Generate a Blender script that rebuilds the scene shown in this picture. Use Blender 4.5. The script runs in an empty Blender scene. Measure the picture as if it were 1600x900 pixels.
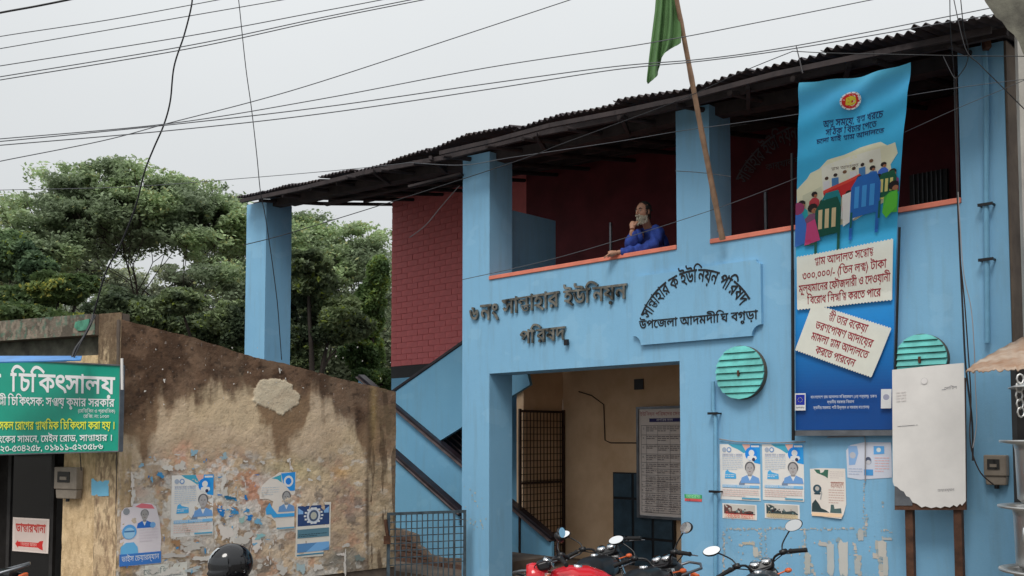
import bpy, bmesh, math, random
import numpy as np
from mathutils import Vector, Matrix, Euler
sc = bpy.context.scene
col = sc.collection
random.seed(7)
rng = np.random.default_rng(11)

# ------------------------------------------------------------ camera, sky, sun
FOC = 1500.0
CAMH = 1.8
PIT = math.atan(85 / FOC)
cd = bpy.data.cameras.new('camera')
cam = bpy.data.objects.new('camera', cd)
col.objects.link(cam)
cam.location = (0, 0, CAMH)
cam.rotation_euler = (math.pi / 2 + PIT, 0, 0)
cd.sensor_width = 36.0
cd.lens = FOC / 1600 * 36.0
cd.shift_y = 150 / 1600
cd.clip_start = 0.05
cd.clip_end = 2000
sc.camera = cam

SUN_AZ = math.radians(200)     # compass style: clockwise from +Y
SUN_EL = math.radians(52)
w = bpy.data.worlds.new('World')
sc.world = w
w.use_nodes = True
nt = w.node_tree
nt.nodes.clear()
out = nt.nodes.new('ShaderNodeOutputWorld')
bg = nt.nodes.new('ShaderNodeBackground')
sky = nt.nodes.new('ShaderNodeTexSky')
sky.sky_type = 'NISHITA'
sky.sun_disc = False
sky.sun_elevation = SUN_EL
sky.sun_rotation = SUN_AZ
sky.dust_density = 4
tc = nt.nodes.new('ShaderNodeTexCoord')
sp = nt.nodes.new('ShaderNodeSeparateXYZ')
ramp = nt.nodes.new('ShaderNodeMapRange')
ramp.inputs['From Min'].default_value = 0
ramp.inputs['From Max'].default_value = 1
ramp.inputs['To Min'].default_value = 6.3
ramp.inputs['To Max'].default_value = 12.0
cl = nt.nodes.new('ShaderNodeVectorMath')
cl.operation = 'SCALE'
cl.inputs[0].default_value = (0.97, 1.0, 1.01)
mx = nt.nodes.new('ShaderNodeMixRGB')
mx.inputs[0].default_value = 0.93
nt.links.new(tc.outputs['Generated'], sp.inputs[0])
nt.links.new(sp.outputs['Z'], ramp.inputs['Value'])
nt.links.new(ramp.outputs[0], cl.inputs['Scale'])
nt.links.new(sky.outputs[0], mx.inputs[1])
cn = nt.nodes.new('ShaderNodeTexNoise')          # faint cloud tone of an overcast sky
cn.inputs['Scale'].default_value = 2.2
cn.inputs['Detail'].default_value = 4
nt.links.new(tc.outputs['Generated'], cn.inputs['Vector'])
cr = nt.nodes.new('ShaderNodeMapRange')
cr.inputs['To Min'].default_value = 0.93
cr.inputs['To Max'].default_value = 1.07
nt.links.new(cn.outputs[0], cr.inputs['Value'])
c2n = nt.nodes.new('ShaderNodeVectorMath')
c2n.operation = 'SCALE'
nt.links.new(cl.outputs[0], c2n.inputs[0])
nt.links.new(cr.outputs[0], c2n.inputs['Scale'])
nt.links.new(c2n.outputs[0], mx.inputs[2])
nt.links.new(mx.outputs[0], bg.inputs['Color'])
bg.inputs['Strength'].default_value = 0.1
nt.links.new(bg.outputs[0], out.inputs[0])

sl = bpy.data.lights.new('sun', 'SUN')
sl.energy = 1.85
sl.angle = math.radians(22)
sl.color = (1.0, 0.965, 0.91)
so = bpy.data.objects.new('sun', sl)
col.objects.link(so)
sdir = Vector((math.sin(SUN_AZ) * math.cos(SUN_EL), math.cos(SUN_AZ) * math.cos(SUN_EL), math.sin(SUN_EL)))
so.rotation_euler = sdir.to_track_quat('Z', 'Y').to_euler()
so.location = sdir * 60
sc.view_settings.view_transform = 'Standard'
sc.view_settings.look = 'None'
sc.view_settings.exposure = 0.0
sc.view_settings.gamma = 1.0

# ------------------------------------------------------------ projection helpers
def ray(px, py):
    a = (px - 800) / FOC
    b = -(py - 600) / FOC
    return Vector((a, math.cos(PIT) - b * math.sin(PIT), math.sin(PIT) + b * math.cos(PIT)))

def W(px, py, y):
    """point of the world seen at a place in the photograph, y metres ahead"""
    r = ray(px, py)
    return r * (y / r.y) + Vector((0, 0, CAMH))

class Frame:
    """a vertical plane: x runs along it, d behind it, z up"""
    def __init__(s, o, ang):
        s.o = Vector((o[0], o[1])); s.a = ang
        s.ex = Vector((math.cos(ang), math.sin(ang))); s.ed = Vector((-math.sin(ang), math.cos(ang)))
    def P(s, x, d, z):
        p = s.o + s.ex * x + s.ed * d
        return Vector((p.x, p.y, z))
    def px(s, px, py, d=0.0):
        r = ray(px, py)
        t = (s.o.dot(s.ed) + d) / (r.x * s.ed.x + r.y * s.ed.y)
        q = Vector((r.x * t, r.y * t)) - s.o
        return q.dot(s.ex), r.z * t + CAMH
    def x(s, px, d=0.0):
        return s.px(px, 685, d)[0]

_e = Vector((0.718, -0.696)).normalized()
_n = Vector((-_e.y, _e.x))
_r = ray(1190, 685)
_p = Vector((_r.x, _r.y)) * (9.6 / _r.y)
_D = _p.dot(_n)
_r = ray(722, 685)
_o = Vector((_r.x, _r.y)) * (_D / Vector((_r.x, _r.y)).dot(_n))
FA = Frame(_o, math.atan2(_e.y, _e.x))                 # facade of the office
CA = Vector(((187 - 800) / FOC * 9.6, 9.6))             # near corner of the clinic
LS = Frame(CA, math.atan2(_n.y, _n.x))                  # side wall of the clinic, x runs away
LF = Frame(CA, math.atan2(-0.436, 0.9))                 # front of the clinic, x<0 to the left

# ------------------------------------------------------------ materials
def lin(c):
    return tuple((v / 255 / 12.92) if v / 255 <= 0.04045 else ((v / 255 + 0.055) / 1.055) ** 2.4 for v in c)

class N:
    def __init__(s, name):
        s.m = bpy.data.materials.new(name); s.m.use_nodes = True
        s.t = s.m.node_tree; s.t.nodes.clear()
        s.out = s.t.nodes.new('ShaderNodeOutputMaterial')
        s.b = s.t.nodes.new('ShaderNodeBsdfPrincipled')
        s.t.links.new(s.b.outputs[0], s.out.inputs[0])
        s.co = s.t.nodes.new('ShaderNodeTexCoord').outputs['Object']
    def n(s, kind, **kw):
        nd = s.t.nodes.new(kind)
        for k, v in kw.items():
            if k in nd.inputs: s.set(nd.inputs[k], v)
            else: setattr(nd, k, v)
        return nd
    def set(s, inp, v):
        if isinstance(v, bpy.types.NodeSocket): s.t.links.new(v, inp)
        else: inp.default_value = v
    def scale(s, v):
        m = s.n('ShaderNodeMapping'); s.set(m.inputs[0], s.co); m.inputs['Scale'].default_value = v
        return m.outputs[0]
    def noise(s, sc_, det=4, rough=0.55, vec=None, lo=0.0, hi=1.0):
        nd = s.n('ShaderNodeTexNoise', Scale=sc_, Detail=det, Roughness=rough)
        s.set(nd.inputs['Vector'], vec if vec is not None else s.co)
        r = s.n('ShaderNodeMapRange'); s.set(r.inputs['Value'], nd.outputs[0])
        r.inputs['From Min'].default_value = lo; r.inputs['From Max'].default_value = hi
        return r.outputs[0]
    def mix(s, f, a, b, bt='MIX'):
        m = s.n('ShaderNodeMixRGB', blend_type=bt)
        s.set(m.inputs[0], f)
        for i, v in ((1, a), (2, b)):
            s.set(m.inputs[i], v if isinstance(v, bpy.types.NodeSocket) else (*v[:3], 1))
        return m.outputs[0]
    def bump(s, h, st=0.3, dist=0.01):
        b = s.n('ShaderNodeBump', Strength=st, Distance=dist); s.set(b.inputs['Height'], h)
        s.set(s.b.inputs['Normal'], b.outputs[0])
    def fin(s, c, rough=0.7, metal=0.0, spec=0.4):
        s.set(s.b.inputs['Base Color'], c if isinstance(c, bpy.types.NodeSocket) else (*c[:3], 1))
        s.set(s.b.inputs['Roughness'], rough); s.b.inputs['Metallic'].default_value = metal
        s.b.inputs['Specular IOR Level'].default_value = spec
        return s.m

def simple(name, c, rough=0.6, metal=0.0, var=0.15, sc_=6.0, bump=0.1, spec=0.4, c2=None):
    s = N(name)
    f = s.noise(sc_, 5, 0.6, lo=0.3, hi=0.7)
    c2 = c2 or tuple(v * (1 - var * 2) for v in c)
    cc = s.mix(f, tuple(min(1, v * (1 + var * .5)) for v in c), c2)
    if bump: s.bump(s.noise(sc_ * 9, 4), bump, 0.004)
    return s.fin(cc, rough, metal, spec)

M = {}
def blue_paint(name, base, dirt=0.9, low=True):
    s = N(name)
    big = s.noise(0.9, 5, 0.6, lo=0.3, hi=0.75)
    strk = s.noise(3.0, 5, 0.6, vec=s.scale((3.2, 3.2, 0.35)), lo=0.5, hi=0.8)
    fine = s.noise(26, 4, 0.6, lo=0.62, hi=0.8)
    c = s.mix(big, base, tuple(b * k for b, k in zip(base, (0.86, 0.9, 0.93))))
    m = s.n('ShaderNodeMath', operation='MULTIPLY'); s.set(m.inputs[0], strk); m.inputs[1].default_value = 0.34 * dirt
    c = s.mix(m.outputs[0], c, (0.16, 0.2, 0.2))
    m = s.n('ShaderNodeMath', operation='MULTIPLY'); s.set(m.inputs[0], fine); m.inputs[1].default_value = 0.25 * dirt
    c = s.mix(m.outputs[0], c, (0.42, 0.52, 0.55))
    rp = s.noise(1.7, 3, 0.5, vec=s.scale((1, 1, 1.6)), lo=0.60, hi=0.62)      # patches painted over in a fresher coat
    m = s.n('ShaderNodeMath', operation='MULTIPLY'); s.set(m.inputs[0], rp); m.inputs[1].default_value = 0.30
    c = s.mix(m.outputs[0], c, tuple(min(.85, b * k) for b, k in zip(base, (1.25, 1.12, 1.06))))
    h = s.noise(60, 4, 0.7); h2 = s.noise(4, 3)
    a = s.n('ShaderNodeMath', operation='ADD'); s.set(a.inputs[0], h)
    mm = s.n('ShaderNodeMath', operation='MULTIPLY'); s.set(mm.inputs[0], h2); mm.inputs[1].default_value = 3; s.set(a.inputs[1], mm.outputs[0])
    s.bump(a.outputs[0], 0.22, 0.006)
    return s.fin(c, 0.62, 0, 0.3)
M['blue'] = blue_paint('blue_wall_paint', (0.245, 0.505, 0.73))
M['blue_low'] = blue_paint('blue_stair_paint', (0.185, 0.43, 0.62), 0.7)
M['orange'] = simple('orange_cap_paint', (0.80, 0.24, 0.16), 0.6, var=0.1)
M['red'] = simple('red_masonry_paint', (0.76, 0.19, 0.19), 0.7, var=0.13, sc_=2.5, bump=0.3)
M['red_shade'] = simple('shaded_red_masonry', (0.15, 0.022, 0.03), 0.75, var=0.2, sc_=2.5, bump=0.2)  # darker copy of the outer red, veranda shade put into the colour
M['black'] = simple('black_paint', (0.012, 0.012, 0.015), 0.45, var=0.3)
M['blackrail'] = simple('black_rail_paint', (0.022, 0.016, 0.022), 0.4, var=0.3)
M['railcap'] = simple('worn_rail_edge', (0.13, 0.10, 0.10), 0.5, var=0.3)
M['tan'] = simple('tan_porch_plaster', (0.72, 0.51, 0.33), 0.8, var=0.12, sc_=1.6, bump=0.3, c2=(0.56, 0.36, 0.21))
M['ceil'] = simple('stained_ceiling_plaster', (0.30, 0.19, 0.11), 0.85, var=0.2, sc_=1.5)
M['conc'] = simple('stained_concrete', (0.17, 0.13, 0.10), 0.9, var=0.3, sc_=3, bump=0.5, c2=(0.08, 0.06, 0.05))
M['moss'] = simple('mossy_concrete', (0.17, 0.165, 0.13), 0.9, var=0.3, sc_=7, bump=0.8, c2=(0.07, 0.065, 0.055))
M['tin'] = simple('rusty_dark_tin', (0.03, 0.027, 0.036), 0.65, 0.1, var=0.35, sc_=2.5, c2=(0.045, 0.028, 0.024))
M['wood'] = simple('old_roof_timber', (0.05, 0.038, 0.038), 0.85, var=0.3, sc_=5, c2=(0.022, 0.018, 0.020))
M['bamboo'] = simple('bamboo', (0.42, 0.26, 0.17), 0.6, var=0.2, sc_=12)
M['aqua'] = simple('turquoise_paint', (0.16, 0.62, 0.58), 0.6, var=0.2, sc_=5, c2=(0.11, 0.38, 0.36), bump=0.3)
M['aquad'] = simple('rusty_vent_edge', (0.12, 0.10, 0.07), 0.7)
M['steel'] = simple('weathered_steel_painted_reflections', (0.30, 0.28, 0.24), 0.35, 0.8, var=0.5, sc_=7, bump=0.3, c2=(0.012, 0.012, 0.010))  # dark reflections of the street put into the weathered metal colour
M['pipe'] = simple('blue_painted_pipe', (0.18, 0.42, 0.62), 0.4, var=0.1)
M['metal'] = simple('grey_metal', (0.22, 0.23, 0.25), 0.4, 0.7, var=0.2)
M['alu'] = simple('aluminium', (0.66, 0.65, 0.63), 0.34, 0.85, var=0.12, sc_=4, bump=0.08)
M['cable'] = simple('black_cable_rubber', (0.02, 0.02, 0.024), 0.5, var=0.1, bump=0)
M['cable_grey'] = simple('grey_cable_rubber', (0.10, 0.105, 0.12), 0.5, var=0.1, bump=0)
M['cable_pale'] = simple('pale_cable_rubber', (0.34, 0.32, 0.33), 0.5, var=0.1, bump=0)
M['rustypost'] = simple('rusty_steel_post', (0.13, 0.06, 0.035), 0.7, 0.2, var=0.3, sc_=10, bump=0.4)
M['rust'] = simple('rusty_tin', (0.44, 0.36, 0.29), 0.8, 0.0, var=0.2, sc_=6, bump=0.5, c2=(0.30, 0.17, 0.10))
M['whiteboard'] = simple('white_board_paint', (0.80, 0.77, 0.74), 0.5, var=0.06, sc_=3, bump=0.04)
M['navydoor'] = simple('dark_blue_door_paint', (0.035, 0.07, 0.10), 0.45, var=0.25, sc_=4)
M['grille'] = simple('dark_brown_ironwork', (0.05, 0.028, 0.022), 0.6, 0.2, var=0.3)
M['gate'] = simple('grey_gate_iron', (0.11, 0.15, 0.18), 0.5, 0.3, var=0.3, sc_=9)
M['rubber'] = simple('tyre_rubber', (0.016, 0.016, 0.017), 0.8, var=0.2)
M['plastic'] = simple('black_plastic', (0.014, 0.014, 0.016), 0.35, var=0.2, spec=0.5)
M['gloss'] = simple('glossy_black_shell', (0.008, 0.008, 0.010), 0.09, var=0.05, bump=0, spec=0.6)
M['redtank'] = simple('red_motorbike_paint', (0.62, 0.02, 0.03), 0.16, var=0.03, bump=0, spec=0.6)
M['chrome'] = simple('chrome', (0.75, 0.75, 0.76), 0.1, 1.0, var=0.05, bump=0)
M['mirror'] = simple('mirror_glass', (0.92, 0.92, 0.92), 0.03, 1.0, var=0.0, bump=0)
M['signal'] = simple('orange_signal_lens', (0.8, 0.16, 0.05), 0.2, var=0.05, bump=0)
M['meter'] = simple('beige_meter_plastic', (0.30, 0.25, 0.20), 0.5, var=0.12, sc_=10)
M['glassdark'] = simple('dark_meter_window', (0.02, 0.02, 0.02), 0.08, var=0, bump=0, spec=0.6)
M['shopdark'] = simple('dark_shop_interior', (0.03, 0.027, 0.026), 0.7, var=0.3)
M['cream'] = simple('cream_pilaster_plaster', (0.60, 0.46, 0.29), 0.8, var=0.1, sc_=3, bump=0.35, c2=(0.42, 0.3, 0.17))
M['skin'] = simple('weathered_skin', (0.44, 0.23, 0.15), 0.55, var=0.1, sc_=14, bump=0.05)
M['beard'] = simple('grey_beard_hair', (0.52, 0.48, 0.38), 0.9, var=0.25, sc_=60, bump=0.6)
M['hair'] = simple('dark_hair', (0.025, 0.022, 0.02), 0.7, var=0.3, sc_=60, bump=0.6)
M['kurta'] = simple('blue_cotton', (0.03, 0.075, 0.36), 0.85, var=0.15, sc_=14, bump=0.5, c2=(0.015, 0.035, 0.2))
M['eye'] = simple('eye_white', (0.6, 0.56, 0.5), 0.3, var=0.0, bump=0)
M['ground'] = simple('dusty_road', (0.17, 0.155, 0.135), 0.95, var=0.2, sc_=1.5, bump=0.4)
M['brickraw'] = simple('broken_raw_brick', (0.17, 0.085, 0.055), 0.9, var=0.35, sc_=14, bump=0.6, c2=(0.06, 0.04, 0.032))
M['mortar'] = simple('crumbling_mortar', (0.22, 0.16, 0.12), 0.95, var=0.3, sc_=12, bump=0.7)

def vcol(name, rough=0.6, spec=0.3, bump=0.1, bsc=40, var=0.0, bdist=0.004, transl=0.0):
    s = N(name)
    a = s.n('ShaderNodeVertexColor', layer_name='Col')
    c = a.outputs[0]
    if var:
        f = s.noise(9, 5, 0.65, lo=0.35, hi=0.7)
        m = s.n('ShaderNodeMath', operation='MULTIPLY'); s.set(m.inputs[0], f); m.inputs[1].default_value = var
        c = s.mix(m.outputs[0], c, (0.08, 0.075, 0.07))
    if bump: s.bump(s.noise(bsc, 5, 0.65), bump, bdist)
    s.fin(c, rough, 0, spec)
    if transl:
        tr = s.n('ShaderNodeBsdfTranslucent'); s.set(tr.inputs[0], c)
        ms = s.n('ShaderNodeMixShader'); ms.inputs[0].default_value = transl
        s.t.links.new(s.b.outputs[0], ms.inputs[1]); s.t.links.new(tr.outputs[0], ms.inputs[2])
        s.t.links.new(ms.outputs[0], s.out.inputs[0])
    return s.m
M['print'] = vcol('printed_paper', 0.55, 0.3, 0.12, 30, 0.05)
M['cloth'] = vcol('printed_banner_cloth', 0.5, 0.35, 0.1, 60, 0.06, transl=0.12)
M['signprint'] = vcol('sign_print', 0.35, 0.4, 0.0)
M['wallv'] = vcol('weathered_lime_plaster', 0.9, 0.15, 0.75, 34, 0.16, 0.012)
M['leaf'] = vcol('leaf', 0.6, 0.3, 0.0, transl=0.42)
M['bark'] = simple('dark_bark', (0.055, 0.043, 0.036), 0.9, var=0.3, sc_=3, bump=0.5)
M['flagcloth'] = simple('green_flag_cloth', (0.10, 0.21, 0.075), 0.8, var=0.1, sc_=7, bump=0.1)

# ------------------------------------------------------------ mesh building
class MB:
    def __init__(s): s.v = []; s.f = []; s.mi = []; s.c = []; s.sm = []
    def add(s, vs, fs, mi=0, c=None, smooth=False):
        b = len(s.v); s.v += [tuple(v) for v in vs]
        for f in fs: s.f.append([b + i for i in f]); s.mi.append(mi); s.c.append(c); s.sm.append(smooth)
    def box(s, fr, x0, x1, d0, d1, z0, z1, mi=0, c=None):
        P = fr.P
        vs = [P(x, d, z) for z in (z0, z1) for d in (d0, d1) for x in (x0, x1)]
        s.add(vs, [(0, 1, 5, 4), (1, 3, 7, 5), (3, 2, 6, 7), (2, 0, 4, 6), (4, 5, 7, 6), (0, 2, 3, 1)], mi, c)
    def prism(s, fr, pts, d0, d1, mi=0, c=None):
        """outline pts (x,z) extruded from depth d0 (front) to d1"""
        n = len(pts)
        if sum(pts[i][0] * pts[(i + 1) % n][1] - pts[(i + 1) % n][0] * pts[i][1] for i in range(n)) < 0: pts = pts[::-1]
        vs = [fr.P(x, d0, z) for x, z in pts] + [fr.P(x, d1, z) for x, z in pts]
        s.add(vs, [list(range(n)), list(range(2 * n - 1, n - 1, -1))] + [(i, n + i, n + (i + 1) % n, (i + 1) % n) for i in range(n)], mi, c)
    def beam(s, a, b, w_, h_, mi=0, c=None, up=Vector((0, 0, 1))):
        a = Vector(a); b = Vector(b); t = (b - a).normalized()
        sd = t.cross(up)
        if sd.length < 1e-4: sd = t.cross(Vector((1, 0, 0)))
        sd.normalize(); u2 = sd.cross(t).normalized()
        vs = [p + sd * (w_ / 2 * i) + u2 * (h_ / 2 * j) for p in (a, b) for j in (-1, 1) for i in (-1, 1)]
        s.add(vs, [(0, 1, 3, 2), (4, 6, 7, 5), (0, 4, 5, 1), (1, 5, 7, 3), (3, 7, 6, 2), (2, 6, 4, 0)], mi, c)
    def tube(s, pts, r, seg=8, mi=0, c=None, cap=True, smooth=True):
        pts = [Vector(p) for p in pts]; n = len(pts)
        rr = r if isinstance(r, (list, tuple)) else [r] * n
        vs = []; prev = None
        for i, p in enumerate(pts):
            t = (pts[min(i + 1, n - 1)] - pts[max(i - 1, 0)])
            if t.length < 1e-9: t = Vector((0, 0, 1))
            t.normalize()
            a = prev if prev is not None else (Vector((0, 0, 1)) if abs(t.z) < 0.9 else Vector((1, 0, 0)))
            a = (a - t * a.dot(t))
            if a.length < 1e-5: a = t.orthogonal()
            a.normalize(); prev = a; b = t.cross(a)
            vs += [p + (a * math.cos(k / seg * 2 * math.pi) + b * math.sin(k / seg * 2 * math.pi)) * rr[i] for k in range(seg)]
        fs = [(i * seg + k, i * seg + (k + 1) % seg, (i + 1) * seg + (k + 1) % seg, (i + 1) * seg + k) for i in range(n - 1) for k in range(seg)]
        s.add(vs, fs, mi, c, smooth)
        if cap:
            s.add(vs[:seg], [list(range(seg))[::-1]], mi, c); s.add(vs[-seg:], [list(range(seg))], mi, c)
    def lathe(s, o, prof, seg=24, mi=0, c=None, axis=(0, 0, 1), smooth=True):
        ax = Vector(axis).normalized(); a = ax.orthogonal().normalized(); b = ax.cross(a); o = Vector(o)
        n = len(prof); vs = []
        for r, h in prof:
            vs += [o + ax * h + (a * math.cos(k / seg * 2 * math.pi) + b * math.sin(k / seg * 2 * math.pi)) * r for k in range(seg)]
        s.add(vs, [(i * seg + k, i * seg + (k + 1) % seg, (i + 1) * seg + (k + 1) % seg, (i + 1) * seg + k) for i in range(n - 1) for k in range(seg)], mi, c, smooth)
    def ell(s, o, rad, rot=None, seg=20, rings=12, mi=0, c=None, fn=None):
        R = (rot or Euler((0, 0, 0))).to_matrix(); vs = []
        for i in range(rings + 1):
            th = math.pi * i / rings
            for k in range(seg):
                ph = 2 * math.pi * k / seg
                v = Vector((math.sin(th) * math.cos(ph), math.sin(th) * math.sin(ph), math.cos(th)))
                if fn: v = fn(v)
                vs.append(Vector(o) + R @ Vector((v.x * rad[0], v.y * rad[1], v.z * rad[2])))
        s.add(vs, [(i * seg + k, (i + 1) * seg + k, (i + 1) * seg + (k + 1) % seg, i * seg + (k + 1) % seg) for i in range(rings) for k in range(seg)], mi, c, True)
    def grid(s, P, mi=0, c=None, smooth=True):
        """P: list of rows of points"""
        m = len(P[0]); vs = [p for r in P for p in r]
        s.add(vs, [(i * m + j, i * m + j + 1, (i + 1) * m + j + 1, (i + 1) * m + j) for i in range(len(P) - 1) for j in range(m - 1)], mi, c, smooth)
    def build(s, name, mats, root=None, bevel=0.0, world=True):
        mats = mats if isinstance(mats, (list, tuple)) else [mats]
        off = root_loc(root) if world else Vector((0, 0, 0))
        me = bpy.data.meshes.new(name)
        me.from_pydata([(v[0] - off.x, v[1] - off.y, v[2] - off.z) for v in s.v], [], s.f)
        for m in mats: me.materials.append(M[m] if isinstance(m, str) else m)
        me.polygons.foreach_set('material_index', s.mi)
        me.polygons.foreach_set('use_smooth', s.sm)
        if any(c is not None for c in s.c):
            at = me.color_attributes.new('Col', 'FLOAT_COLOR', 'CORNER')
            arr = []
            for f, c in zip(s.f, s.c):
                cc = c if c is not None else (0.5, 0.5, 0.5)
                arr += [cc[0], cc[1], cc[2], 1.0] * len(f)
            at.data.foreach_set('color', arr)
        me.update()
        o = bpy.data.objects.new(name, me); col.objects.link(o)
        if root is not None: o.parent = root
        if bevel:
            b = o.modifiers.new('bevel', 'BEVEL'); b.width = bevel; b.segments = 2; b.limit_method = 'ANGLE'
        return o

def root_loc(o):
    v = Vector((0, 0, 0))
    while o is not None: v += Vector(o.location); o = o.parent
    return v

def tag(o, label=None, cat=None, group=None, kind=None):
    if label: o['label'] = label
    if cat: o['category'] = cat
    if group: o['group'] = group
    if kind: o['kind'] = kind
    return o

def empty(name, loc, label=None, cat=None, group=None):
    o = bpy.data.objects.new(name, None); o.empty_display_size = 0.2; col.objects.link(o); o.location = loc
    return tag(o, label, cat, group)

def place_origin(o, loc):
    """move a mesh object's origin without moving its shape"""
    d = Vector(loc) - Vector(o.location)
    o.data.transform(Matrix.Translation(-d)); o.location = Vector(loc)
    return o

def thingmesh(mb, name, mats, label, cat, group=None, bevel=0.0):
    o = mb.build(name, mats, None, bevel)
    vs = np.array(mb.v); lo = vs.min(0); hi = vs.max(0)
    place_origin(o, ((lo[0] + hi[0]) / 2, (lo[1] + hi[1]) / 2, lo[2]))
    return tag(o, label, cat, group)

def linked(proto, name, parent, loc, rz=0.0, scl=None):
    o = bpy.data.objects.new(name, proto); col.objects.link(o); o.parent = parent; o.location = loc; o.rotation_euler = (0, 0, rz)
    if scl: o.scale = scl
    return o

# ------------------------------------------------------------ Bengali text
PRE = 'িেৈ'
def tokens(s):
    out_ = []; i = 0
    while i < len(s):
        ch = s[i]
        if ch == '{':
            j = s.index('}', i); out_.append(('c', s[i + 1:j].split('|'))); i = j + 1; continue
        if ch == '়' and out_:
            out_[-1] = (out_[-1][0], out_[-1][1] + ch) if out_[-1][0] == 't' else out_[-1]; i += 1; continue
        if ch == 'ো': out_.insert(len(out_) - 1, ('t', 'ে')); out_.append(('t', 'া'))
        elif ch == 'ৌ': out_.insert(len(out_) - 1, ('t', 'ে')); out_.append(('t', 'ৗ'))
        elif ch in PRE: out_.insert(len(out_) - 1, ('t', ch))
        elif ch in 'ুূৃঁ্' and out_ and out_[-1][0] == 't': out_[-1] = ('t', out_[-1][1] + ch)
        else: out_.append(('t', ch))
        i += 1
    return out_
_gc = {}
def glyph(ch, res=2, bold=0.0):
    """filled outline of a glyph; overlapping contours are merged"""
    k = (ch, res, bold)
    if k in _gc: return _gc[k]
    from mathutils.geometry import delaunay_2d_cdt
    c = bpy.data.curves.new('glyph', 'FONT'); c.body = ch; c.size = 1; c.resolution_u = res; c.fill_mode = 'NONE'
    o = bpy.data.objects.new('glyph', c); m = o.to_mesh()
    V = [(v.co.x, v.co.y) for v in m.vertices]; nx = {}
    for e in m.edges:
        a, b = e.vertices; nx.setdefault(a, []).append(b); nx.setdefault(b, []).append(a)
    o.to_mesh_clear(); bpy.data.objects.remove(o); bpy.data.curves.remove(c)
    seen = set(); loops = []
    for s in range(len(V)):
        if s in seen or s not in nx: continue
        l = [s]; seen.add(s); cur = min(nx[s])
        while cur not in seen:
            l.append(cur); seen.add(cur); q = [t for t in nx[cur] if t not in seen]
            if not q: break
            cur = q[0]
        loops.append(l)
    if not loops: _gc[k] = ([], []); return _gc[k]
    area = lambda l: sum(V[l[i]][0] * V[l[(i + 1) % len(l)]][1] - V[l[(i + 1) % len(l)]][0] * V[l[i]][1] for i in range(len(l)))
    A_ = [area(l) for l in loops]; outer = 1 if max(A_, key=abs) > 0 else -1
    sg = [1 if a > 0 else -1 for a in A_]
    r = delaunay_2d_cdt([Vector(v) for v in V], [], [l if a > 0 else l[::-1] for l, a in zip(loops, A_)], 1, 1e-5)
    fs = [list(f) for f, of in zip(r[2], r[5]) if sum(sg[i] for i in of) * outer > 0]
    vs = [(v[0], v[1]) for v in r[0]]
    if bold:      # thicken: a small quad along every outline edge, all merged again
        es = set((f[i], f[(i + 1) % len(f)]) for f in fs for i in range(len(f)))
        P_ = [Vector(v) for v in vs]; F_ = [list(f) for f in fs]
        for a, b in es:
            if (b, a) in es: continue
            p, q = Vector(vs[a]), Vector(vs[b]); d_ = q - p
            if d_.length < 1e-5: continue
            d_ = d_.normalized() * bold * .7; n_ = Vector((d_.y, -d_.x)) / .7; i0 = len(P_)
            P_ += [p - d_ - n_ * .3, q + d_ - n_ * .3, q + d_ + n_, p - d_ + n_]
            ar = (P_[i0 + 1] - P_[i0]).cross(P_[i0 + 2] - P_[i0]); F_.append([i0, i0 + 1, i0 + 2, i0 + 3] if ar > 0 else [i0 + 3, i0 + 2, i0 + 1, i0])
        def ccw(f): return f if sum(P_[f[i]].cross(P_[f[(i + 1) % len(f)]]) for i in range(len(f))) > 0 else f[::-1]
        r = delaunay_2d_cdt(P_, [], [ccw(f) for f in F_], 1, 1e-5)
        vs = [(v[0], v[1]) for v in r[0]]; fs = [list(f) for f, of in zip(r[2], r[5]) if of]
    _gc[k] = (vs, fs)
    return _gc[k]
def layout(s, res=2, bold=0.0):
    """list of (verts, faces, x0, x1) clusters in em units, visual order"""
    out_ = []; x = 0.0
    for k, t in tokens(s):
        if k == 't' and t == ' ': x += 0.26; continue
        if k == 't':
            vs, fs = glyph(t, res, bold)
            if not vs: x += 0.2; continue
            x1 = max(v[0] for v in vs); x0 = min(v[0] for v in vs)
            lo = min(0.0, x0) if x0 < 0.03 else 0.0
            adv = max(v[0] for v in glyph(t + '।', res, bold)[0]) - max(v[0] for v in glyph('।', res, bold)[0])
            out_.append(([(v[0] + x, v[1]) for v in vs], fs, x + x0, x + x1)); x += adv
        else:
            va, fa = glyph(t[0], res, bold); vb, fb = glyph(t[1], res, bold)
            wa = max(v[0] for v in va); wb = max(v[0] for v in vb)
            ww = max(wa, wb) * 0.92
            vs = [(v[0] * ww / wa + x, 0.622 - (0.622 - v[1]) * 0.58) for v in va]
            vs2 = [(v[0] * ww * 0.7 / wb + x + ww * 0.27, v[1] * 0.46 - 0.03) for v in vb]
            out_.append((vs + vs2, fa + [[i + len(va) for i in f] for f in fb], x, x + ww)); x += ww - 0.012
    return out_

def ink(c): return tuple(min(0.86, v * 1.38) for v in lin(c))
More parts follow.
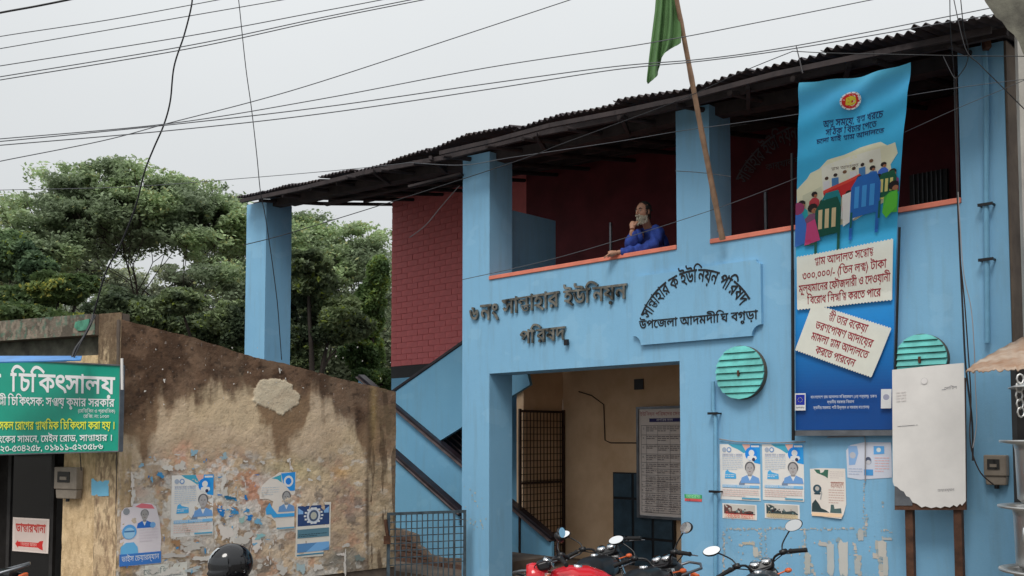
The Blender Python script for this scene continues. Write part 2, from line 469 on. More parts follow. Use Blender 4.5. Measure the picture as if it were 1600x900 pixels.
# flat printed art: list of layers mapped on a surface, each a hair above the last
class Art:
    def __init__(s, w_, h_, mp, step=0.0012, res=1, maxe=None):
        s.maxe = maxe; s.w = w_; s.h = h_; s.mp = mp; s.mb = MB(); s.k = 0; s.step = step; s.res = res
    def poly(s, pts, c, srgb=True, fr=True, lift=None):
        """pts in fractions of width and height, y down"""
        if lift is None: s.k += 1
        L = s.k if lift is None else lift
        c = ink(c)
        if s.maxe: pts = [(min(max(x, 0.0), 1.0), y) for x, y in pts]
        n = len(pts)
        if sum(pts[i][0] * pts[(i + 1) % n][1] - pts[(i + 1) % n][0] * pts[i][1] for i in range(n)) > 0: pts = pts[::-1]
        from mathutils.geometry import tessellate_polygon
        tr = tessellate_polygon([[Vector((x, -y, 0)) for x, y in pts]]) if n > 4 else [tuple(range(n))]
        if not s.maxe:
            s.mb.add([s.mp(x * s.w, y * s.h, L * s.step) for x, y in pts], [tuple(t) for t in tr], 0, c); return
        todo = []
        for t in tr:
            t = list(t); todo += [[(pts[t[0]][0] * s.w, pts[t[0]][1] * s.h), (pts[t[k]][0] * s.w, pts[t[k]][1] * s.h), (pts[t[k + 1]][0] * s.w, pts[t[k + 1]][1] * s.h)] for k in range(1, len(t) - 1)]
        while todo:
            T_ = todo.pop(); ls = [math.dist(T_[i], T_[(i + 1) % 3]) for i in range(3)]; m = ls.index(max(ls))
            if ls[m] > s.maxe:
                a, b, c3 = T_[m], T_[(m + 1) % 3], T_[(m + 2) % 3]; h = ((a[0] + b[0]) / 2, (a[1] + b[1]) / 2); todo += [[a, h, c3], [h, b, c3]]
            else: s.mb.add([s.mp(x, y, L * s.step) for x, y in T_], [(0, 1, 2)], 0, c)
    def rect(s, x0, y0, x1, y1, c, rot=0.0, n=1):
        cx, cy = (x0 + x1) / 2, (y0 + y1) / 2
        pts = [(x0, y0), (x1, y0), (x1, y1), (x0, y1)]
        if rot:
            r = math.radians(rot); q = []
            for x, y in pts:
                a, b = (x - cx) * s.w, (y - cy) * s.h
                q.append((cx + (a * math.cos(r) - b * math.sin(r)) / s.w, cy + (a * math.sin(r) + b * math.cos(r)) / s.h))
            pts = q
        s.poly(pts, c)
    def disc(s, cx, cy, r, c, ry=None, seg=18, a0=0, a1=360):
        ry = ry or r * s.w / s.h
        s.poly([(cx + r * math.cos(math.radians(a0 + (a1 - a0) * k / seg)), cy + ry * math.sin(math.radians(a0 + (a1 - a0) * k / seg))) for k in range(seg + (0 if a1 - a0 == 360 else 1))], c)
    def text(s, t, cx, cy, width=None, size=None, c=(255, 255, 255), rot=0.0, align='c', bold=0.0, seed=None):
        """cx, cy: middle of the letter bodies"""
        s.k += 1
        g = layout(t, s.res, bold)
        if not g: return
        x1 = max(q[3] for q in g); x0 = min(q[2] for q in g)
        sz = size if size else width * s.w / (x1 - x0)
        sx = (width * s.w / (x1 - x0)) if width else sz
        ax = {'c': (x0 + x1) / 2, 'l': x0, 'r': x1}[align]
        r = math.radians(rot); cc = ink(c)
        for gi, (vs, fs, _, _) in enumerate(g):
            q = []
            for x, y in vs:
                a, b = (x - ax) * sx, -(y - 0.31) * sz
                q.append(s.mp(cx * s.w + a * math.cos(r) - b * math.sin(r), cy * s.h + a * math.sin(r) + b * math.cos(r), s.k * s.step + (gi % 2) * s.step * .3))
            s.mb.add(q, fs, 0, cc)
    def lines(s, x0, y0, x1, n, gap, c, th=0.008, jit=0.25):
        """rows of print too small to read: short word strokes"""
        s.k += 1; cc = ink(c)
        for i in range(n):
            x = x0; y = y0 + i * gap
            while x < x1:
                wd = random.uniform(0.03, 0.09)
                e = min(x1, x + wd)
                if i == n - 1 and x > x0 + (x1 - x0) * 0.6: break
                s.mb.add([s.mp(a * s.w, b * s.h, s.k * s.step) for a, b in ((x, y + th), (e, y + th), (e, y), (x, y))], [(0, 1, 2, 3)], 0, cc)
                x = e + 0.014
def flat_map(fr, x0, z1, d, tilt=0.0):
    ct, st = math.cos(tilt), math.sin(tilt)
    def mp(a, b, l): return fr.P(x0 + a * ct + b * st, d - l, z1 - b * ct + a * st)
    return mp
def quad_map(fr, corners, d, w_, h_):
    """corners (x,z): top left, top right, bottom right, bottom left; d number or 4 depths"""
    ds = d if isinstance(d, (list, tuple)) else [d] * 4
    Q = [fr.P(c[0], dd, c[1]) for c, dd in zip(corners, ds)]
    nrm = (Q[3] - Q[0]).cross(Q[1] - Q[0]).normalized()
    if nrm.dot(Q[0] - Vector((0, 0, CAMH))) > 0: nrm = -nrm
    def mp(a, b, l):
        s_, t = a / w_, b / h_
        return Q[0] * (1 - s_) * (1 - t) + Q[1] * s_ * (1 - t) + Q[2] * s_ * t + Q[3] * (1 - s_) * t + nrm * l
    return mp

# numpy noise
def vnoise(x, y, seed=0):
    xi = np.floor(x).astype(np.int64); yi = np.floor(y).astype(np.int64)
    xf = x - xi; yf = y - yi
    xf = xf * xf * (3 - 2 * xf); yf = yf * yf * (3 - 2 * yf)
    def h(a, b):
        n = (a * 374761393 + b * 668265263 + seed * 974711) & 0xFFFFFFFF
        n = ((n ^ (n >> 13)) * 1274126177) & 0xFFFFFFFF
        return ((n ^ (n >> 16)) & 0xFFFF) / 65535.0
    return (h(xi, yi) * (1 - xf) + h(xi + 1, yi) * xf) * (1 - yf) + (h(xi, yi + 1) * (1 - xf) + h(xi + 1, yi + 1) * xf) * yf
def fbm(x, y, o=5, seed=0, g=0.55):
    r = 0; a = 1; t = 0
    for i in range(o):
        r = r + a * vnoise(x * 2 ** i, y * 2 ** i, seed + i * 17); t += a; a *= g
    return r / t
# ------------------------------------------------------------ ground
g = MB(); g.add([(-400, -400, -.25), (400, -400, -.25), (400, 400, -.25), (-400, 400, -.25)], [(0, 1, 2, 3)])
tag(g.build('ground', 'ground'), kind='structure')

# ------------------------------------------------------------ the blue union office
B = empty('union_office', FA.P(0, 0, 0), 'two storey sky blue office with red brick upper wall, open veranda and corrugated tin roof', 'building')
UR = 6.72; DB = 2.5                      # right end, depth of the back wall
SILL = 3.84; LINT = 2.63

def solid(fr, xs, zs, mask, d0, d1):
    mb = MB(); nx = len(xs) - 1; nz = len(zs) - 1
    f = lambda i, j: 0 <= i < nx and 0 <= j < nz and mask(i, j)
    for i in range(nx):
        for j in range(nz):
            if not f(i, j): continue
            x0, x1, z0, z1 = xs[i], xs[i + 1], zs[j], zs[j + 1]; P = fr.P
            mb.add([P(x0, d0, z0), P(x1, d0, z0), P(x1, d0, z1), P(x0, d0, z1)], [(0, 1, 2, 3)])
            mb.add([P(x0, d1, z0), P(x1, d1, z0), P(x1, d1, z1), P(x0, d1, z1)], [(3, 2, 1, 0)])
            if not f(i - 1, j): mb.add([P(x0, d0, z0), P(x0, d0, z1), P(x0, d1, z1), P(x0, d1, z0)], [(0, 1, 2, 3)])
            if not f(i + 1, j): mb.add([P(x1, d0, z0), P(x1, d1, z0), P(x1, d1, z1), P(x1, d0, z1)], [(0, 1, 2, 3)])
            if not f(i, j - 1): mb.add([P(x0, d0, z0), P(x0, d1, z0), P(x1, d1, z0), P(x1, d0, z0)], [(0, 1, 2, 3)])
            if not f(i, j + 1): mb.add([P(x0, d0, z1), P(x1, d0, z1), P(x1, d1, z1), P(x0, d1, z1)], [(0, 1, 2, 3)])
    return mb
# ground storey and parapet
solid(FA, [0, 0.51, 3.42, UR], [0, LINT, SILL], lambda i, j: not (i == 1 and j == 0), 0, 0.42).build('front_wall', 'blue', B)
mb = MB(); mb.box(FA, -5.8, UR + .1, -0.25, 4.3, -0.3, 0.0); mb.build('plinth', 'conc', B)
# eave: measured along the roof edge
EPX = [(375, 309), (500, 281), (560, 266), (620, 249), (650, 242), (695, 219), (747, 209), (822, 195), (894, 177), (961, 163), (1025, 152), (1077, 140), (1086, 128), (1179, 111), (1239, 97), (1289, 78), (1307, 70), (1342, 71), (1431, 49), (1484, 38), (1556, 26)]
def eave_d(px): return -0.25 - 0.5 * (px - 375) / 1177
EU = []
for px, py in EPX:
    u, zz = FA.px(px, py, eave_d(px)); EU.append((u, zz, eave_d(px)))
def eave(u):
    for a, b in zip(EU[:-1], EU[1:]):
        if u <= b[0] or b is EU[-1]:
            t = (u - a[0]) / (b[0] - a[0]); t = max(-0.3, min(1.3, t))
            return a[1] + (b[1] - a[1]) * t, a[2] + (b[2] - a[2]) * t
SL = 0.165
def roof_z(u, d):
    e = np.interp(u, [EU[0][0], EU[-1][0]], [EU[0][1] - 0.01, EU[-1][1] + 0.02]); dd = np.interp(u, [EU[0][0], EU[-1][0]], [-0.25, -0.75])
    return float(e + SL * (d - dd))
# pillars standing on the parapet
for x0, x1 in ((0.0, 0.51), (3.40, 3.82), (6.35, UR)):
    mb = MB(); mb.prism(FA, [(x0, SILL), (x1, SILL), (x1, roof_z(x1, 0.2) - 0.10), (x0, roof_z(x0, 0.2) - 0.10)], 0, 0.42)
    mb.build('pillar', 'blue', B)
x0, x1 = FA.x(380), FA.x(411)
mb = MB(); mb.prism(FA, [(x0, 0), (x1, 0), (x1, FA.px(411, 316)[1]), (x0, FA.px(380, 322)[1])], 0.0, 0.5); mb.build('pillar', 'blue', B)
# orange cap along each bay
for a, b in ((0.512, 3.398), (3.822, 6.348)):
    mb = MB(); mb.box(FA, a, b, -0.018, 0.43, SILL + 0.001, SILL + 0.05); mb.build('parapet_cap', 'orange', B, 0.006)
# floor slab of the upper storey, back wall, side walls
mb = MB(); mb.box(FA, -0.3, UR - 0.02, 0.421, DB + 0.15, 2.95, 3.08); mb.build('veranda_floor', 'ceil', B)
mb = MB(); mb.box(FA, -0.42, 3.6, DB, DB + 0.15, 0, 2.949); mb.build('porch_back_wall', 'tan', B)
mb = MB(); mb.box(FA, -0.56, -0.42, 1.62, DB - 0.001, 0, 2.949); mb.build('porch_side_wall', 'tan', B)
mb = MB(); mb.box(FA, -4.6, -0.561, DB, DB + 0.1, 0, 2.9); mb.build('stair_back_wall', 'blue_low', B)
mb = MB(); mb.box(FA, 3.421, 3.55, 0.421, DB - 0.001, 0, 2.949); mb.build('porch_side_wall', 'tan', B)
mb = MB(); mb.prism(Frame(FA.P(UR + 0.004, 0, 0).xy, FA.a + math.pi / 2), [(0.424, 0), (4.2, 0), (4.2, 5.3), (2.7, roof_z(UR, 2.7) - 0.02), (0.424, roof_z(UR, .424) - .04)], 0.0, 0.2); mb.build('side_wall', 'conc', B)
mb = MB(); mb.box(FA, UR + 0.001, UR + 0.02, 0.012, 0.423, 0, roof_z(UR, .2) - 0.1); mb.build('side_wall', 'conc', B)
mb = MB(); mb.box(FA, 0.5, UR - 0.2, 2.6, 4.2, 0, 2.94); mb.build('rear_room', 'conc', B)

# red brick back wall: core wall plus each block as a brick of its own where it shows
RX0 = FA.x(610, DB)
core = MB(); core.prism(FA, [(RX0 + 0.004, 3.12), (-1.2, 3.12), (-1.2, roof_z(-1.2, DB) - 0.01), (RX0 + 0.004, roof_z(RX0, DB) - 0.03)], DB + 0.012, DB + 0.22)
RW = core.build('red_brick_wall', 'red', B)
inner = MB(); inner.prism(FA, [(-1.199, 3.121), (UR - 0.21, 3.121), (UR - 0.21, roof_z(UR, DB) + 0.0), (-1.199, roof_z(-1.199, DB) + 0.0)], DB + 0.012, DB + 0.22); IW = inner.build('veranda_back_wall', 'red_shade', B)
sk = MB(); sk.box(FA, RX0 + 0.002, UR - .21, DB + 0.004, DB + 0.21, 2.4, 3.119); sk.build('wall_skirting', 'black', B)
bl, bh = 0.30, 0.106
pm = MB(); F0 = Frame((0, 0), FA.a)
protos = []
for k in range(6):
    pm = MB(); j = lambda: random.uniform(-0.004, 0.004)
    pm.prism(F0, [(0.004 + j(), 0.004 + j()), (bl - 0.006 + j(), 0.003 + j()), (bl - 0.006 + j(), bh - 0.005 + j()), (0.004 + j(), bh - 0.005 + j())], random.uniform(-0.001, 0.005), 0.02)
    me = bpy.data.meshes.new('brick'); me.from_pydata(pm.v, [], pm.f); me.materials.append(M['red']); protos.append(me)
r0 = root_loc(RW); rows = int((roof_z(RX0, DB) - 3.12) / bh); nb = 0
for r in range(rows):
    z = 3.12 + r * bh
    x = RX0 + 0.006 - (bl / 2 if r % 2 else 0)
    while x < FA.x(724, DB) + 0.1:
        # only where it can be seen past the front pillar
        if x >= RX0 - 0.01:
            if nb < 292:
                linked(random.choice(protos), 'brick', RW, FA.P(x, DB - 0.006, z) - r0); nb += 1
        else:
            pass
        x += bl
# half bricks at the left end
for r in range(1, rows, 2):
    o = linked(protos[r % 6], 'brick', RW, FA.P(RX0 + 0.006, DB - 0.006, 3.12 + r * bh) - r0, 0); o.scale = (0.5, 0.5, 1)
print('bricks', nb)

# veranda interior: blue partition, thin posts, window bars
mb = MB(); mb.box(FA, 0.2, 0.323, 0.43, 1.5, 3.081, 4.89); mb.build('partition_wall', 'blue', B)
for px, d in ((956, 1.2), (1202, 1.2)):
    x = FA.x(px, d); mb = MB(); mb.tube([FA.P(x, d, 3.08), FA.P(x, d, 4.62)], 0.022); mb.build('post', 'metal', B)
wx0, wx1 = FA.x(1432, DB), FA.x(1492, DB)
wn = MB(); z0, z1 = FA.px(1460, 325, DB)[1], FA.px(1460, 268, DB)[1]
wn.box(FA, wx0, wx1, DB - 0.03, DB + 0.01, z0 - 0.5, z1); WN = wn.build('window', 'black', B)
for k in range(7):
    mb = MB(); xx = wx0 + 0.06 + (wx1 - wx0 - 0.12) * k / 6; mb.tube([FA.P(xx, DB - 0.05, z0 - 0.5), FA.P(xx, DB - 0.05, z1)], 0.008, 6); mb.build('bar', 'metal', WN)

# roof: corrugated sheets, purlins, rafters
RL = root_loc(B)
u = EU[0][0]; k = 0
while u < EU[-1][0] - 0.05:
    wd = 0.86 + random.uniform(-0.05, 0.05); u1 = min(u + wd, EU[-1][0] + 0.03)
    za, da = eave(u + 0.05); zb, db = eave(u1 - 0.05)
    jit = random.uniform(-0.09, 0.06); tw = random.uniform(-.02, .02); n = max(8, int((u1 - u) / 0.0125)); rowsP = []
    lift = 0.012 * (k % 2)
    for j in range(5):
        t = j / 4; row = []
        for i in range(n + 1):
            s_ = i / n; uu = u + (u1 - u) * s_ + 0.03 * (s_ - .5)
            de = da + (db - da) * s_ + jit
            d = de + (2.95 - de) * t
            z = za + (zb - za) * s_ + (d - de) * SL + 0.019 * math.sin(uu / 0.092 * 2 * math.pi) + lift + tw * (1 - t) * (s_ * 2 - 1) + (0.012 * math.sin(uu * 3.1 + k) if t < .2 else 0)
            if t < 0.2: z += random.uniform(-0.004, 0.004)
            row.append(FA.P(uu, d, z))
        rowsP.append(row)
    mb = MB(); mb.grid(rowsP)
    o = mb.build('roof_sheet', 'tin', B); so_ = o.modifiers.new('thick', 'SOLIDIFY'); so_.thickness = 0.004
    u = u1 - 0.03; k += 1
def ubeam(name, u0, u1, d, wdt, hgt, off, mat='wood'):
    n = 7; pts = [(u0 + (u1 - u0) * i / n) for i in range(n + 1)]
    mb = MB()
    for a, b in zip(pts[:-1], pts[1:]):
        ja, jb = [0.02 * math.sin(q * 2.1 + d * 5) for q in (a, b)]
        mb.beam(FA.P(a, d, roof_z(a, d) - off + ja), FA.P(b + 0.01, d, roof_z(b, d) - off + jb), wdt, hgt)
    return mb.build(name, mat, B)
ubeam('eave_batten', EU[0][0] + 0.2, 6.85, -0.34, 0.05, 0.06, 0.075)
ubeam('eave_batten', 0.2, 6.8, -0.58, 0.04, 0.05, 0.06)
ubeam('wall_plate', -5.5, 6.7, 0.2, 0.16, 0.13, 0.13)
for d, u0 in ((0.75, -5.2), (1.3, -4.9), (1.85, -4.6), (2.4, -4.6)): ubeam('purlin', u0, 6.6, d, 0.06, 0.08, 0.08 if d < 2 else .015)
for i in range(17):
    uu = -4.7 + i * 0.7 + random.uniform(-0.08, 0.08); sk_ = random.uniform(-0.12, 0.12)
    mb = MB(); d0 = -0.5 if uu > -2 else -0.2
    mb.tube([FA.P(uu, d0, roof_z(uu, d0) - 0.10), FA.P(uu + sk_ * .5, 1.0, roof_z(uu, 1.0) - 0.14), FA.P(uu + sk_, 2.6, roof_z(uu, 2.6) - 0.14)], [0.028, 0.034, 0.03], 7); mb.build('rafter', 'wood', B)
for px in (610, 700, 860, 990, 1180, 1330):   # short struts and rag ends under the eave
    uu = FA.x(px, 0.2); mb = MB(); mb.beam(FA.P(uu, 0.15, roof_z(uu, .2) - 0.2), FA.P(uu + 0.35, -0.45, roof_z(uu, -.4) - 0.10), 0.04, 0.05); mb.build('strut', 'wood', B)
# loose plank end sticking out to the left
mb = MB(); a = W(508, 320, 15.2); b = W(640, 292, 14.6); mb.beam(a, b, 0.1, 0.03); mb.build('plank', 'wood', B)
mb = MB(); a = W(640, 292, 13.0); b = W(722, 272, 12.6); mb.beam(a, b, 0.08, 0.03); mb.build('plank', 'wood', B)

# ------------------------------------------------------------ staircase behind the front pillar
def pp(px, py, d): return FA.px(px, py, d)
dA, dBp, dC = 0.52, 1.5, 1.56
def extend(p, q, X):  # point on line pq at pixel X
    return (X, p[1] + (q[1] - p[1]) * (X - p[0]) / (q[0] - p[0]))
A0, A1 = pp(*extend((620, 718), (718, 805), 560), dA), pp(719, 806, dA)
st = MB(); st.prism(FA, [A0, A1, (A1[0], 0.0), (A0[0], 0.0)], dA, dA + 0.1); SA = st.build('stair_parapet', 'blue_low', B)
Bq0, Bq1 = pp(*extend((620, 645), (720, 735), 560), dBp), pp(862, 847, dBp)
st = MB(); st.prism(FA, [Bq0, Bq1, (Bq1[0], 0.0), (Bq0[0], 0.0)], dBp, dBp + 0.05); st.build('stair_parapet', 'blue_low', B)
C0 = pp(*extend((620, 610), (720, 540), 560), dC); C1 = pp(*extend((620, 610), (720, 540), 800), dC)
C2 = pp(828, 601, dC); C3 = pp(685, 690, dC); C4 = (C0[0], 1.2)
C1 = (C1[0], min(C1[1], 2.949 + 1.0))
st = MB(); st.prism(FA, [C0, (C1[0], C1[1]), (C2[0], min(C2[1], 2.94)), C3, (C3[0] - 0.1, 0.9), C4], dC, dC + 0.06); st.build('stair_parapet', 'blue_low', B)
def cap(p, q, d, w_=0.075, name='handrail', side=0.0, off=0.03, mat='blackrail', wd=0.14):
    mb = MB(); n3 = (FA.P(q[0], d, q[1]) - FA.P(p[0], d, p[1])).normalized()
    mb.beam(FA.P(p[0], d + 0.05, p[1] + off), FA.P(q[0], d + 0.05, q[1] + off), wd, w_)
    return mb.build(name, mat, B, 0.008)
cap(A0, A1, dA, 0.085); cap(A0, A1, dA - 0.025, 0.02, 'rail_edge', off=0.018, mat='railcap')
cap(Bq0, Bq1, dBp, 0.085); cap(Bq0, Bq1, dBp - 0.05, 0.02, 'rail_edge', off=0.018, mat='railcap')
cap(C0, C1, dC, 0.05); 
mb = MB(); mb.box(FA, A1[0] - 0.03, A1[0] + 0.03, dA, dA + 0.1, A1[1] - 0.13, A1[1] + 0.04); mb.build('newel', 'blackrail', B)
# dark slatted steps seen in the triangle
mb = MB(); T0, T1, T2 = pp(680, 688, 1.9), pp(760, 640, 1.9), pp(760, 790, 1.9)
mb.prism(FA, [T0, T1, T2], 1.9, 1.95); mb.build('stair_soffit', 'black', B)
for k in range(5):
    sx_ = 688 + k * 7; sy0 = 688 - k * 4.2; a = FA.P(*(lambda q: (q[0], 1.8, q[1]))(pp(sx_, sy0, 1.8))); b = FA.P(*(lambda q: (q[0], 1.8, q[1]))(pp(728, sy0 + (728 - sx_) * .88, 1.8)))
    mb = MB(); mb.beam(a, b, 0.02, 0.014); mb.build('slat', 'railcap', B)
# steps of the first flight and the broken brick base
s0 = Bq1; n = 12
mb = MB()
for k in range(n):
    xx = s0[0] - (k + 1) * 0.25
    if xx < A0[0]: break
    mb.box(FA, xx, xx + 0.26, dA + 0.1, dBp, -.25, A0[1] + (A1[1] - A0[1]) * (xx + .2 - A0[0]) / (A1[0] - A0[0]) - .75 if xx < A1[0] else .15)
mb.build('steps', 'conc', B)
# broken masonry at the foot of the stair
FB = [(622, 826), (640, 832), (650, 836), (652, 852), (662, 858), (668, 866), (690, 872), (722, 873)]
bb = MB(); pts = [pp(x, y, dA - 0.07) for x, y in FB]
bb.prism(FA, [(pts[0][0] - 0.8, pts[0][1])] + pts + [(pts[-1][0] + 0.0, 0.0), (pts[0][0] - 0.8, 0.0)], dA - 0.06, dA - 0.001); BM = bb.build('broken_stair_base', 'mortar', B)
rb = root_loc(BM)
bq = []
for k in range(4):
    pm = MB(); pm.box(F0, 0, 0.2, random.uniform(-0.03, -0.01), 0.04, 0, 0.062); me = bpy.data.meshes.new('raw_brick'); me.from_pydata(pm.v, [], pm.f); me.materials.append(M['brickraw']); bq.append(me)
r = 0; z = 0.0
while z < 0.7:
    x = pts[0][0] - 0.1 + (0.11 if r % 2 else 0)
    while x < pts[-1][0] - 0.16:
        top = np.interp(x + 0.1, [p[0] for p in pts], [p[1] for p in pts])
        if z + 0.07 < top: linked(random.choice(bq), 'brick', BM, FA.P(x, dA - 0.062 + random.uniform(-.012, .004), z) - rb)
        x += 0.22
    z += 0.078; r += 1

# ------------------------------------------------------------ porch fittings
# lattice gate folded against the side wall
GXu = -0.375
def G(px, py):  # point of the plane x = GXu
    rr = ray(px, py); t = ((FA.o + FA.ex * GXu).dot(FA.ex)) / (rr.x * FA.ex.x + rr.y * FA.ex.y)
    q = Vector((rr.x * t, rr.y * t)) - FA.o
    return q.dot(FA.ed), rr.z * t + CAMH
GR = Frame(FA.P(GXu, 0, 0).xy, FA.a + math.pi / 2)
d0, ztop = G(811, 637); d1, zt2 = G(886, 641); d1 = min(d1, DB - 0.02); zt = zt2
fg = empty('folding_gate', FA.P(GXu, d1, 0), 'tall dark brown lattice gate folded open inside the porch', 'gate')
for a, b in ((d0, d0 + 0.04), (d1 - 0.04, d1)):
    mb = MB(); mb.box(FA, GXu - 0.015, GXu + 0.015, a, b, 0, zt); mb.build('frame_post', 'grille', fg)
for zz in (zt - 0.03, 1.15):
    mb = MB(); mb.box(FA, GXu - 0.012, GXu + 0.012, d0 + 0.041, d1 - 0.041, zz - 0.02, zz + 0.015); mb.build('frame_rail', 'grille', fg)
nb_ = 13
for k in range(1, nb_):
    dd = d0 + 0.02 + (d1 - d0 - 0.04) * k / nb_; mb = MB(); mb.box(FA, GXu - 0.005, GXu + 0.005, dd - 0.005, dd + 0.005, 0.02, zt - 0.05); mb.build('bar', 'grille', fg)
k = 0; zz = 0.1
while zz < zt - 0.1:
    mb = MB(); mb.box(FA, GXu + 0.006, GXu + 0.014, d0 + 0.041, d1 - 0.041, zz - 0.005, zz + 0.005); mb.build('crossbar', 'grille', fg); zz += 0.098
# door of panels
x0, _ = pp(961, 740, DB); x1, _ = pp(1056, 740, DB); zt = pp(975, 738, DB)[1]
dr = MB(); dr.box(FA, x0, x1, DB - 0.05, DB - 0.001, 0, zt); DR = dr.build('porch_door', 'black', B)
pxs = [961, 993, 1024, 1056]; pys = [738, 778, 838, 900, 960]
for i in range(3):
    for j in range(4):
        if j == 0 and i > 0: pass
        a = pp(pxs[i] + 2, 800, DB)[0]; b = pp(pxs[i + 1] - 2, 800, DB)[0]
        z1_ = pp(975, pys[j] + 2, DB)[1]; z0_ = pp(975, pys[j + 1] - 2, DB)[1]
        if z0_ < 0.05: z0_ = 0.05
        mb = MB(); mb.box(FA, a, b, DB - 0.062, DB - 0.0505, z0_, z1_); mb.build('door_panel', 'navydoor', DR)
# conduit on the porch wall and small vent hole
mb = MB(); mb.tube([FA.P(*(lambda q: (q[0], DB - 0.012, q[1]))(pp(x, y, DB))) for x, y in ((905, 612), (925, 618), (944, 632), (946, 688), (955, 692), (998, 692))], 0.008, 6); mb.build('conduit', 'grille', B)
a = pp(992, 609, DB); b = pp(1006, 592, DB); mb = MB(); mb.box(FA, a[0], b[0], DB - 0.02, DB - 0.001, a[1], b[1]); mb.build('vent_hole', 'black', B)

# notice chart in the porch
NB = empty('notice_chart', FA.P(pp(1030, 700, DB)[0], DB - 0.09, 0.9), 'tall framed chart of tabulated print hanging above the dark blue door in the porch', 'notice board')
NB.location.z = pp(1000, 808, DB)[1]
xa = pp(998, 640, DB - .06)[0]; xb = xa + 0.95; zb_ = pp(998, 808, DB - .06)[1]; zt = pp(998, 636, DB - .06)[1]
mb = MB(); mb.box(FA, xa + 0.02, xb - 0.02, DB - 0.1, DB - 0.06, zb_ + 0.02, zt - 0.02, 0); mb.build('backing', 'whiteboard', NB)
mb = MB()
for q in ((xa, xb, zb_, zb_ + 0.035), (xa, xb, zt - 0.035, zt), (xa, xa + 0.035, zb_ + 0.0351, zt - 0.0351), (xb - 0.035, xb, zb_ + 0.0351, zt - 0.0351)):
    mb.box(FA, q[0], q[1], DB - 0.125, DB - 0.06, q[2], q[3])
mb.build('frame', 'metal', NB)
wA, hA = xb - xa - 0.08, zt - zb_ - 0.08
A = Art(wA, hA, flat_map(FA, xa + 0.04, zt - 0.04, DB - 0.101), 0.001)
A.rect(0, 0, 1, 1, (196, 186, 180))
A.text('ইউনিয়ন পরিষদের সেবা সমূহ', 0.5, 0.045, size=0.07, c=(150, 60, 60)); A.rect(0.2, 0.085, 0.8, 0.12, (40, 38, 90))
A.text('নাগরিক সনদ', 0.5, 0.102, size=0.05, c=(200, 195, 200))
ys = [0.15, 0.24, 0.33, 0.42, 0.5, 0.56, 0.62, 0.68, 0.73, 0.79, 0.85, 0.91, 0.97]
A.k += 1
for x in (0.04, 0.14, 0.36, 0.6, 0.8, 0.96): A.rect(x, 0.15, x + 0.006, 0.97, (120, 112, 110)); A.k -= 1
A.k += 1
for y in ys: A.rect(0.04, y, 0.966, y + 0.004, (110, 102, 100)); A.k -= 1
A.k += 1
for i, y in enumerate(ys[:-1]):
    A.text('০১২৩৪৫৬৭৮৯'[(i + 1) % 10], 0.09, y + 0.03, size=0.045, c=(60, 55, 60))
    for x0, x1 in ((0.15, 0.35), (0.37, 0.59), (0.61, 0.79), (0.81, 0.95)): A.lines(x0, y + 0.014, x1, random.choice((2, 3)), 0.018, (110, 103, 103), 0.007)
A.mb.build('printed_sheet', 'print', NB)

# ------------------------------------------------------------ lettering on the facade
def letters3d(text, fr, map_xz, size_fn, mat, root, depth, d, res=3, name='letter', bold=0.0):
    """every cluster of a line as its own standing letter; map_xz(x,y)->(u,z)"""
    from mathutils.geometry import tessellate_polygon
    for gi, (vs, fs, x0, x1) in enumerate(layout(text, res, bold)):
        edges = {}; d = d + (0.0012 if gi % 2 else -0.0012)
        for f in fs:
            for a, b in zip(f, f[1:] + f[:1]):
                edges[(a, b)] = edges.get((a, b), 0) + 1
        bd = [e for e in edges if (e[1], e[0]) not in edges]
        mb = MB(); P2 = [map_xz(x, y) for x, y in vs]; n = len(P2)
        mb.add([fr.P(u, d - depth, z) for u, z in P2] + [fr.P(u, d, z) for u, z in P2],
               [list(f) for f in fs] + [list(f)[::-1] for f in [[i + n for i in f] for f in fs]] + [(b, a, a + n, b + n) for a, b in bd])
        mb.build(name, mat, root)
def line_map(fr, pL, pR, d, text, res=3):
    """baseline of the letter heads runs from pL to pR (pixels); returns a mapping"""
    g_ = layout(text, res); X0 = min(q[2] for q in g_); X1 = max(q[3] for q in g_)
    a = Vector(fr.px(*pL, d)); b = Vector(fr.px(*pR, d)); e = (b - a); L = e.length; e = e / L; up = Vector((-e.y, e.x)); s_ = L / (X1 - X0)
    return (lambda x, y: tuple(a + e * ((x - X0) * s_) + up * ((y - 0.62) * s_))), s_
SG = empty('steel_lettering', FA.P(1.6, -0.05, 3.2), 'weathered raised steel letters in two lines on the blue parapet above the entrance', 'lettering')
for txt, pl, pr in (('৬', (733, 480), (746, 478)), ('নং', (750, 477), (778, 474)), ('সা{ন|ত}াহার', (784, 469), (872, 455)), ('ইউনিয়ন', (880, 455), (978, 443)), ('পরিষদ', (812, 518), (882, 510))):
    mp, s_ = line_map(FA, pl, pr, -0.04, txt)
    letters3d(txt, FA, (lambda mp, pz: (lambda x, y: mp(x, y * 1.0)))(mp, 0), None, 'steel', SG, 0.024, -0.012, bold=0.014)
mb = MB(); a = FA.px(884, 540, -.02); mb.box(FA, a[0], a[0] + 0.05, -0.055, -0.02, a[1], a[1] + 0.07); mb.build('full_stop', 'black', SG)

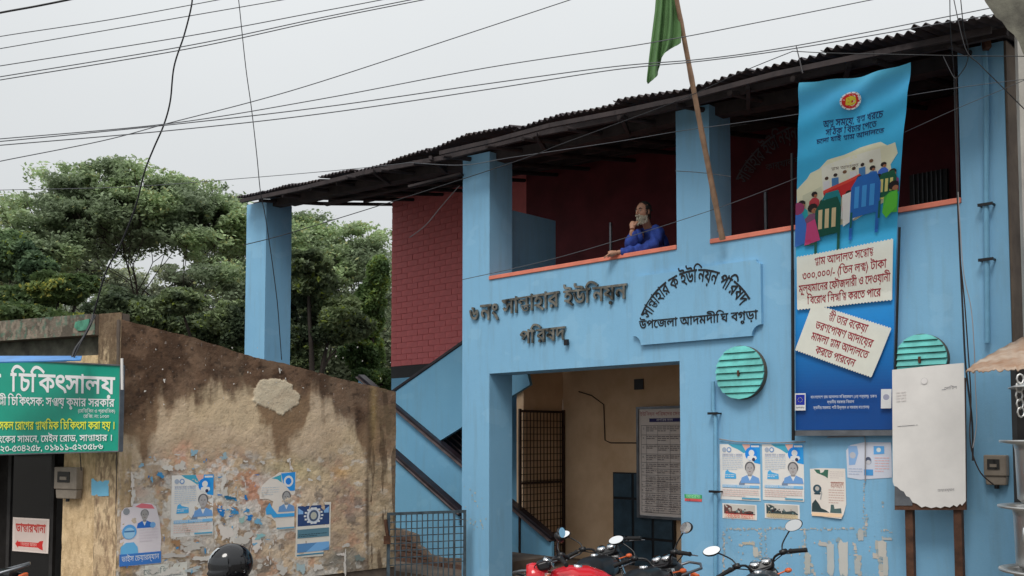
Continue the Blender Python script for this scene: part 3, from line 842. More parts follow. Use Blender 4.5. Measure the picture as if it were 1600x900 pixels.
# blue plaque with painted arc of letters
c = [FA.px(*q, -0.02) for q in ((990, 436), (1190, 400), (1189, 508), (1175, 527), (1008, 541), (992, 527))]
PL = empty('name_plaque', FA.P(3.6, -0.02, 2.82), 'raised blue concrete plaque with notched corners and an arc of black letters', 'plaque')
xl, xr, zt, zb = c[0][0], c[1][0], 3.60, 2.83
nt_ = 0.11
outl = [(xl, zt)]
outl = []
for cx, cz, a0 in ((xl, zb, 90), (xr, zb, 180)):
    pass
def arcp(cx, cz, a0, a1, r, n=8): return [(cx + r * math.cos(math.radians(a0 + (a1 - a0) * k / n)), cz + r * math.sin(math.radians(a0 + (a1 - a0) * k / n))) for k in range(n + 1)]
outl = arcp(xl, zb, 90, 0, nt_) + arcp(xr, zb, 180, 90, nt_) + arcp(xr, zt, 270, 180, 0.05) + arcp(xl, zt, 0, -90, 0.05)
mb = MB()
from mathutils.geometry import tessellate_polygon
n = len(outl); tr = tessellate_polygon([[Vector((x, z, 0)) for x, z in outl]])
mb.add([FA.P(x, -0.045, z) for x, z in outl] + [FA.P(x, -0.001, z) for x, z in outl], [list(t) for t in tr] + [(i, n + i, n + (i + 1) % n, (i + 1) % n) for i in range(n)])
mb.build('panel', 'blue', PL)
def arc_text(txt, pts, fr, d, size, depth, mat, root, name='letter', bold=0.0, span=None):
    p0, p1, p2 = [Vector(fr.px(*q, d)) for q in pts]
    ax, ay = p0; bx, by = p1; cx, cy = p2
    dd = 2 * (ax * (by - cy) + bx * (cy - ay) + cx * (ay - by))
    ux = ((ax * ax + ay * ay) * (by - cy) + (bx * bx + by * by) * (cy - ay) + (cx * cx + cy * cy) * (ay - by)) / dd
    uy = ((ax * ax + ay * ay) * (cx - bx) + (bx * bx + by * by) * (ax - cx) + (cx * cx + cy * cy) * (bx - ax)) / dd
    C_ = Vector((ux, uy)); R = (p0 - C_).length
    a0 = math.atan2(p0.y - uy, p0.x - ux); a1 = math.atan2(p2.y - uy, p2.x - ux)
    if a0 < a1: a0 += 2 * math.pi
    g_ = layout(txt, 3); X0 = min(q[2] for q in g_); X1 = max(q[3] for q in g_)
    def mp(x, y):
        a = a0 + (a1 - a0) * (x - X0) / (X1 - X0); r_ = R + (y - 0.62) * size
        return ux + r_ * math.cos(a), uy + r_ * math.sin(a)
    letters3d(txt, fr, mp, None, mat, root, depth, d, name=name, bold=bold)
arc_text('সা{ন|ত}াহার ক ইউনিয়ন পরিষদ', ((1002, 492), (1088, 421), (1172, 466)), FA, -0.045, 0.21, 0.006, 'black', PL, bold=0.012)
mp, s_ = line_map(FA, (999, 502), (1184, 485), -0.045, 'উপজেলা আদমদীঘি বগুড়া')
letters3d('উপজেলা আদমদীঘি বগুড়া', FA, mp, None, 'black', PL, 0.006, -0.045, bold=0.01)
# dim lettering on the veranda's dark wall
M['dimletter'] = simple('dim_grey_letter_paint', (0.16, 0.15, 0.17), 0.7)
arc_text('সা{ন|ত}াহার ইউনিয়ন পরিষদ', ((1150, 280), (1195, 222), (1300, 190)), FA, DB, 0.3, 0.004, 'dimletter', IW, name='lettering', bold=0.01)
mp, s_ = line_map(FA, (1196, 258), (1250, 245), DB, 'কার্যালয়'); letters3d('কার্যালয়', FA, mp, None, 'dimletter', IW, 0.004, DB, name='lettering')

# ------------------------------------------------------------ round slatted vents
def vent(cx, cy, w_px, label):
    c_ = FA.px(cx, cy, -0.06); r_ = (FA.px(cx + w_px / 2, cy, -0.06)[0] - FA.px(cx - w_px / 2, cy, -0.06)[0]) / 2
    v = empty('round_vent', FA.P(c_[0], -0.001, c_[1]), label, 'vent', 'round turquoise vents on the blue wall')
    mb = MB(); pr = [(c_[0] + r_ * math.cos(k / 40 * 2 * math.pi), c_[1] + r_ * math.sin(k / 40 * 2 * math.pi)) for k in range(40)]
    mb.prism(FA, pr, -0.07, -0.002); mb.build('drum', 'aquad', v)
    n_ = 8; hh = 2 * r_ / n_
    for k in range(n_):
        z0 = c_[1] - r_ + k * hh; z1 = z0 + hh - 0.006; P_ = []
        for z in np.linspace(z0, z1, 5):
            q = max(0.0, r_ ** 2 - (z - c_[1]) ** 2) ** .5; P_.append((q, z))
        pts = [(c_[0] + q * 1.01, z) for q, z in P_] + [(c_[0] - q * 1.01, z) for q, z in P_[::-1]]
        mb = MB(); n2 = len(pts)
        dz = lambda z: -0.078 - 0.02 * (1 - (z - z0) / (z1 - z0))
        mb.add([FA.P(x, dz(z) + random.uniform(0, .002), z) for x, z in pts] + [FA.P(x, -0.072, z) for x, z in pts], [list(range(n2)), list(range(n2, 2 * n2))[::-1]] + [(i, n2 + i, n2 + (i + 1) % n2, (i + 1) % n2) for i in range(n2)])
        mb.build('slat', 'aqua', v)
    mb = MB(); mb.box(FA, c_[0] - 0.014, c_[0] + 0.006, -0.105, -0.08, c_[1] - 0.035, c_[1] + 0.02); mb.build('latch', 'rustypost', v)
vent(1157, 582, 74, 'round turquoise slatted vent beside the steel pipe, left of the tall banner')
vent(1440, 561, 80, 'round turquoise slatted vent partly hidden behind the white notice board')

# ------------------------------------------------------------ pipes, meter, cables on the wall
def pipe(pts, r_, clamps, label, d=-0.05):
    P_ = [FA.P(*(lambda q: (q[0], d, q[1]))(FA.px(x, y, d))) for x, y in pts]
    v = empty('wall_pipe', P_[-1], label, 'pipe')
    mb = MB(); mb.tube(P_, r_, 10); mb.build('tube', 'pipe', v)
    for x, y in clamps:
        q = FA.px(x, y, d); mb = MB(); mb.box(FA, q[0] - 0.06, q[0] + 0.06, d - 0.035, d - 0.02, q[1] - 0.012, q[1] + 0.012); mb.box(FA, q[0] - 0.058, q[0] - 0.045, d - 0.0201, -0.001, q[1] - 0.008, q[1] + 0.008); mb.box(FA, q[0] + 0.045, q[0] + 0.058, d - 0.0201, -0.001, q[1] - 0.008, q[1] + 0.008)
        mb.build('clamp', 'black', v)
pipe([(1537, 66), (1541, 120), (1541, 320), (1543, 536)], 0.022, [(1541, 320), (1542, 406)], 'thin blue painted pipe running down the right end pillar')
pipe([(1114, 596), (1114, 640), (1118, 650), (1118, 910)], 0.022, [(1116, 646), (1118, 768)], 'blue painted conduit below the left round vent')
a = W(1540, 58, FA.P(6.6, -.1, 0).y); mb = MB(); mb.beam(a, a + Vector((0, -.02, -0.11)), 0.05, 0.06); mb.build('downspout', 'rustypost', B)

def meter(fr, c0, c1, d, label):
    a = fr.px(*c0, d); b = fr.px(*c1, d); x0, x1 = sorted((a[0], b[0])); z0, z1 = sorted((a[1], b[1]))
    v = empty('electric_meter', fr.P((x0 + x1) / 2, d, z0), label, 'meter', 'electric meters on the walls')
    w_, h_ = x1 - x0, z1 - z0
    mb = MB(); mb.box(fr, x0, x1, d - 0.09, d - 0.001, z0 + h_ * .3, z1); mb.prism(fr, [(x0 + w_ * .06, z0), (x1 - w_ * .06, z0), (x1 - w_ * .02, z0 + h_ * .298), (x0 + w_ * .02, z0 + h_ * .298)], d - 0.075, d - 0.001); mb.build('case', 'meter', v, 0.01)
    mb = MB(); mb.box(fr, x0 + w_ * .18, x1 - w_ * .28, d - 0.097, d - 0.0901, z0 + h_ * .52, z1 - h_ * .14); mb.build('window', 'glassdark', v)
    mb = MB(); mb.box(fr, x0 + w_ * .3, x1 - w_ * .4, d - 0.101, d - 0.0971, z0 + h_ * .6, z1 - h_ * .3); mb.build('dial', 'meter', v)
    mb = MB(); mb.tube([fr.P((x0 + x1) / 2, d - .05, z0), fr.P((x0 + x1) / 2, d - .05, z0 - 0.03)], 0.02); mb.build('gland', 'black', v)
    return v
meter(FA, (1543, 757), (1577, 711), 0, 'brown electric meter on the blue wall right of the white board')

# ------------------------------------------------------------ banner
BNW, BNH = 1.0, 3.6
def bcorner(px, py, d): q = FA.px(px, py, d); return FA.P(q[0], d, q[1])
rowsB = [(-0.74, (1250, 130), (1424, 98)), (-0.50, (1247, 250), (1411, 222)), (-0.16, (1244, 385), (1402, 355)), (-0.07, (1243, 470), (1398, 455)), (-0.07, (1243, 560), (1396, 556)), (-0.07, (1243, 672), (1394, 671))]
ty = [0, 0.22, 0.46, 0.62, 0.79, 1.0]
LT = [bcorner(*r_[1], r_[0]) for r_ in rowsB]; RT = [bcorner(*r_[2], r_[0]) for r_ in rowsB]
def catm(P_, t):
    i = 0
    while i < len(ty) - 2 and t > ty[i + 1]: i += 1
    f = (t - ty[i]) / (ty[i + 1] - ty[i])
    return P_[i].lerp(P_[i + 1], f)
def bmap(a, b, l):
    s_ = a / BNW; t = b / BNH
    L_, R_ = catm(LT, t), catm(RT, t); p = L_.lerp(R_, s_)
    # swags below the top edge and long gentle waves
    sag = math.sin(math.pi * s_)
    fold = 0.018 * math.exp(-t * 9) * math.sin(s_ * 9 + t * 60) + 0.02 * math.sin(s_ * 17 + 2) * math.exp(-t * 4) + 0.006 * math.sin(s_ * 7 + t * 4)
    p = p + Vector((0, 0, -0.03 * sag * math.exp(-t * 6)))
    nv = Vector((-FA.ed.x, -FA.ed.y, 0))
    return p + nv * (fold + l)
BN = empty('campaign_banner', FA.P(5.3, -0.07, 1.85), 'tall blue banner hanging from the roof edge with a meeting picture and two white panels', 'banner')
cb = MB()
def bcol(s_, t):
    top = np.array(lin((70, 150, 180))); mid = np.array(lin((52, 150, 212))); low = np.array(lin((18, 112, 178))); bot = np.array(lin((8, 62, 125)))
    ks = [0, 0.12, 0.5, 0.72, 0.9, 1.0]; cs = [top, mid, mid, low, bot, bot * 1.0]
    i = 0
    while i < 4 and t > ks[i + 1]: i += 1
    f = (t - ks[i]) / (ks[i + 1] - ks[i]); c_ = cs[i] * (1 - f) + cs[i + 1] * f
    return tuple(np.minimum(c_ * 1.6, .85))
nx_, ny_ = 36, 110
for j in range(ny_):
    for i in range(nx_):
        q = [(i / nx_, (j + 1) / ny_), ((i + 1) / nx_, (j + 1) / ny_), ((i + 1) / nx_, j / ny_), (i / nx_, j / ny_)]
        cb.add([bmap(x * BNW, y * BNH, 0) for x, y in q], [(0, 1, 2, 3)], 0, bcol((i + .5) / nx_, (j + .5) / ny_), True)
CL = cb.build('cloth', 'cloth', BN)
bmx = bmesh.new(); bmx.from_mesh(CL.data); bmesh.ops.remove_doubles(bmx, verts=bmx.verts, dist=1e-5); bmx.to_mesh(CL.data); bmx.free()
def bmap2(a, b, l): return bmap(a, float(np.interp(b / BNH, [0, .098, .168, .242, .325, .612, .7, 1], [0, .071, .128, .176, .207, .466, .55, 1])) * BNH, l)
A = Art(BNW, BNH, bmap2, 0.00022, maxe=0.05); A.k = 8
ay = 0.095
for t_, y_ in (('অ{ল|প} সময়ে, {স|ব}{ল|প} খরচে', 0.168), ('সঠিক বিচার পেতে', 0.205), ('চলো যাই {গ|র}াম আদালতে', 0.242)):
    A.text(t_, 0.52 - (y_ - 0.168) * .3, y_, width={0.168: 0.56, 0.205: 0.48, 0.242: 0.64}[y_], size=0.15, c=(24, 44, 92), bold=0.012)
# meeting illustration
sc_ = lambda pts: [(x, y) for x, y in pts]
A.poly([(0.0, 0.43), (0.1, 0.40), (0.13, 0.385), (0.22, 0.375), (0.3, 0.353), (0.45, 0.345), (0.6, 0.33), (0.8, 0.325), (0.86, 0.34), (0.93, 0.335), (0.96, 0.37), (0.9, 0.4), (0.97, 0.5), (0.6, 0.555), (0.3, 0.57), (0.02, 0.58)], (206, 204, 178))
A.poly([(0.24, 0.372), (0.5, 0.352), (0.8, 0.345), (0.83, 0.43), (0.27, 0.46)], (222, 220, 196))
A.poly([(0.06, 0.45), (0.25, 0.43), (0.27, 0.50), (0.08, 0.53)], (188, 190, 168))
A.text('{গ|র}াম আদালত', 0.47, 0.383, size=0.05, c=(90, 70, 60))
for k in range(6):
    x = 0.28 + k * 0.085; y = 0.425 - k * 0.006
    A.disc(x + .02, y - .016, 0.02, [(70, 50, 40), (50, 40, 40), (110, 80, 60)][k % 3], seg=8); A.rect(x - 0.012, y - 0.008, x + 0.052, y + 0.022, [(200, 200, 205), (70, 120, 170), (225, 215, 190)][k % 3], -3)
A.poly([(0.27, 0.452), (0.62, 0.418), (0.66, 0.452), (0.3, 0.49)], (186, 44, 48)); A.poly([(0.27, 0.446), (0.62, 0.411), (0.63, 0.42), (0.27, 0.455)], (214, 70, 60))
def chairp(x, y, s_, c_, c2):
    A.poly([(x - .09 * s_, y - .03 * s_), (x - .05 * s_, y - .05 * s_), (x + .07 * s_, y - .055 * s_), (x + .1 * s_, y - .03 * s_), (x + .1 * s_, y + .03 * s_), (x - .09 * s_, y + .035 * s_)], c_)
    for k in range(3): A.rect(x - .065 * s_ + k * .05 * s_, y - .03 * s_, x - .035 * s_ + k * .05 * s_, y + .015 * s_, c2)
    A.rect(x - .09 * s_, y + .03 * s_, x - .07 * s_, y + .08 * s_, c_); A.rect(x + .08 * s_, y + .03 * s_, x + .1 * s_, y + .075 * s_, c_)
def personp(x, y, s_, sh, hr=(40, 34, 36), sk_=(150, 100, 75)):
    A.poly([(x - .06 * s_, y + .05 * s_), (x - .055 * s_, y + .018 * s_), (x - .02 * s_, y + .008 * s_), (x + .02 * s_, y + .008 * s_), (x + .055 * s_, y + .018 * s_), (x + .065 * s_, y + .055 * s_)], sh)
    A.disc(x, y - .004 * s_, .034 * s_, hr, seg=10); A.disc(x + .012 * s_, y + .002 * s_, .02 * s_, sk_, seg=8)
personp(0.18, 0.455, 0.9, (170, 60, 70)); personp(0.62, 0.43, 1.0, (60, 110, 160)); personp(0.74, 0.405, 0.8, (90, 130, 180)); personp(0.84, 0.4, 0.8, (60, 100, 190)); personp(0.27, 0.485, 1.0, (60, 140, 150))
personp(0.52, 0.47, 1.0, (200, 80, 80)); personp(0.40, 0.485, 1.1, (215, 215, 215)); personp(0.80, 0.44, 1.2, (214, 196, 110)); personp(0.93, 0.43, 1.1, (120, 60, 110))
chairp(0.88, 0.47, 0.9, (26, 84, 62), (200, 190, 120)); chairp(0.35, 0.505, 1.0, (30, 120, 130), (210, 210, 200))
personp(0.06, 0.48, 1.1, (40, 150, 160)); personp(0.17, 0.5, 1.5, (120, 80, 110)); A.poly([(0, 0.5), (0.06, 0.5), (0.11, 0.54), (0.12, 0.6), (0, 0.61)], (60, 110, 190)); A.disc(0.02, 0.49, 0.07, (140, 60, 100), seg=12)
A.poly([(0.46, 0.47), (0.58, 0.46), (0.6, 0.55), (0.48, 0.57)], (226, 222, 205))
chairp(0.32, 0.545, 1.35, (20, 78, 66), (196, 178, 140)); chairp(0.68, 0.497, 1.5, (36, 96, 170), (60, 140, 210)); A.rect(0.55, 0.53, 0.57, 0.58, (24, 90, 80)); A.rect(0.82, 0.51, 0.84, 0.565, (24, 90, 80))
personp(0.95, 0.475, 1.5, (70, 160, 60), (30, 26, 30)); A.poly([(0.86, 0.55), (0.9, 0.495), (0.99, 0.485), (0.99, 0.54), (0.9, 0.57)], (84, 176, 58)); A.poly([(0.12, 0.54), (0.2, 0.53), (0.26, 0.6), (0.1, 0.61)], (188, 70, 120)); A.rect(0.1, 0.605, 0.2, 0.612, (30, 70, 60)); A.disc(0.14, 0.6, 0.03, (190, 60, 110), seg=8)
# stamp edged text panels
A.mb.build('picture_print', 'cloth', CL)
A = Art(BNW, BNH, bmap, 0.0003, maxe=0.05); A.k = 90
A.disc(0.5, 0.071, 0.093, (225, 225, 215)); A.disc(0.5, 0.071, 0.078, (190, 40, 40)); A.poly([(0.46, 0.062), (0.5, 0.057), (0.54, 0.062), (0.55, 0.077), (0.51, 0.085), (0.455, 0.081)], (214, 190, 60))
for k in range(12):
    a_ = k / 12 * 2 * math.pi; A.k -= 1; A.disc(0.5 + 0.086 * math.cos(a_), 0.071 + 0.086 * math.sin(a_) * BNW / BNH, 0.006, (120, 60, 60), seg=5)
def stamp(x0, y0, x1, y1, rot, lines_):
    A.rect(x0 - .0, y0, x1, y1, (208, 208, 196), rot); k0 = A.k
    cx, cy = (x0 + x1) / 2, (y0 + y1) / 2; r_ = math.radians(rot); w_, h_ = (x1 - x0) * BNW, (y1 - y0) * BNH
    def tp(a, b): return cx + (a * math.cos(r_) - b * math.sin(r_)) / BNW, cy + (a * math.sin(r_) + b * math.cos(r_)) / BNH
    nn = 30
    for k in range(nn):
        for b in (-h_ / 2, h_ / 2):
            q = tp(-w_ / 2 + w_ * (k + .5) / nn, b); A.k = k0 + 0; A.disc(q[0], q[1], 0.009, lin_c((208, 208, 196)), seg=6)
    A.k = k0 + 2
    for i, (t_, wf) in enumerate(lines_):
        q = tp(0, -h_ / 2 + h_ * (i + 0.62) / (len(lines_) + 0.25)); A.text(t_, q[0], q[1], width=wf * (x1 - x0), size=0.118, c=(138, 34, 46), rot=rot, bold=0.014)
lin_c = lambda c_: c_
stamp(0.03, 0.492, 0.985, 0.645, -1.0, [('{গ|র}াম আদালত স{ব|ব}ো{চ|চ}', 0.62), ('৩০০,০০০/- (তিন ল{ক|ষ}) টাকা', 0.88), ('মূল্যমানের ফৌজদারী ও দেওয়ানী', 0.96), ('বিরোধ নি{ষ|প}{ত|ত}ি করতে পারে', 0.78)])
stamp(0.075, 0.672, 0.925, 0.812, 21, [('{স|ত}ী তার বকেয়া', 0.5), ('ভরণপোষণ আদায়ের', 0.74), ('মামলা {গ|র}াম আদালতে', 0.74), ('করতে পারবেন', 0.52)])
A.rect(0.01, 0.893, 0.125, 0.943, (214, 214, 220)); A.rect(0.02, 0.897, 0.115, 0.927, (22, 40, 150)); A.rect(0.9, 0.885, 1.0, 0.94, (214, 214, 214)); A.disc(0.95, 0.908, 0.03, (150, 150, 170))
for k in range(8):
    a_ = k / 8 * 2 * math.pi; A.disc(0.067 + 0.024 * math.cos(a_), 0.912 + 0.024 * math.sin(a_) * BNW / BNH, 0.004, (220, 200, 60), seg=5); A.k -= 1
A.k += 1; A.text('ইউরোপীয় ইউনিয়ন', 0.067, 0.935, width=0.09, size=0.02, c=(30, 30, 60))
A.text('বাংলাদেশে {গ|র}াম আদালত স{ক|র}িয়করণ (২য় পর্যায়) {প|র}ক{ল|প}', 0.52, 0.905, width=0.68, size=0.042, c=(205, 215, 230)); A.text('স্থানীয় সরকার বিভাগ', 0.5, 0.92, width=0.28, size=0.042, c=(205, 215, 230)); A.text('স্থানীয় সরকার, প{ল|ল}ী উন্নয়ন ও সমবায় ম{ন|ত}ণালয়', 0.5, 0.936, width=0.58, size=0.042, c=(205, 215, 230))
pr = A.mb.build('banner_print', 'cloth', CL)
mb = MB()
mb.tube([LT[3] + Vector((-.03, -.02, .3)), LT[-1] + Vector((-.03, -.02, -.10))], 0.016, 8); mb.build('frame_rod', 'black', BN)
mb = MB(); mb.tube([LT[2] + Vector((-.035, -.03, 0.9)), LT[3] + Vector((-.03, -.02, .3))], 0.014, 8); mb.build('frame_rod', 'black', BN)
mb = MB(); mb.beam(LT[-1] + Vector((-.02, 0, -.03)), RT[-1] + Vector((.02, 0, -.03)), 0.03, 0.05); mb.build('bottom_rail', 'metal', BN)
mb = MB(); mb.tube([RT[2] + Vector((.02, -.0, 0)), RT[-1] + Vector((.015, 0, 0))], 0.012, 8); mb.build('frame_rod', 'black', BN)
# ------------------------------------------------------------ posters
def ragged(x0, y0, x1, y1, n=7, j=0.03, bite=None):
    pts = []
    for a, b in (((x0, y0), (x1, y0)), ((x1, y0), (x1, y1)), ((x1, y1), (x0, y1)), ((x0, y1), (x0, y0))):
        for k in range(n):
            t = k / n; pts.append((a[0] + (b[0] - a[0]) * t + random.uniform(-j, j), a[1] + (b[1] - a[1]) * t + random.uniform(-j, j)))
    return pts
def portrait(A, cx, cy, s_, shirt, skin=(150, 140, 138), hair=(70, 70, 74), col2=(225, 225, 228)):
    A.poly([(cx - .17 * s_, cy + .2 * s_), (cx - .15 * s_, cy + .13 * s_), (cx - .05 * s_, cy + .095 * s_), (cx + .05 * s_, cy + .095 * s_), (cx + .16 * s_, cy + .13 * s_), (cx + .18 * s_, cy + .2 * s_)], shirt)
    A.poly([(cx - .045 * s_, cy + .1 * s_), (cx + .045 * s_, cy + .1 * s_), (cx, cy + .17 * s_)], col2)
    A.rect(cx - .035 * s_, cy + .05 * s_, cx + .035 * s_, cy + .11 * s_, tuple(int(v * .85) for v in skin))
    A.disc(cx, cy - .01 * s_, .092 * s_, hair, seg=16); A.disc(cx, cy + .012 * s_, .072 * s_, skin, ry=.078 * s_, seg=16)
    A.k += 1
    for dx in (-.028, .028): A.rect(cx + (dx - .013) * s_, cy - .004 * s_, cx + (dx + .013) * s_, cy + .004 * s_, (60, 50, 50)); A.k -= 1
    A.k += 1; A.rect(cx - .02 * s_, cy + .046 * s_, cx + .02 * s_, cy + .052 * s_, (110, 70, 66)); A.rect(cx - .006 * s_, cy + .008 * s_, cx + .006 * s_, cy + .03 * s_, tuple(int(v * .88) for v in skin))
def art_candidate(A):
    A.poly([(0.22, 0.0), (0.55, 0.0), (0.62, 0.08), (0.66, 0.14), (0.6, 0.16), (0.45, 0.09), (0.32, 0.05)], (64, 150, 176)); A.poly([(0.55, 0.0), (1, 0.0), (1, 0.35), (0.86, 0.33), (0.7, 0.16)], (40, 140, 214))
    A.poly([(0.56, 0.0), (0.76, 0.0), (0.74, 0.08), (0.64, 0.11)], (226, 160, 148)); A.rect(0.78, 0.02, 0.98, 0.05, (230, 225, 225))
    A.disc(0.78, 0.17, 0.15, (28, 124, 212)); A.disc(0.79, 0.155, 0.07, (222, 215, 212)); A.poly([(0.68, 0.27), (0.7, 0.21), (0.79, 0.195), (0.9, 0.21), (0.92, 0.25), (0.85, 0.3)], (228, 226, 226)); A.disc(0.84, 0.27, 0.04, (50, 54, 84), seg=10)
    A.disc(0.12, 0.10, 0.055, (150, 160, 175), seg=12); A.disc(0.24, 0.10, 0.06, (110, 140, 180), seg=12); A.disc(0.24, 0.10, 0.035, (215, 215, 220), seg=10)
    A.lines(0.07, 0.22, 0.58, 8, 0.032, (176, 186, 198), 0.012); A.text('সকলের দোয়া ও সমর্থন', 0.32, 0.2, width=0.5, size=0.05, c=(140, 150, 175))
    A.poly([(0.12, 0.62), (0.14, 0.49), (0.2, 0.46), (0.24, 0.5), (0.4, 0.53), (0.41, 0.6), (0.4, 0.62)], (72, 158, 222)); A.lines(0.14, 0.545, 0.38, 2, 0.03, (210, 225, 235), 0.01)
    A.poly([(0.48, 0.7), (0.52, 0.65), (0.62, 0.62), (0.62, 0.75), (0.48, 0.75)], (112, 126, 148))
    portrait(A, 0.75, 0.42, 1.35, (104, 146, 196), (160, 156, 156), (88, 88, 92)); A.rect(0.06, 0.73, 0.98, 0.78, (112, 168, 220)); A.text('চেয়ারম্যান পদপ্রার্থী', 0.4, 0.755, size=0.035, c=(225, 235, 245))
    A.lines(0.06, 0.81, 0.96, 4, 0.035, (222, 184, 178), 0.016); A.rect(0.55, 0.95, 0.98, 0.975, (82, 150, 180))
def paper(fr, c0, c1, d, name, label, cat, group, base, art=None, clip=None, tilt=0, bend=None, lifts=0.0):
    a = fr.px(*c0, d); b = fr.px(*c1, d); x0, x1 = sorted((a[0], b[0])); z0, z1 = sorted((a[1], b[1]))
    w_, h_ = x1 - x0, z1 - z0
    ph = random.uniform(0, 6)
    def mp(aa, bb, l):
        s_, t = aa / w_, bb / h_
        wv = 0.004 + 0.0035 * math.sin(s_ * 5 + ph) * math.sin(t * 4 + ph) + lifts * max(0, t - 0.85)
        ang = math.radians(tilt); xx = aa * math.cos(ang) + bb * math.sin(ang); zz = z1 - bb * math.cos(ang) + aa * math.sin(ang)
        return fr.P(x0 + xx, d - wv - l, zz)
    A = Art(w_, h_, mp, 0.0002, maxe=0.06)
    if clip: A.poly(clip, base)
    else:
        # small-cell sheet so the paper can ripple
        A.k = 1
        cc = ink(base)
        for j in range(8):
            for i in range(6):
                x_, y_ = i / 6, j / 8
                A.mb.add([A.mp(p * w_, q * h_, 0.0002) for p, q in ((x_, y_ + 1 / 8), (x_ + 1 / 6, y_ + 1 / 8), (x_ + 1 / 6, y_), (x_, y_))], [(0, 1, 2, 3)], 0, cc, True)
        A.k = 4
        # ragged border strips
    A.k = max(A.k, 4)
    if art: art(A)
    o = thingmesh(A.mb, name, 'print', label, cat, group)
    return o
WHT = (214, 204, 200)
EG = 'paper posters pasted on the walls'
paper(FA, (1125, 694), (1189, 783), 0, 'poster', 'blue and white candidate poster nearest the pipe on the blue wall, left of its twin', 'poster', EG, WHT, art_candidate)
paper(FA, (1191, 694), (1257, 784), 0, 'poster', 'blue and white candidate poster on the blue wall, right of its twin', 'poster', EG, WHT, art_candidate)
def art_crowd(red):
    def f(A):
        A.poly([(0.05, 0.05), (0.95, 0.05), (0.95, 0.68), (0.05, 0.68)], (176, 172, 165))
        A.poly([(0.05, 0.68), (0.05, 0.1), (0.16, 0.0 + .08), (0.28, 0.2), (0.3, 0.5), (0.42, 0.45), (0.5, 0.6), (0.55, 0.3), (0.62, 0.5), (0.8, 0.42), (0.95, 0.5), (0.95, 0.68)], (92, 60, 56) if red else (52, 66, 68))
        for k in range(12): A.disc(random.uniform(.1, .92), random.uniform(.35, .62), random.uniform(.02, .04), random.choice([(40, 44, 48), (90, 110, 110), (150, 130, 120), (60, 40, 40)]), seg=6)
        A.rect(0.05, 0.7, 0.95, 0.92, (214, 186, 170) if red else (190, 172, 140)); A.text('বিক্ষোভ সমাবেশ', 0.5, 0.8, width=0.8, size=0.07, c=(200, 60, 50) if red else (168, 150, 120))
    return f
paper(FA, (1129, 786), (1183, 813), 0, 'poster', 'small landscape poster with a dark reddish crowd picture below the first candidate poster', 'poster', EG, WHT, art_crowd(True))
paper(FA, (1195, 786), (1250, 813), 0, 'poster', 'small landscape poster with a dark green crowd picture below the second candidate poster', 'poster', EG, WHT, art_crowd(False))
def art_green(A):
    A.poly([(0.12, 0.03), (0.28, 0.03), (0.3, 0.1), (0.38, 0.08), (0.42, 0.03), (0.52, 0.03), (0.5, 0.2), (0.42, 0.16), (0.2, 0.1)], (54, 96, 80)); A.lines(0.56, 0.06, 0.95, 4, 0.04, (190, 180, 176), 0.014)
    A.disc(0.2, 0.42, 0.12, (46, 70, 82)); A.disc(0.2, 0.41, 0.06, (170, 165, 160)); A.poly([(0.1, 0.5), (0.3, 0.5), (0.28, 0.53), (0.12, 0.53)], (40, 60, 70)); A.poly([(0.3, 0.42), (0.34, 0.5), (0.3, 0.64), (0.27, 0.62), (0.31, 0.5)], (150, 150, 150))
    A.text('মহাসমাবেশ', 0.76, 0.33, width=0.36, size=0.09, c=(150, 96, 84)); A.lines(0.52, 0.42, 0.95, 6, 0.05, (186, 160, 152), 0.016)
    A.poly([(0.03, 0.88), (0.04, 0.72), (0.14, 0.63), (0.24, 0.72), (0.3, 0.8), (0.45, 0.84), (0.54, 0.88)], (44, 60, 62)); A.poly([(0.56, 0.88), (0.58, 0.72), (0.66, 0.72), (0.68, 0.8), (0.86, 0.78), (0.88, 0.88)], (70, 92, 92)); A.rect(0.04, 0.89, 0.9, 0.96, (206, 176, 146))
paper(FA, (1266, 731), (1323, 812), 0, 'poster', 'white poster with dark green print and a curled lower edge, right of the candidate pair', 'poster', EG, (206, 198, 190), art_green, clip=[(0, 0.02), (0.3, 0), (0.99, 0.0), (1, 0.7), (0.93, 0.9), (0.88, 0.985), (0.4, 0.97), (0.02, 0.93)], lifts=0.1)
def art_faces(A):
    A.poly([(0.05, 0.1), (0.25, 0.1), (0.28, 0.3), (0.2, 0.6), (0.06, 0.62)], (126, 160, 200)); A.disc(0.15, 0.35, 0.07, (170, 172, 180)); A.disc(0.5, 0.5, 0.075, (150, 156, 172)); A.disc(0.5, 0.46, 0.06, (74, 82, 104), seg=10); A.disc(0.5, 0.53, 0.05, (180, 180, 186), seg=10)
    A.rect(0.4, 0.72, 0.6, 0.88, (70, 140, 196)); A.poly([(0.62, 0.1), (0.85, 0.1), (0.85, 0.3), (0.62, 0.32)], (86, 152, 214)); A.disc(0.73, 0.2, 0.05, (200, 210, 220), seg=10); A.lines(0.64, 0.4, 0.95, 6, 0.07, (206, 164, 164), 0.02); A.lines(0.05, 0.7, 0.36, 3, 0.07, (160, 170, 190), 0.02)
paper(FA, (1322, 691), (1394, 751), 0, 'poster', 'wide faded poster with two blue faces below the banner, beside the white board', 'poster', EG, (188, 192, 204), art_faces, clip=[(0, 0.22), (0.1, 0.08), (0.4, 0.0), (1, 0.0), (1, 0.92), (0.3, 1.0), (0.02, 0.95)])
def art_green_sticker(A):
    A.rect(0, 0, 1, 0.6, (50, 150, 90)); A.rect(0, 0.6, 1, 1, (190, 80, 80)); A.text('আমাদের ইউনিয়ন', 0.5, 0.3, width=0.85, size=0.05, c=(160, 220, 170)); A.text('০১৭', 0.3, 0.8, size=0.05, c=(40, 40, 60))
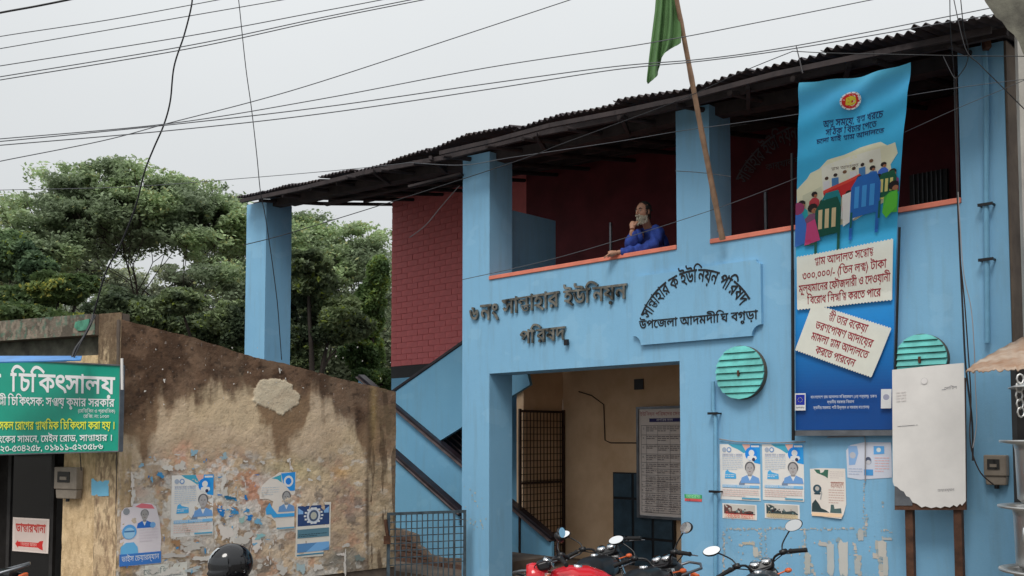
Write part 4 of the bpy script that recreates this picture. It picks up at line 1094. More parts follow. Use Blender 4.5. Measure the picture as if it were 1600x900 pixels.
paper(FA, (1070, 772), (1097, 784), 0, 'sticker', 'small green and red sticker right of the porch opening', 'sticker', None, (60, 150, 90), art_green_sticker)

def scraps(fr, items, name, label, mat='print', dj=0.0035, square=True):
    mb = MB(); from mathutils.geometry import tessellate_polygon
    for cx, cy, sx, sy, c_, n_, k in items:
        x, z = fr.px(cx, cy, 0); s1 = abs(fr.px(cx + sx, cy, 0)[0] - x); s2 = abs(fr.px(cx, cy + sy, 0)[1] - z)
        pts = []
        f1, f2, f3 = [random.uniform(0, 6.28) for _ in range(3)]; n_ = n_ + 8 if sx > 2.5 else n_
        for q in range(n_):
            a_ = q / n_ * 2 * math.pi
            if square: r_ = random.uniform(0.8 if sx > 4 else 0.55, 1.0)
            else: r_ = 0.72 + 0.2 * math.sin(2 * a_ + f1) + 0.16 * math.sin(3 * a_ + f2) + 0.1 * math.sin(7 * a_ + f3) + random.uniform(-.1, .1)
            ca, sa = math.cos(a_), math.sin(a_); sq = 1 / max(abs(ca), abs(sa)); sq = 1 + (sq - 1) * (0.9 if square else .5)
            pts.append((x + s1 * r_ * ca * sq, z + s2 * r_ * sa * sq))
        tr = tessellate_polygon([[Vector((a, b, 0)) for a, b in pts]])
        l = dj + k * 0.0006 + random.uniform(0, 0.0004)
        mb.add([fr.P(a, -l, b) for a, b in pts], [tuple(t) for t in tr], 0, lin(c_))
    o = mb.build(name, mat, None); return tag(o, label, 'paper scraps', None, 'stuff')
it = []
pale = [(188, 186, 178), (172, 178, 178), (205, 196, 186), (150, 170, 178)]
def strip_(x0, y0, x1, y1, n_, s_=3, cols=pale, k=0):
    for i in range(n_):
        t = i / max(1, n_ - 1); it.append((x0 + (x1 - x0) * t + random.uniform(-1.5, 1.5), y0 + (y1 - y0) * t + random.uniform(-1.5, 1.5), random.uniform(.6, 1.3) * s_, random.uniform(.6, 1.3) * s_, random.choice(cols), random.randint(6, 11), k))
# outlines where old posters were torn away
strip_(1135, 827, 1190, 827, 26, 1.6); strip_(1196, 826, 1232, 826, 12, 2); strip_(1250, 827, 1335, 826, 26, 1.8); strip_(1131, 832, 1131, 898, 26, 1.8); strip_(1189, 832, 1189, 898, 22, 1.8); strip_(1197, 830, 1197, 880, 12, 1.4)
strip_(1155, 852, 1178, 847, 9, 2); strip_(1179, 850, 1181, 868, 7, 2.4); strip_(1183, 862, 1185, 868, 3, 3); strip_(1258, 828, 1260, 898, 22, 2.2); strip_(1265, 868, 1272, 898, 8, 2.6); strip_(1280, 845, 1300, 858, 8, 3); strip_(1296, 845, 1300, 898, 22, 3); strip_(1312, 842, 1318, 898, 24, 4)
strip_(1335, 850, 1337, 872, 6, 3); strip_(1340, 838, 1345, 826, 6, 2.6); strip_(1350, 755, 1350, 830, 22, 1.4); strip_(1354, 805, 1352, 836, 9, 2.6); strip_(1372, 846, 1378, 898, 20, 4.2); strip_(1366, 868, 1372, 872, 4, 4); strip_(1342, 872, 1344, 898, 9, 3.4); strip_(1378, 828, 1394, 831, 7, 1.6); strip_(1378, 840, 1394, 842, 7, 1.4); strip_(1380, 785, 1381, 792, 2, 2)
for q in range(60): it.append((random.uniform(1135, 1392), random.uniform(832, 900), random.uniform(.5, 2), random.uniform(.5, 2.4), random.choice(pale), 7, 1))
for q in range(26): it.append((random.uniform(724, 760), random.uniform(760, 830), random.uniform(.4, 1.5), random.uniform(.6, 2.6), random.choice([(196, 190, 165), (160, 180, 186)]), 7, 1))
it.append((1379, 858, 7, 14, (206, 202, 194), 18, 2)); it.append((1384, 884, 4.5, 18, (196, 196, 190), 18, 2)); it.append((1318, 872, 8, 30, (206, 204, 198), 26, 2)); it.append((1298, 874, 6, 28, (192, 198, 198), 26, 2)); it.append((1286, 850, 8, 3.5, (196, 192, 186), 14, 2)); it.append((1181, 862, 4.5, 8, (200, 198, 190), 14, 2)); it.append((1345, 836, 5, 9, (188, 190, 188), 14, 2)); it.append((1340, 886, 5, 12, (186, 190, 188), 16, 2)); it.append((1262, 880, 4.5, 18, (186, 188, 182), 16, 2)); it.append((1169, 849, 10, 2, (196, 188, 170), 14, 2)); it.append((1386, 842, 9, 2, (190, 192, 190), 14, 2))
scraps(FA, it, 'torn_paper_remains', 'pale remains of torn off posters stuck on the lower blue wall')
# paper strips by the first string of posters
def hanging_strip(fr, pts, r_, label, mat='cable_pale'):
    mb = MB(); mb.tube([fr.P(*(lambda q: (q[0], -0.02, q[1]))(fr.px(x, y, -0.02))) for x, y in pts], r_, 6); return thingmesh(mb, 'string', mat, label, 'string')
hanging_strip(FA, [(1124, 686), (1150, 690), (1200, 692), (1235, 691), (1258, 690)], 0.006, 'pale string stretched along the tops of the candidate posters')
hanging_strip(FA, [(1293, 683), (1351, 681), (1352, 692), (1352, 752)], 0.006, 'pale string hanging below the banner and crossing the faded poster')

# ------------------------------------------------------------ white notice board on two posts
WB = empty('white_notice_board', FA.P(FA.x(1450), -0.35, 0), 'large blank white sheet board with a torn lower edge on two rusty posts', 'notice board')
dW = -0.32
cs = [FA.px(*q, dW) for q in ((1394, 578), (1506, 567), (1509, 795), (1397, 800))]
mb = MB(); q_ = [FA.px(*q, dW) for q in ((1397, 600), (1507, 590), (1508, 797), (1397, 797))]
mb.prism(FA, q_, dW + 0.012, dW + 0.04); mb.build('backing', 'rustypost', WB)
mb = MB(); q_ = [FA.px(*q, dW) for q in ((1397, 735), (1425, 760), (1425, 790), (1398, 790))]; mb.prism(FA, q_, dW + 0.006, dW + 0.0115); mb.build('backing_sheet', 'metal', WB)
tornp = [(1394, 578), (1450, 572), (1506, 567), (1508, 680), (1509, 783), (1503, 790), (1500, 787), (1495, 792), (1490, 789), (1484, 793), (1476, 791), (1470, 794), (1463, 792), (1455, 794), (1446, 791), (1440, 793), (1432, 787), (1426, 785), (1421, 777), (1416, 775), (1412, 768), (1407, 766), (1402, 761), (1397, 759), (1395, 753)]
pts = [FA.px(x, y, dW) for x, y in tornp]
mb = MB(); from mathutils.geometry import tessellate_polygon
tr = tessellate_polygon([[Vector((x, z, 0)) for x, z in pts]]); n = len(pts)
mb.add([FA.P(x, dW, z) for x, z in pts] + [FA.P(x, dW + 0.005, z) for x, z in pts], [tuple(t) for t in tr] + [tuple(i + n for i in t) for t in tr] + [(i, n + i, n + (i + 1) % n, (i + 1) % n) for i in range(n)])
mb.build('white_sheet', 'whiteboard', WB)
A = Art(cs[1][0] - cs[0][0], cs[0][1] - cs[3][1], quad_map(FA, cs, dW - 0.001, cs[1][0] - cs[0][0], cs[0][1] - cs[3][1]), 0.0008)
A.text('নোটিশ', 0.82, 0.165, size=0.035, c=(110, 108, 112)); A.rect(0.7, 0.17, 0.76, 0.174, (130, 130, 134)); A.lines(0.07, 0.40, 0.36, 2, 0.0, (150, 148, 150), 0.004); A.text('চেয়ারম্যান', 0.74, 0.865, size=0.03, c=(130, 128, 130)); A.disc(0.46, 0.1, 0.05, (184, 181, 179), seg=12); A.disc(0.46, 0.1, 0.042, (204, 200, 198), seg=12); A.lines(0.06, 0.16, 0.2, 4, 0.02, (192, 186, 184), 0.006)
tag(A.mb.build('faint_print', 'print', WB), kind='stuff')
for px in (1420, 1496):
    a = FA.px(px, 792, dW + 0.05); mb = MB(); mb.box(FA, a[0] - 0.033, a[0] + 0.033, dW + 0.041, dW + 0.1, 0, a[1] + 0.6); mb.build('post', 'rustypost', WB, 0.004)

# ------------------------------------------------------------ clinic on the left
LB = empty('clinic_building', LS.P(0, 0, 0), 'old single storey building with mould stained plaster side wall and open shop front', 'building')
LW = 3.5; 
TOPP = [(187, 497), (230, 510), (300, 527), (380, 553), (450, 570), (520, 588), (575, 602), (619, 612)]
tx = [LS.px(x, y, 0) for x, y in TOPP]
def top_at(x): return np.interp(x, [t[0] for t in tx], [t[1] for t in tx])
nx_, nz_ = 520, 330
X = np.linspace(0, tx[-1][0], nx_ + 1); T = np.linspace(0, 1, nz_ + 1)
tops = top_at(X) + 0.012 * (fbm(X * 9, X * 0, 4, 3) - .5) * 2
ZB = 0.2
XX, TT = np.meshgrid(X, T); ZZ = ZB + TT * (tops[None, :] - ZB)
# picture coordinates of each wall point, to lay out the wear like the real wall
wx = LS.o.x + LS.ex.x * XX; wy = LS.o.y + LS.ex.y * XX
dz = ZZ - CAMH; cp, sp_ = math.cos(PIT), math.sin(PIT)
dep = wy * cp + dz * sp_; PX = 800 + FOC * wx / dep; PY = 600 - FOC * (-wy * sp_ + dz * cp) / dep
def L3(c_): return np.array(lin(c_)) / 0.60
def blend(C, m, c_): m = np.clip(m, 0, 1)[..., None]; return C * (1 - m) + c_ * m
sm = lambda a, lo, hi: (lambda t: t * t * (3 - 2 * t))(np.clip((a - lo) / (hi - lo), 0, 1))
n1 = fbm(PX / 60, PY / 60, 6, 1); n2 = fbm(PX / 22, PY / 22, 5, 2); n3 = fbm(PX / 7, PY / 7, 4, 5); n4 = fbm(PX / 14, PY / 90, 5, 8); n5 = fbm(PX / 3, PY / 3, 3, 9); n6 = fbm(PX / 110, PY / 90, 4, 12)
C = np.ones(PX.shape + (3,)) * L3((180, 157, 130))
C = blend(C, sm(n1, .35, .65) * .6, L3((160, 136, 108))); C = blend(C, sm(n2, .5, .75) * .35, L3((194, 172, 144)))
C = blend(C, sm(n6, .5, .7) * .4, L3((178, 156, 120)))
# reddish and grey patches in the poster zone
pz = sm(PY, 680, 740) 
C = blend(C, pz * sm(n2, .52, .62) * .55, L3((164, 116, 92))); C = blend(C, pz * sm(fbm(PX / 40, PY / 30, 5, 33), .52, .6) * .6, L3((142, 124, 108)))
C = blend(C, pz * sm(fbm(PX / 16, PY / 14, 5, 41), .6, .68) * .7, L3((110, 98, 88))); C = blend(C, pz * sm(fbm(PX / 20, PY / 12, 5, 47), .64, .7) * .6, L3((196, 190, 180)))
def gx(cx, cy, sx, sy, p=2): return np.exp(-(np.abs((PX - cx) / sx) ** p + np.abs((PY - cy) / sy) ** p))
C = blend(C, gx(285, 710, 14, 30) * .4 * sm(n2, .3, .6), L3((190, 110, 92))); C = blend(C, gx(395, 760, 26, 40) * .5 * sm(n2, .35, .6), L3((166, 100, 78))); C = blend(C, gx(532, 738, 14, 10) * .6, L3((206, 160, 100))); C = blend(C, gx(455, 735, 50, 18) * .35, L3((172, 164, 110)))
C = blend(C, gx(530, 790, 34, 50) * .35 * sm(n2, .3, .6), L3((140, 110, 96)))
# white flaking under the posters
C = blend(C, gx(330, 800, 120, 60, 4) * sm(fbm(PX / 18, PY / 22, 6, 61), .47, .53) * .85, L3((188, 182, 172))); C = blend(C, gx(330, 740, 90, 30, 4) * sm(fbm(PX / 9, PY / 9, 5, 66), .56, .62) * .8, L3((182, 176, 168)))
C = blend(C, sm(PY, 862, 885) * sm(fbm(PX / 26, PY / 12, 5, 71), .42, .55) * .9, L3((110, 100, 88))); C = blend(C, sm(PY, 866, 880) * sm(fbm(PX / 14, PY / 16, 5, 74), .52, .57) * .9, L3((176, 168, 156)))
C = blend(C, gx(536, 872, 30, 16, 4) * .8 * sm(n2, .3, .5), L3((122, 118, 108)))
# moss coloured brown black mould running down from the top
bx = [187, 205, 228, 250, 275, 300, 340, 380, 402, 418, 445, 470, 485, 520, 552, 566, 585, 600, 619]
by = [690, 712, 716, 650, 640, 622, 596, 592, 640, 700, 724, 690, 632, 626, 640, 700, 760, 735, 700]
edge = np.interp(PX, bx, by) + (n2 - .5) * 66 + (n4 - .5) * 70
mold = sm(edge - PY, -16, 26)
C = blend(C, mold * .80, L3((102, 74, 50)))
top_edge = np.interp(PX, [t for t, _ in TOPP], [t for _, t in TOPP])
dark = sm((top_edge + np.interp(PX, [187, 240, 330, 400, 480, 619], [190, 120, 66, 56, 48, 74]) + (n1 - .5) * 90 + (n4 - .5) * 60) - PY, -22, 22)
C = blend(C, dark * .86, L3((58, 40, 30))); C = blend(C, dark * sm(n2, .42, .66) * .75, L3((104, 80, 62))); C = blend(C, dark * sm(n1, .5, .68) * .5, L3((122, 98, 78))); C = blend(C, dark * sm(n3, .58, .75) * .55, L3((34, 26, 22)))
C = blend(C, sm(n5, .78, .86) * dark * .45, L3((160, 148, 138)))
C = blend(C, sm(n3, .62, .8) * (1 - dark) * .35, L3((110, 88, 68))); C = blend(C, sm(n5, .70, .82) * (1 - dark) * .35, L3((120, 100, 80)))
# streaky yellow right hand pier
C = blend(C, sm(PX, 570, 580) * sm(PY, 690, 760) * .6, L3((162, 142, 112))); C = blend(C, sm(PX, 572, 578) * sm(fbm(PX / 7, PY / 60, 5, 81), .5, .6) * .75, L3((70, 54, 40))); C = blend(C, gx(574, 800, 3.2, 90, 2) * .8, L3((52, 38, 28))); C = blend(C, gx(584, 640, 5, 50) * .6, L3((150, 124, 80)))
C = blend(C, sm(PX, 560, 600) * sm(fbm(PX / 20, PY / 16, 5, 87), .52, .6) * .4, L3((120, 100, 74)))
# near corner pale streaks
C = blend(C, sm(207, 1, 2) * sm(215 - PX, 0, 14) * sm(fbm(PX / 6, PY / 40, 5, 91), .52, .6) * sm(PY, 690, 720) * .7, L3((150, 126, 92)))
# flush patch of pale cement with a ragged edge
pr_ = np.sqrt(((PX - 432) / 38) ** 2 + ((PY - 619 - .12 * (PX - 432)) / 25) ** 2) + (n2 - .5) * .5 + (n3 - .5) * .3
pm_ = sm(1 - pr_, -.04, .06); C = blend(C, pm_, L3((184, 168, 142))); C = blend(C, pm_ * sm(n2, .4, .7) * .5, L3((160, 140, 116))); C = blend(C, gx(437, 628, 9, 10) * .4, L3((140, 120, 98)))
# chips
C = blend(C, sm(fbm(PX / 2.4, PY / 2.4, 2, 99), .93, .96) * .6, L3((196, 190, 182)))
C = C * np.array([.97, 1.0, 1.06]); C = np.clip(C, 0.01, 0.88)
relief = -pm_ * .008 + (n2 - .5) * 0.012 + (n3 - .5) * 0.008 * (0.4 + pz) + (n1 - .5) * .02
me = bpy.data.meshes.new('side_wall')
nv = XX.size; co = np.empty((nv, 3)); D_ = relief
co[:, 0] = (wx + LS.ed.x * D_).ravel() - LB.location.x; co[:, 1] = (wy + LS.ed.y * D_).ravel() - LB.location.y; co[:, 2] = ZZ.ravel() - LB.location.z
ii = np.arange(nz_)[:, None] * (nx_ + 1) + np.arange(nx_)[None, :]
quads = np.stack([ii, ii + 1, ii + nx_ + 2, ii + nx_ + 1], -1).reshape(-1, 4)
me.vertices.add(nv); me.vertices.foreach_set('co', co.ravel())
me.loops.add(quads.size); me.loops.foreach_set('vertex_index', quads.ravel().astype(np.int32))
me.polygons.add(len(quads)); me.polygons.foreach_set('loop_start', np.arange(0, quads.size, 4, dtype=np.int32)); me.polygons.foreach_set('loop_total', np.full(len(quads), 4, dtype=np.int32))
me.update(calc_edges=True)
at = me.color_attributes.new('Col', 'FLOAT_COLOR', 'POINT'); at.data.foreach_set('color', np.concatenate([C.reshape(-1, 3), np.ones((nv, 1))], 1).ravel())
me.materials.append(M['wallv']); me.polygons.foreach_set('use_smooth', np.ones(len(quads), dtype=bool))
o = bpy.data.objects.new('side_wall', me); col.objects.link(o); o.parent = LB
# wall body behind the face, parapet thickness
mb = MB(); n = len(tx)
mb.prism(LS, [(0.0, 0)] + [(x, z - 0.012) for x, z in tx] + [(tx[-1][0], 0)], 0.014, 0.22)
mb.build('wall_core', 'conc', LB)
# front: parapet, pilasters, opening
fx = lambda px, d=0: LF.px(px, 600, d)[0]
zt = LF.px(150, 491, 0)[1]
X150, X95 = LF.x(150), LF.x(97)
def front_paint(fr, x0, x1, z0, z1, d, name, cols, nn=(60, 60), grime=0.0, seed=0):
    X = np.linspace(x0, x1, nn[0] + 1); Z = np.linspace(z0, z1, nn[1] + 1); XX, ZZ = np.meshgrid(X, Z)
    a = fbm(XX * 9 + 50, ZZ * 9, 6, seed); b = fbm(XX * 26 + 50, ZZ * 12, 5, seed + 3); c3 = fbm(XX * 34 + 9, ZZ * 13, 5, seed + 5)
    C = np.ones(XX.shape + (3,)) * L3(cols[0]); C = blend(C, sm(a, .42, .6), L3(cols[1])); C = blend(C, sm(b, .52, .62) * .8, L3(cols[2])); C = blend(C, sm(c3, .55, .66) * .6, L3(cols[3]))
    if grime: C = blend(C, sm(ZZ + (a - .5) * 1.2 + (c3 - .5) * .8, z1 - grime, z1 - grime * .3) * .8, L3((70, 56, 44)))
    C = np.clip(C, .01, .85)
    me = bpy.data.meshes.new(name); P = np.array([[tuple(fr.P(x, d + (a[j, i] - .5) * .012, z)) for i, x in enumerate(X)] for j, z in enumerate(Z)]).reshape(-1, 3) - np.array(LB.location)
    m_ = nn[0] + 1; fs = [(j * m_ + i, j * m_ + i + 1, (j + 1) * m_ + i + 1, (j + 1) * m_ + i) for j in range(nn[1]) for i in range(nn[0])]
    me.from_pydata(P.tolist(), [], fs); me.materials.append(M['wallv']); at = me.color_attributes.new('Col', 'FLOAT_COLOR', 'POINT')
    at.data.foreach_set('color', np.concatenate([C.reshape(-1, 3), np.ones((len(P), 1))], 1).ravel()); me.polygons.foreach_set('use_smooth', np.ones(len(fs), dtype=bool))
    o = bpy.data.objects.new(name, me); col.objects.link(o); o.parent = LB; return o
PZ0 = LF.px(100, 527, 0)[1]     # lower edge of parapet
front_paint(LF, X150, -0.001, 0.2, zt, 0.0, 'corner_pier_plaster', [(180, 158, 128), (160, 138, 110), (132, 110, 88), (96, 80, 64)], (70, 200), .95, seed=5)
mb = MB(); mb.box(LF, X150, -0.002, 0.012, 0.1, 0, zt - .01); mb.build('corner_pier', 'conc', LB)
front_paint(LF, -3.2, X150 - 0.001, PZ0, zt, -0.05, 'parapet_plaster', [(96, 88, 78), (74, 68, 60), (120, 110, 98), (62, 96, 82)], (160, 50), seed=9)
mb = MB(); mb.box(LF, -3.2, X150 - 0.002, -0.04, 0.2, PZ0, zt - 0.006); mb.build('parapet', 'conc', LB)
zm = LF.px(100, 562, 0.1)[1]
mb = MB(); mb.box(LF, -3.2, X150 - 0.001, 0.12, 0.3, zm - 0.9, PZ0 - 0.001); mb.build('lintel_wall', 'moss', LB)
M['greenpatch'] = simple('old_green_paint', (0.10, 0.33, 0.22), 0.8, var=0.3, sc_=12)
mb = MB(); q_ = [LF.px(*p, -0.062) for p in ((118, 503), (140, 498), (138, 508), (134, 516), (122, 517), (116, 511))]; mb.prism(LF, q_, -0.064, -0.055); mb.build('paint_patch', 'greenpatch', LB)
front_paint(LF, X95, X150 - 0.001, 0.2, PZ0 - 0.2, 0.03, 'pilaster_plaster', [(188, 164, 130), (178, 154, 120), (168, 144, 112), (150, 126, 96)], (40, 120), seed=12)
mb = MB(); mb.box(LF, X95, X150 - 0.002, 0.044, 0.3, 0, PZ0 - 0.2); mb.build('pilaster', 'cream', LB)
# shop opening
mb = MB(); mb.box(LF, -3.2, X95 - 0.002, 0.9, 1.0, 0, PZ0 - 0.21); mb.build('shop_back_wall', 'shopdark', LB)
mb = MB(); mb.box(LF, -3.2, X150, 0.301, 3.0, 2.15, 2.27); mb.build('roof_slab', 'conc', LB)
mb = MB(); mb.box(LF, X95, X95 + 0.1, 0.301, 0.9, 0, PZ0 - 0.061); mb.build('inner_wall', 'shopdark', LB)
mb = MB(); mb.box(LF, -3.3, -3.2, 0, 0.4, 0, zt)
mb.build('end_wall', 'conc', LB); mb = MB(); mb.box(LF, -3.3, -3.2, 0.401, 3.3, -.3, 2.26); mb.box(LF, -3.2, 0.1, -0.02, 3.2, -.3, -.001); mb.build('end_wall', 'conc', LB)
def poly3(name, mat, parent, pts3, thick=0.01):
    mb = MB(); n = len(pts3); nrm = (pts3[1] - pts3[0]).cross(pts3[2] - pts3[0]).normalized() * thick
    mb.add(list(pts3) + [p + nrm for p in pts3], [list(range(n)), list(range(2 * n - 1, n - 1, -1))] + [(i, (i + 1) % n, n + (i + 1) % n, n + i) for i in range(n)]); return mb.build(name, mat, parent)
# door with sticker seen in the dark opening
sd = empty('shop_door', LF.P(fx(50, 0.25), 0.25, 0), 'dark glazed door standing in the shop opening under the green sign', 'door')
xd0, xd1 = fx(18, 0.25), fx(90, 0.25)
mb = MB(); 
for a, b, c_, d_ in ((xd0, xd0 + .05, 0, PZ0 - .3), (xd1 - .05, xd1, 0, PZ0 - .3), (xd0 + .0501, xd1 - .0501, PZ0 - .36, PZ0 - .3), (xd0 + .0501, xd1 - .0501, 0, .12)): mb.box(LF, a, b, 0.24, 0.28, c_, d_)
mb.build('frame', 'shopdark', sd)
M['darkglass'] = simple('dark_door_glass', (0.012, 0.012, 0.013), 0.12, var=0.1, bump=0, spec=0.5)
mb = MB(); mb.box(LF, xd0 + .0502, xd1 - .0502, 0.255, 0.262, .1202, PZ0 - .3602); mb.build('glass', 'darkglass', sd)
def art_sticker(A):
    A.rect(0.06, 0.05, 0.94, 0.95, (196, 178, 170)); A.text('ডা{ক|ত}ারখানা', 0.5, 0.3, width=0.82, size=0.13, c=(168, 52, 46), bold=0.03)
    A.rect(0.1, 0.2, 0.9, 0.235, (178, 60, 52)); A.poly([(0.08, 0.78), (0.16, 0.66), (0.16, 0.71), (0.72, 0.71), (0.76, 0.66), (0.86, 0.64), (0.84, 0.76), (0.86, 0.92), (0.76, 0.88), (0.72, 0.85), (0.16, 0.85), (0.16, 0.9)], (186, 40, 38)); A.text('ভিতরে আসুন', 0.46, 0.78, width=0.45, size=0.05, c=(220, 170, 160))
paper(LF, (21, 808), (76, 865), 0.235, 'sticker', 'white sticker with red lettering and a red arrow on the dark shop door', 'sticker', None, (206, 192, 184), art_sticker)
paper(LF, (42, 722), (78, 752), 0.7, 'paper_sheet', 'dim pale sheet inside the dark shop near its top', 'paper', 'dim sheets in the shop', (60, 62, 62))
paper(LF, (26, 755), (44, 767), 0.7, 'paper_sheet', 'smaller dim sheet inside the dark shop, lower left', 'paper', 'dim sheets in the shop', (56, 56, 56))
meter(LF, (95, 778), (131, 730), 0.02, 'beige electric meter hanging under the green sign')
paper(LF, (143, 747), (171, 776), 0.0, 'paper_sheet', 'torn light blue paper pasted on the corner pier', 'paper', None, (112, 176, 206), None, clip=[(0.02, 0.05), (0.12, 0.0), (0.2, 0.1), (0.35, 0.2), (0.5, 0.12), (0.62, 0.2), (0.75, 0.1), (0.97, 0.1), (0.95, 0.5), (0.99, 0.95), (0.5, 1.0), (0.03, 0.96)])
# blue tin strip
poly3('awning_strip', simple('blue_tin', (0.07, 0.26, 0.62), 0.4), LB, [W(-60, 567, 9.0), W(-60, 556, 9.3), W(128, 556, 9.15), W(126, 562, 8.95)], 0.012)

# green clinic sign
SGN = empty('clinic_sign', W(60, 706, 9.2), 'green clinic signboard with white and yellow writing over the shop opening', 'sign')
dS = -0.35
cS = [LF.px(*q, dS) for q in ((-130, 554), (190, 571), (187, 705), (-130, 714))]
wS = cS[1][0] - cS[0][0]; hS = cS[1][1] - cS[2][1]
mpS = quad_map(LF, cS, dS, wS, hS)
mb = MB(); mb.add([mpS(x, y, l) for l in (0, -0.04) for x, y in ((0, 0), (wS, 0), (wS, hS), (0, hS))], [(3, 2, 1, 0), (4, 5, 6, 7), (0, 1, 5, 4), (1, 2, 6, 5), (2, 3, 7, 6), (3, 0, 4, 7)])
M['signgreen'] = simple('green_sign_sheet', (0.005, 0.34, 0.235), 0.35, var=0.05, sc_=3, bump=0.02); mb.build('board', 'signgreen', SGN)
mb = MB()
for a, b in (((0, 0), (wS, 0)), ((0, hS), (wS, hS)), ((wS, 0), (wS, hS))): mb.beam(mpS(*a, -0.01), mpS(*b, -0.01), 0.05, 0.012)
mb.build('frame', 'metal', SGN)
A = Art(wS, hS, mpS, 0.0015, res=3)
def SX(px): return (px + 130) / 320.0
def sy(px, py): # height fraction on the board
    t = (px + 130) / 320; y0 = 554 + 17 * t; y1 = 714 - 9 * t; return (py - y0) / (y1 - y0)
def stext(txt, px0, px1, py, size, c_, bold=0.0, align='r'):
    A.text(txt, SX(px1), sy(px1, py), width=(px1 - px0) / 320.0, size=size, c=c_, align='r', bold=bold)
emS = hS / 140.0
stext('জনতা', -105, 13, 601, 46 * emS, (238, 240, 236), 0.02); stext('চিকিৎসালয়', 28, 182, 603, 42 * emS, (238, 240, 236), 0.02)
stext('প{ল|ল}ী চিকিৎসক: স{ঞ|জ}য় কুমার সরকার', 1, 182, 630, 19 * emS, (236, 238, 234), 0.015)
stext('(মেডিসিন ও প্রাথমিক)', 131, 183, 643, 8 * emS, (220, 226, 220)); stext('রেজি: নং ১০৩০', 139, 175, 651, 8 * emS, (220, 226, 220))
stext('শিশুদের সহ সকল রোগের {প|র}াথমিক চিকিৎসা করা হয় ।', -40, 183, 665, 18 * emS, (214, 222, 60), 0.015)
stext('সোনালী {ব|য}াংকের সামনে, মেইন রোড, সা{ন|ত}াহার ।', -40, 180, 684, 15 * emS, (236, 238, 234), 0.01); stext('০১৭২৩-৫৩৪২৫৮, ০১৯১১-৫২৩৫৮৬', -8, 168, 697.5, 14 * emS, (236, 238, 234), 0.01)
A.mb.build('sign_lettering', 'signprint', SGN)
mb = MB(); mb.tube([W(190.5, 560, 8.9), W(191, 609, 8.9)], 0.013, 8); thingmesh(mb, 'tube_lamp', 'whiteboard', 'short white tube standing at the right end of the green sign', 'tube')

# posters on the stained side wall
def art_two(A):
    A.poly([(0.35, 0.05), (0.5, -0.0), (0.75, 0.03), (0.82, 0.1), (0.5, 0.08)], (206, 110, 120)); portrait(A, 0.58, 0.18, 1.1, (40, 100, 180), (150, 146, 144), (110, 110, 112))
    A.disc(0.14, 0.12, 0.08, (130, 134, 140), seg=10); A.disc(0.78, 0.36, 0.07, (110, 160, 210), seg=10); A.lines(0.45, 0.42, 0.92, 5, 0.045, (200, 190, 196), 0.014)
    A.disc(0.22, 0.45, 0.17, (84, 150, 204)); A.disc(0.22, 0.47, 0.13, (140, 180, 210)); A.rect(0.1, 0.43, 0.34, 0.455, (60, 110, 160)); A.poly([(0.02, 0.82), (0.03, 0.68), (0.15, 0.62), (0.33, 0.62), (0.42, 0.7), (0.44, 0.82)], (96, 164, 214)); A.rect(0.0, 0.8, 1.0, 0.99, (56, 110, 180)); A.text('ভাইস চেয়ারম্যান', 0.5, 0.88, width=0.9, size=0.08, c=(220, 228, 238))
paper(LS, (188, 788), (251, 880), 0, 'poster', 'peeling poster with two faces and a dark blue foot band, leftmost on the stained wall', 'poster', EG, (204, 196, 200), art_two, clip=[(0.02, 0.12), (0.1, 0.06), (0.28, 0.05), (0.3, 0.0), (0.7, 0.0), (0.85, 0.06), (0.95, 0.3), (1.0, 0.6), (0.98, 0.92), (0.99, 1.0), (0.4, 1.0), (0, 0.99)])
paper(LS, (268, 743), (332, 835), 0, 'poster', 'whole blue and white candidate poster on the stained wall', 'poster', EG, WHT, art_candidate)
def torn(A):
    art_candidate(A)
def art_torn(A):
    A.poly([(0.35, 0.1), (0.6, 0.04), (0.62, 0.18), (0.5, 0.12)], (60, 150, 170)); A.poly([(0.6, 0.02), (0.98, 0.0), (0.98, 0.33), (0.85, 0.33), (0.65, 0.18)], (40, 136, 208)); A.disc(0.8, 0.16, 0.13, (222, 218, 214)); A.disc(0.8, 0.16, 0.08, (34, 120, 205)); A.lines(0.1, 0.25, 0.55, 4, 0.04, (180, 186, 190), 0.012)
    portrait(A, 0.75, 0.43, 1.3, (100, 140, 186), (150, 148, 148), (92, 92, 96)); A.poly([(0.2, 0.62), (0.3, 0.52), (0.36, 0.6), (0.5, 0.72), (0.97, 0.72), (0.97, 0.78), (0.4, 0.78), (0.34, 0.72), (0.22, 0.72)], (60, 150, 214)); A.rect(0.5, 0.96, 0.97, 0.985, (90, 150, 180))
paper(LS, (403, 739), (461, 826), 0, 'poster', 'torn candidate poster with a ragged left side on the stained wall', 'poster', EG, (206, 198, 190), art_torn, clip=[(0.42, 0.06), (0.55, 0.0), (1, 0.0), (0.98, 0.5), (0.97, 1.0), (0.5, 1.0), (0.47, 0.85), (0.36, 0.78), (0.2, 0.74), (0.2, 0.66), (0.36, 0.6), (0.4, 0.5), (0.25, 0.45), (0.05, 0.45), (0.04, 0.36), (0.1, 0.22), (0.3, 0.1)])
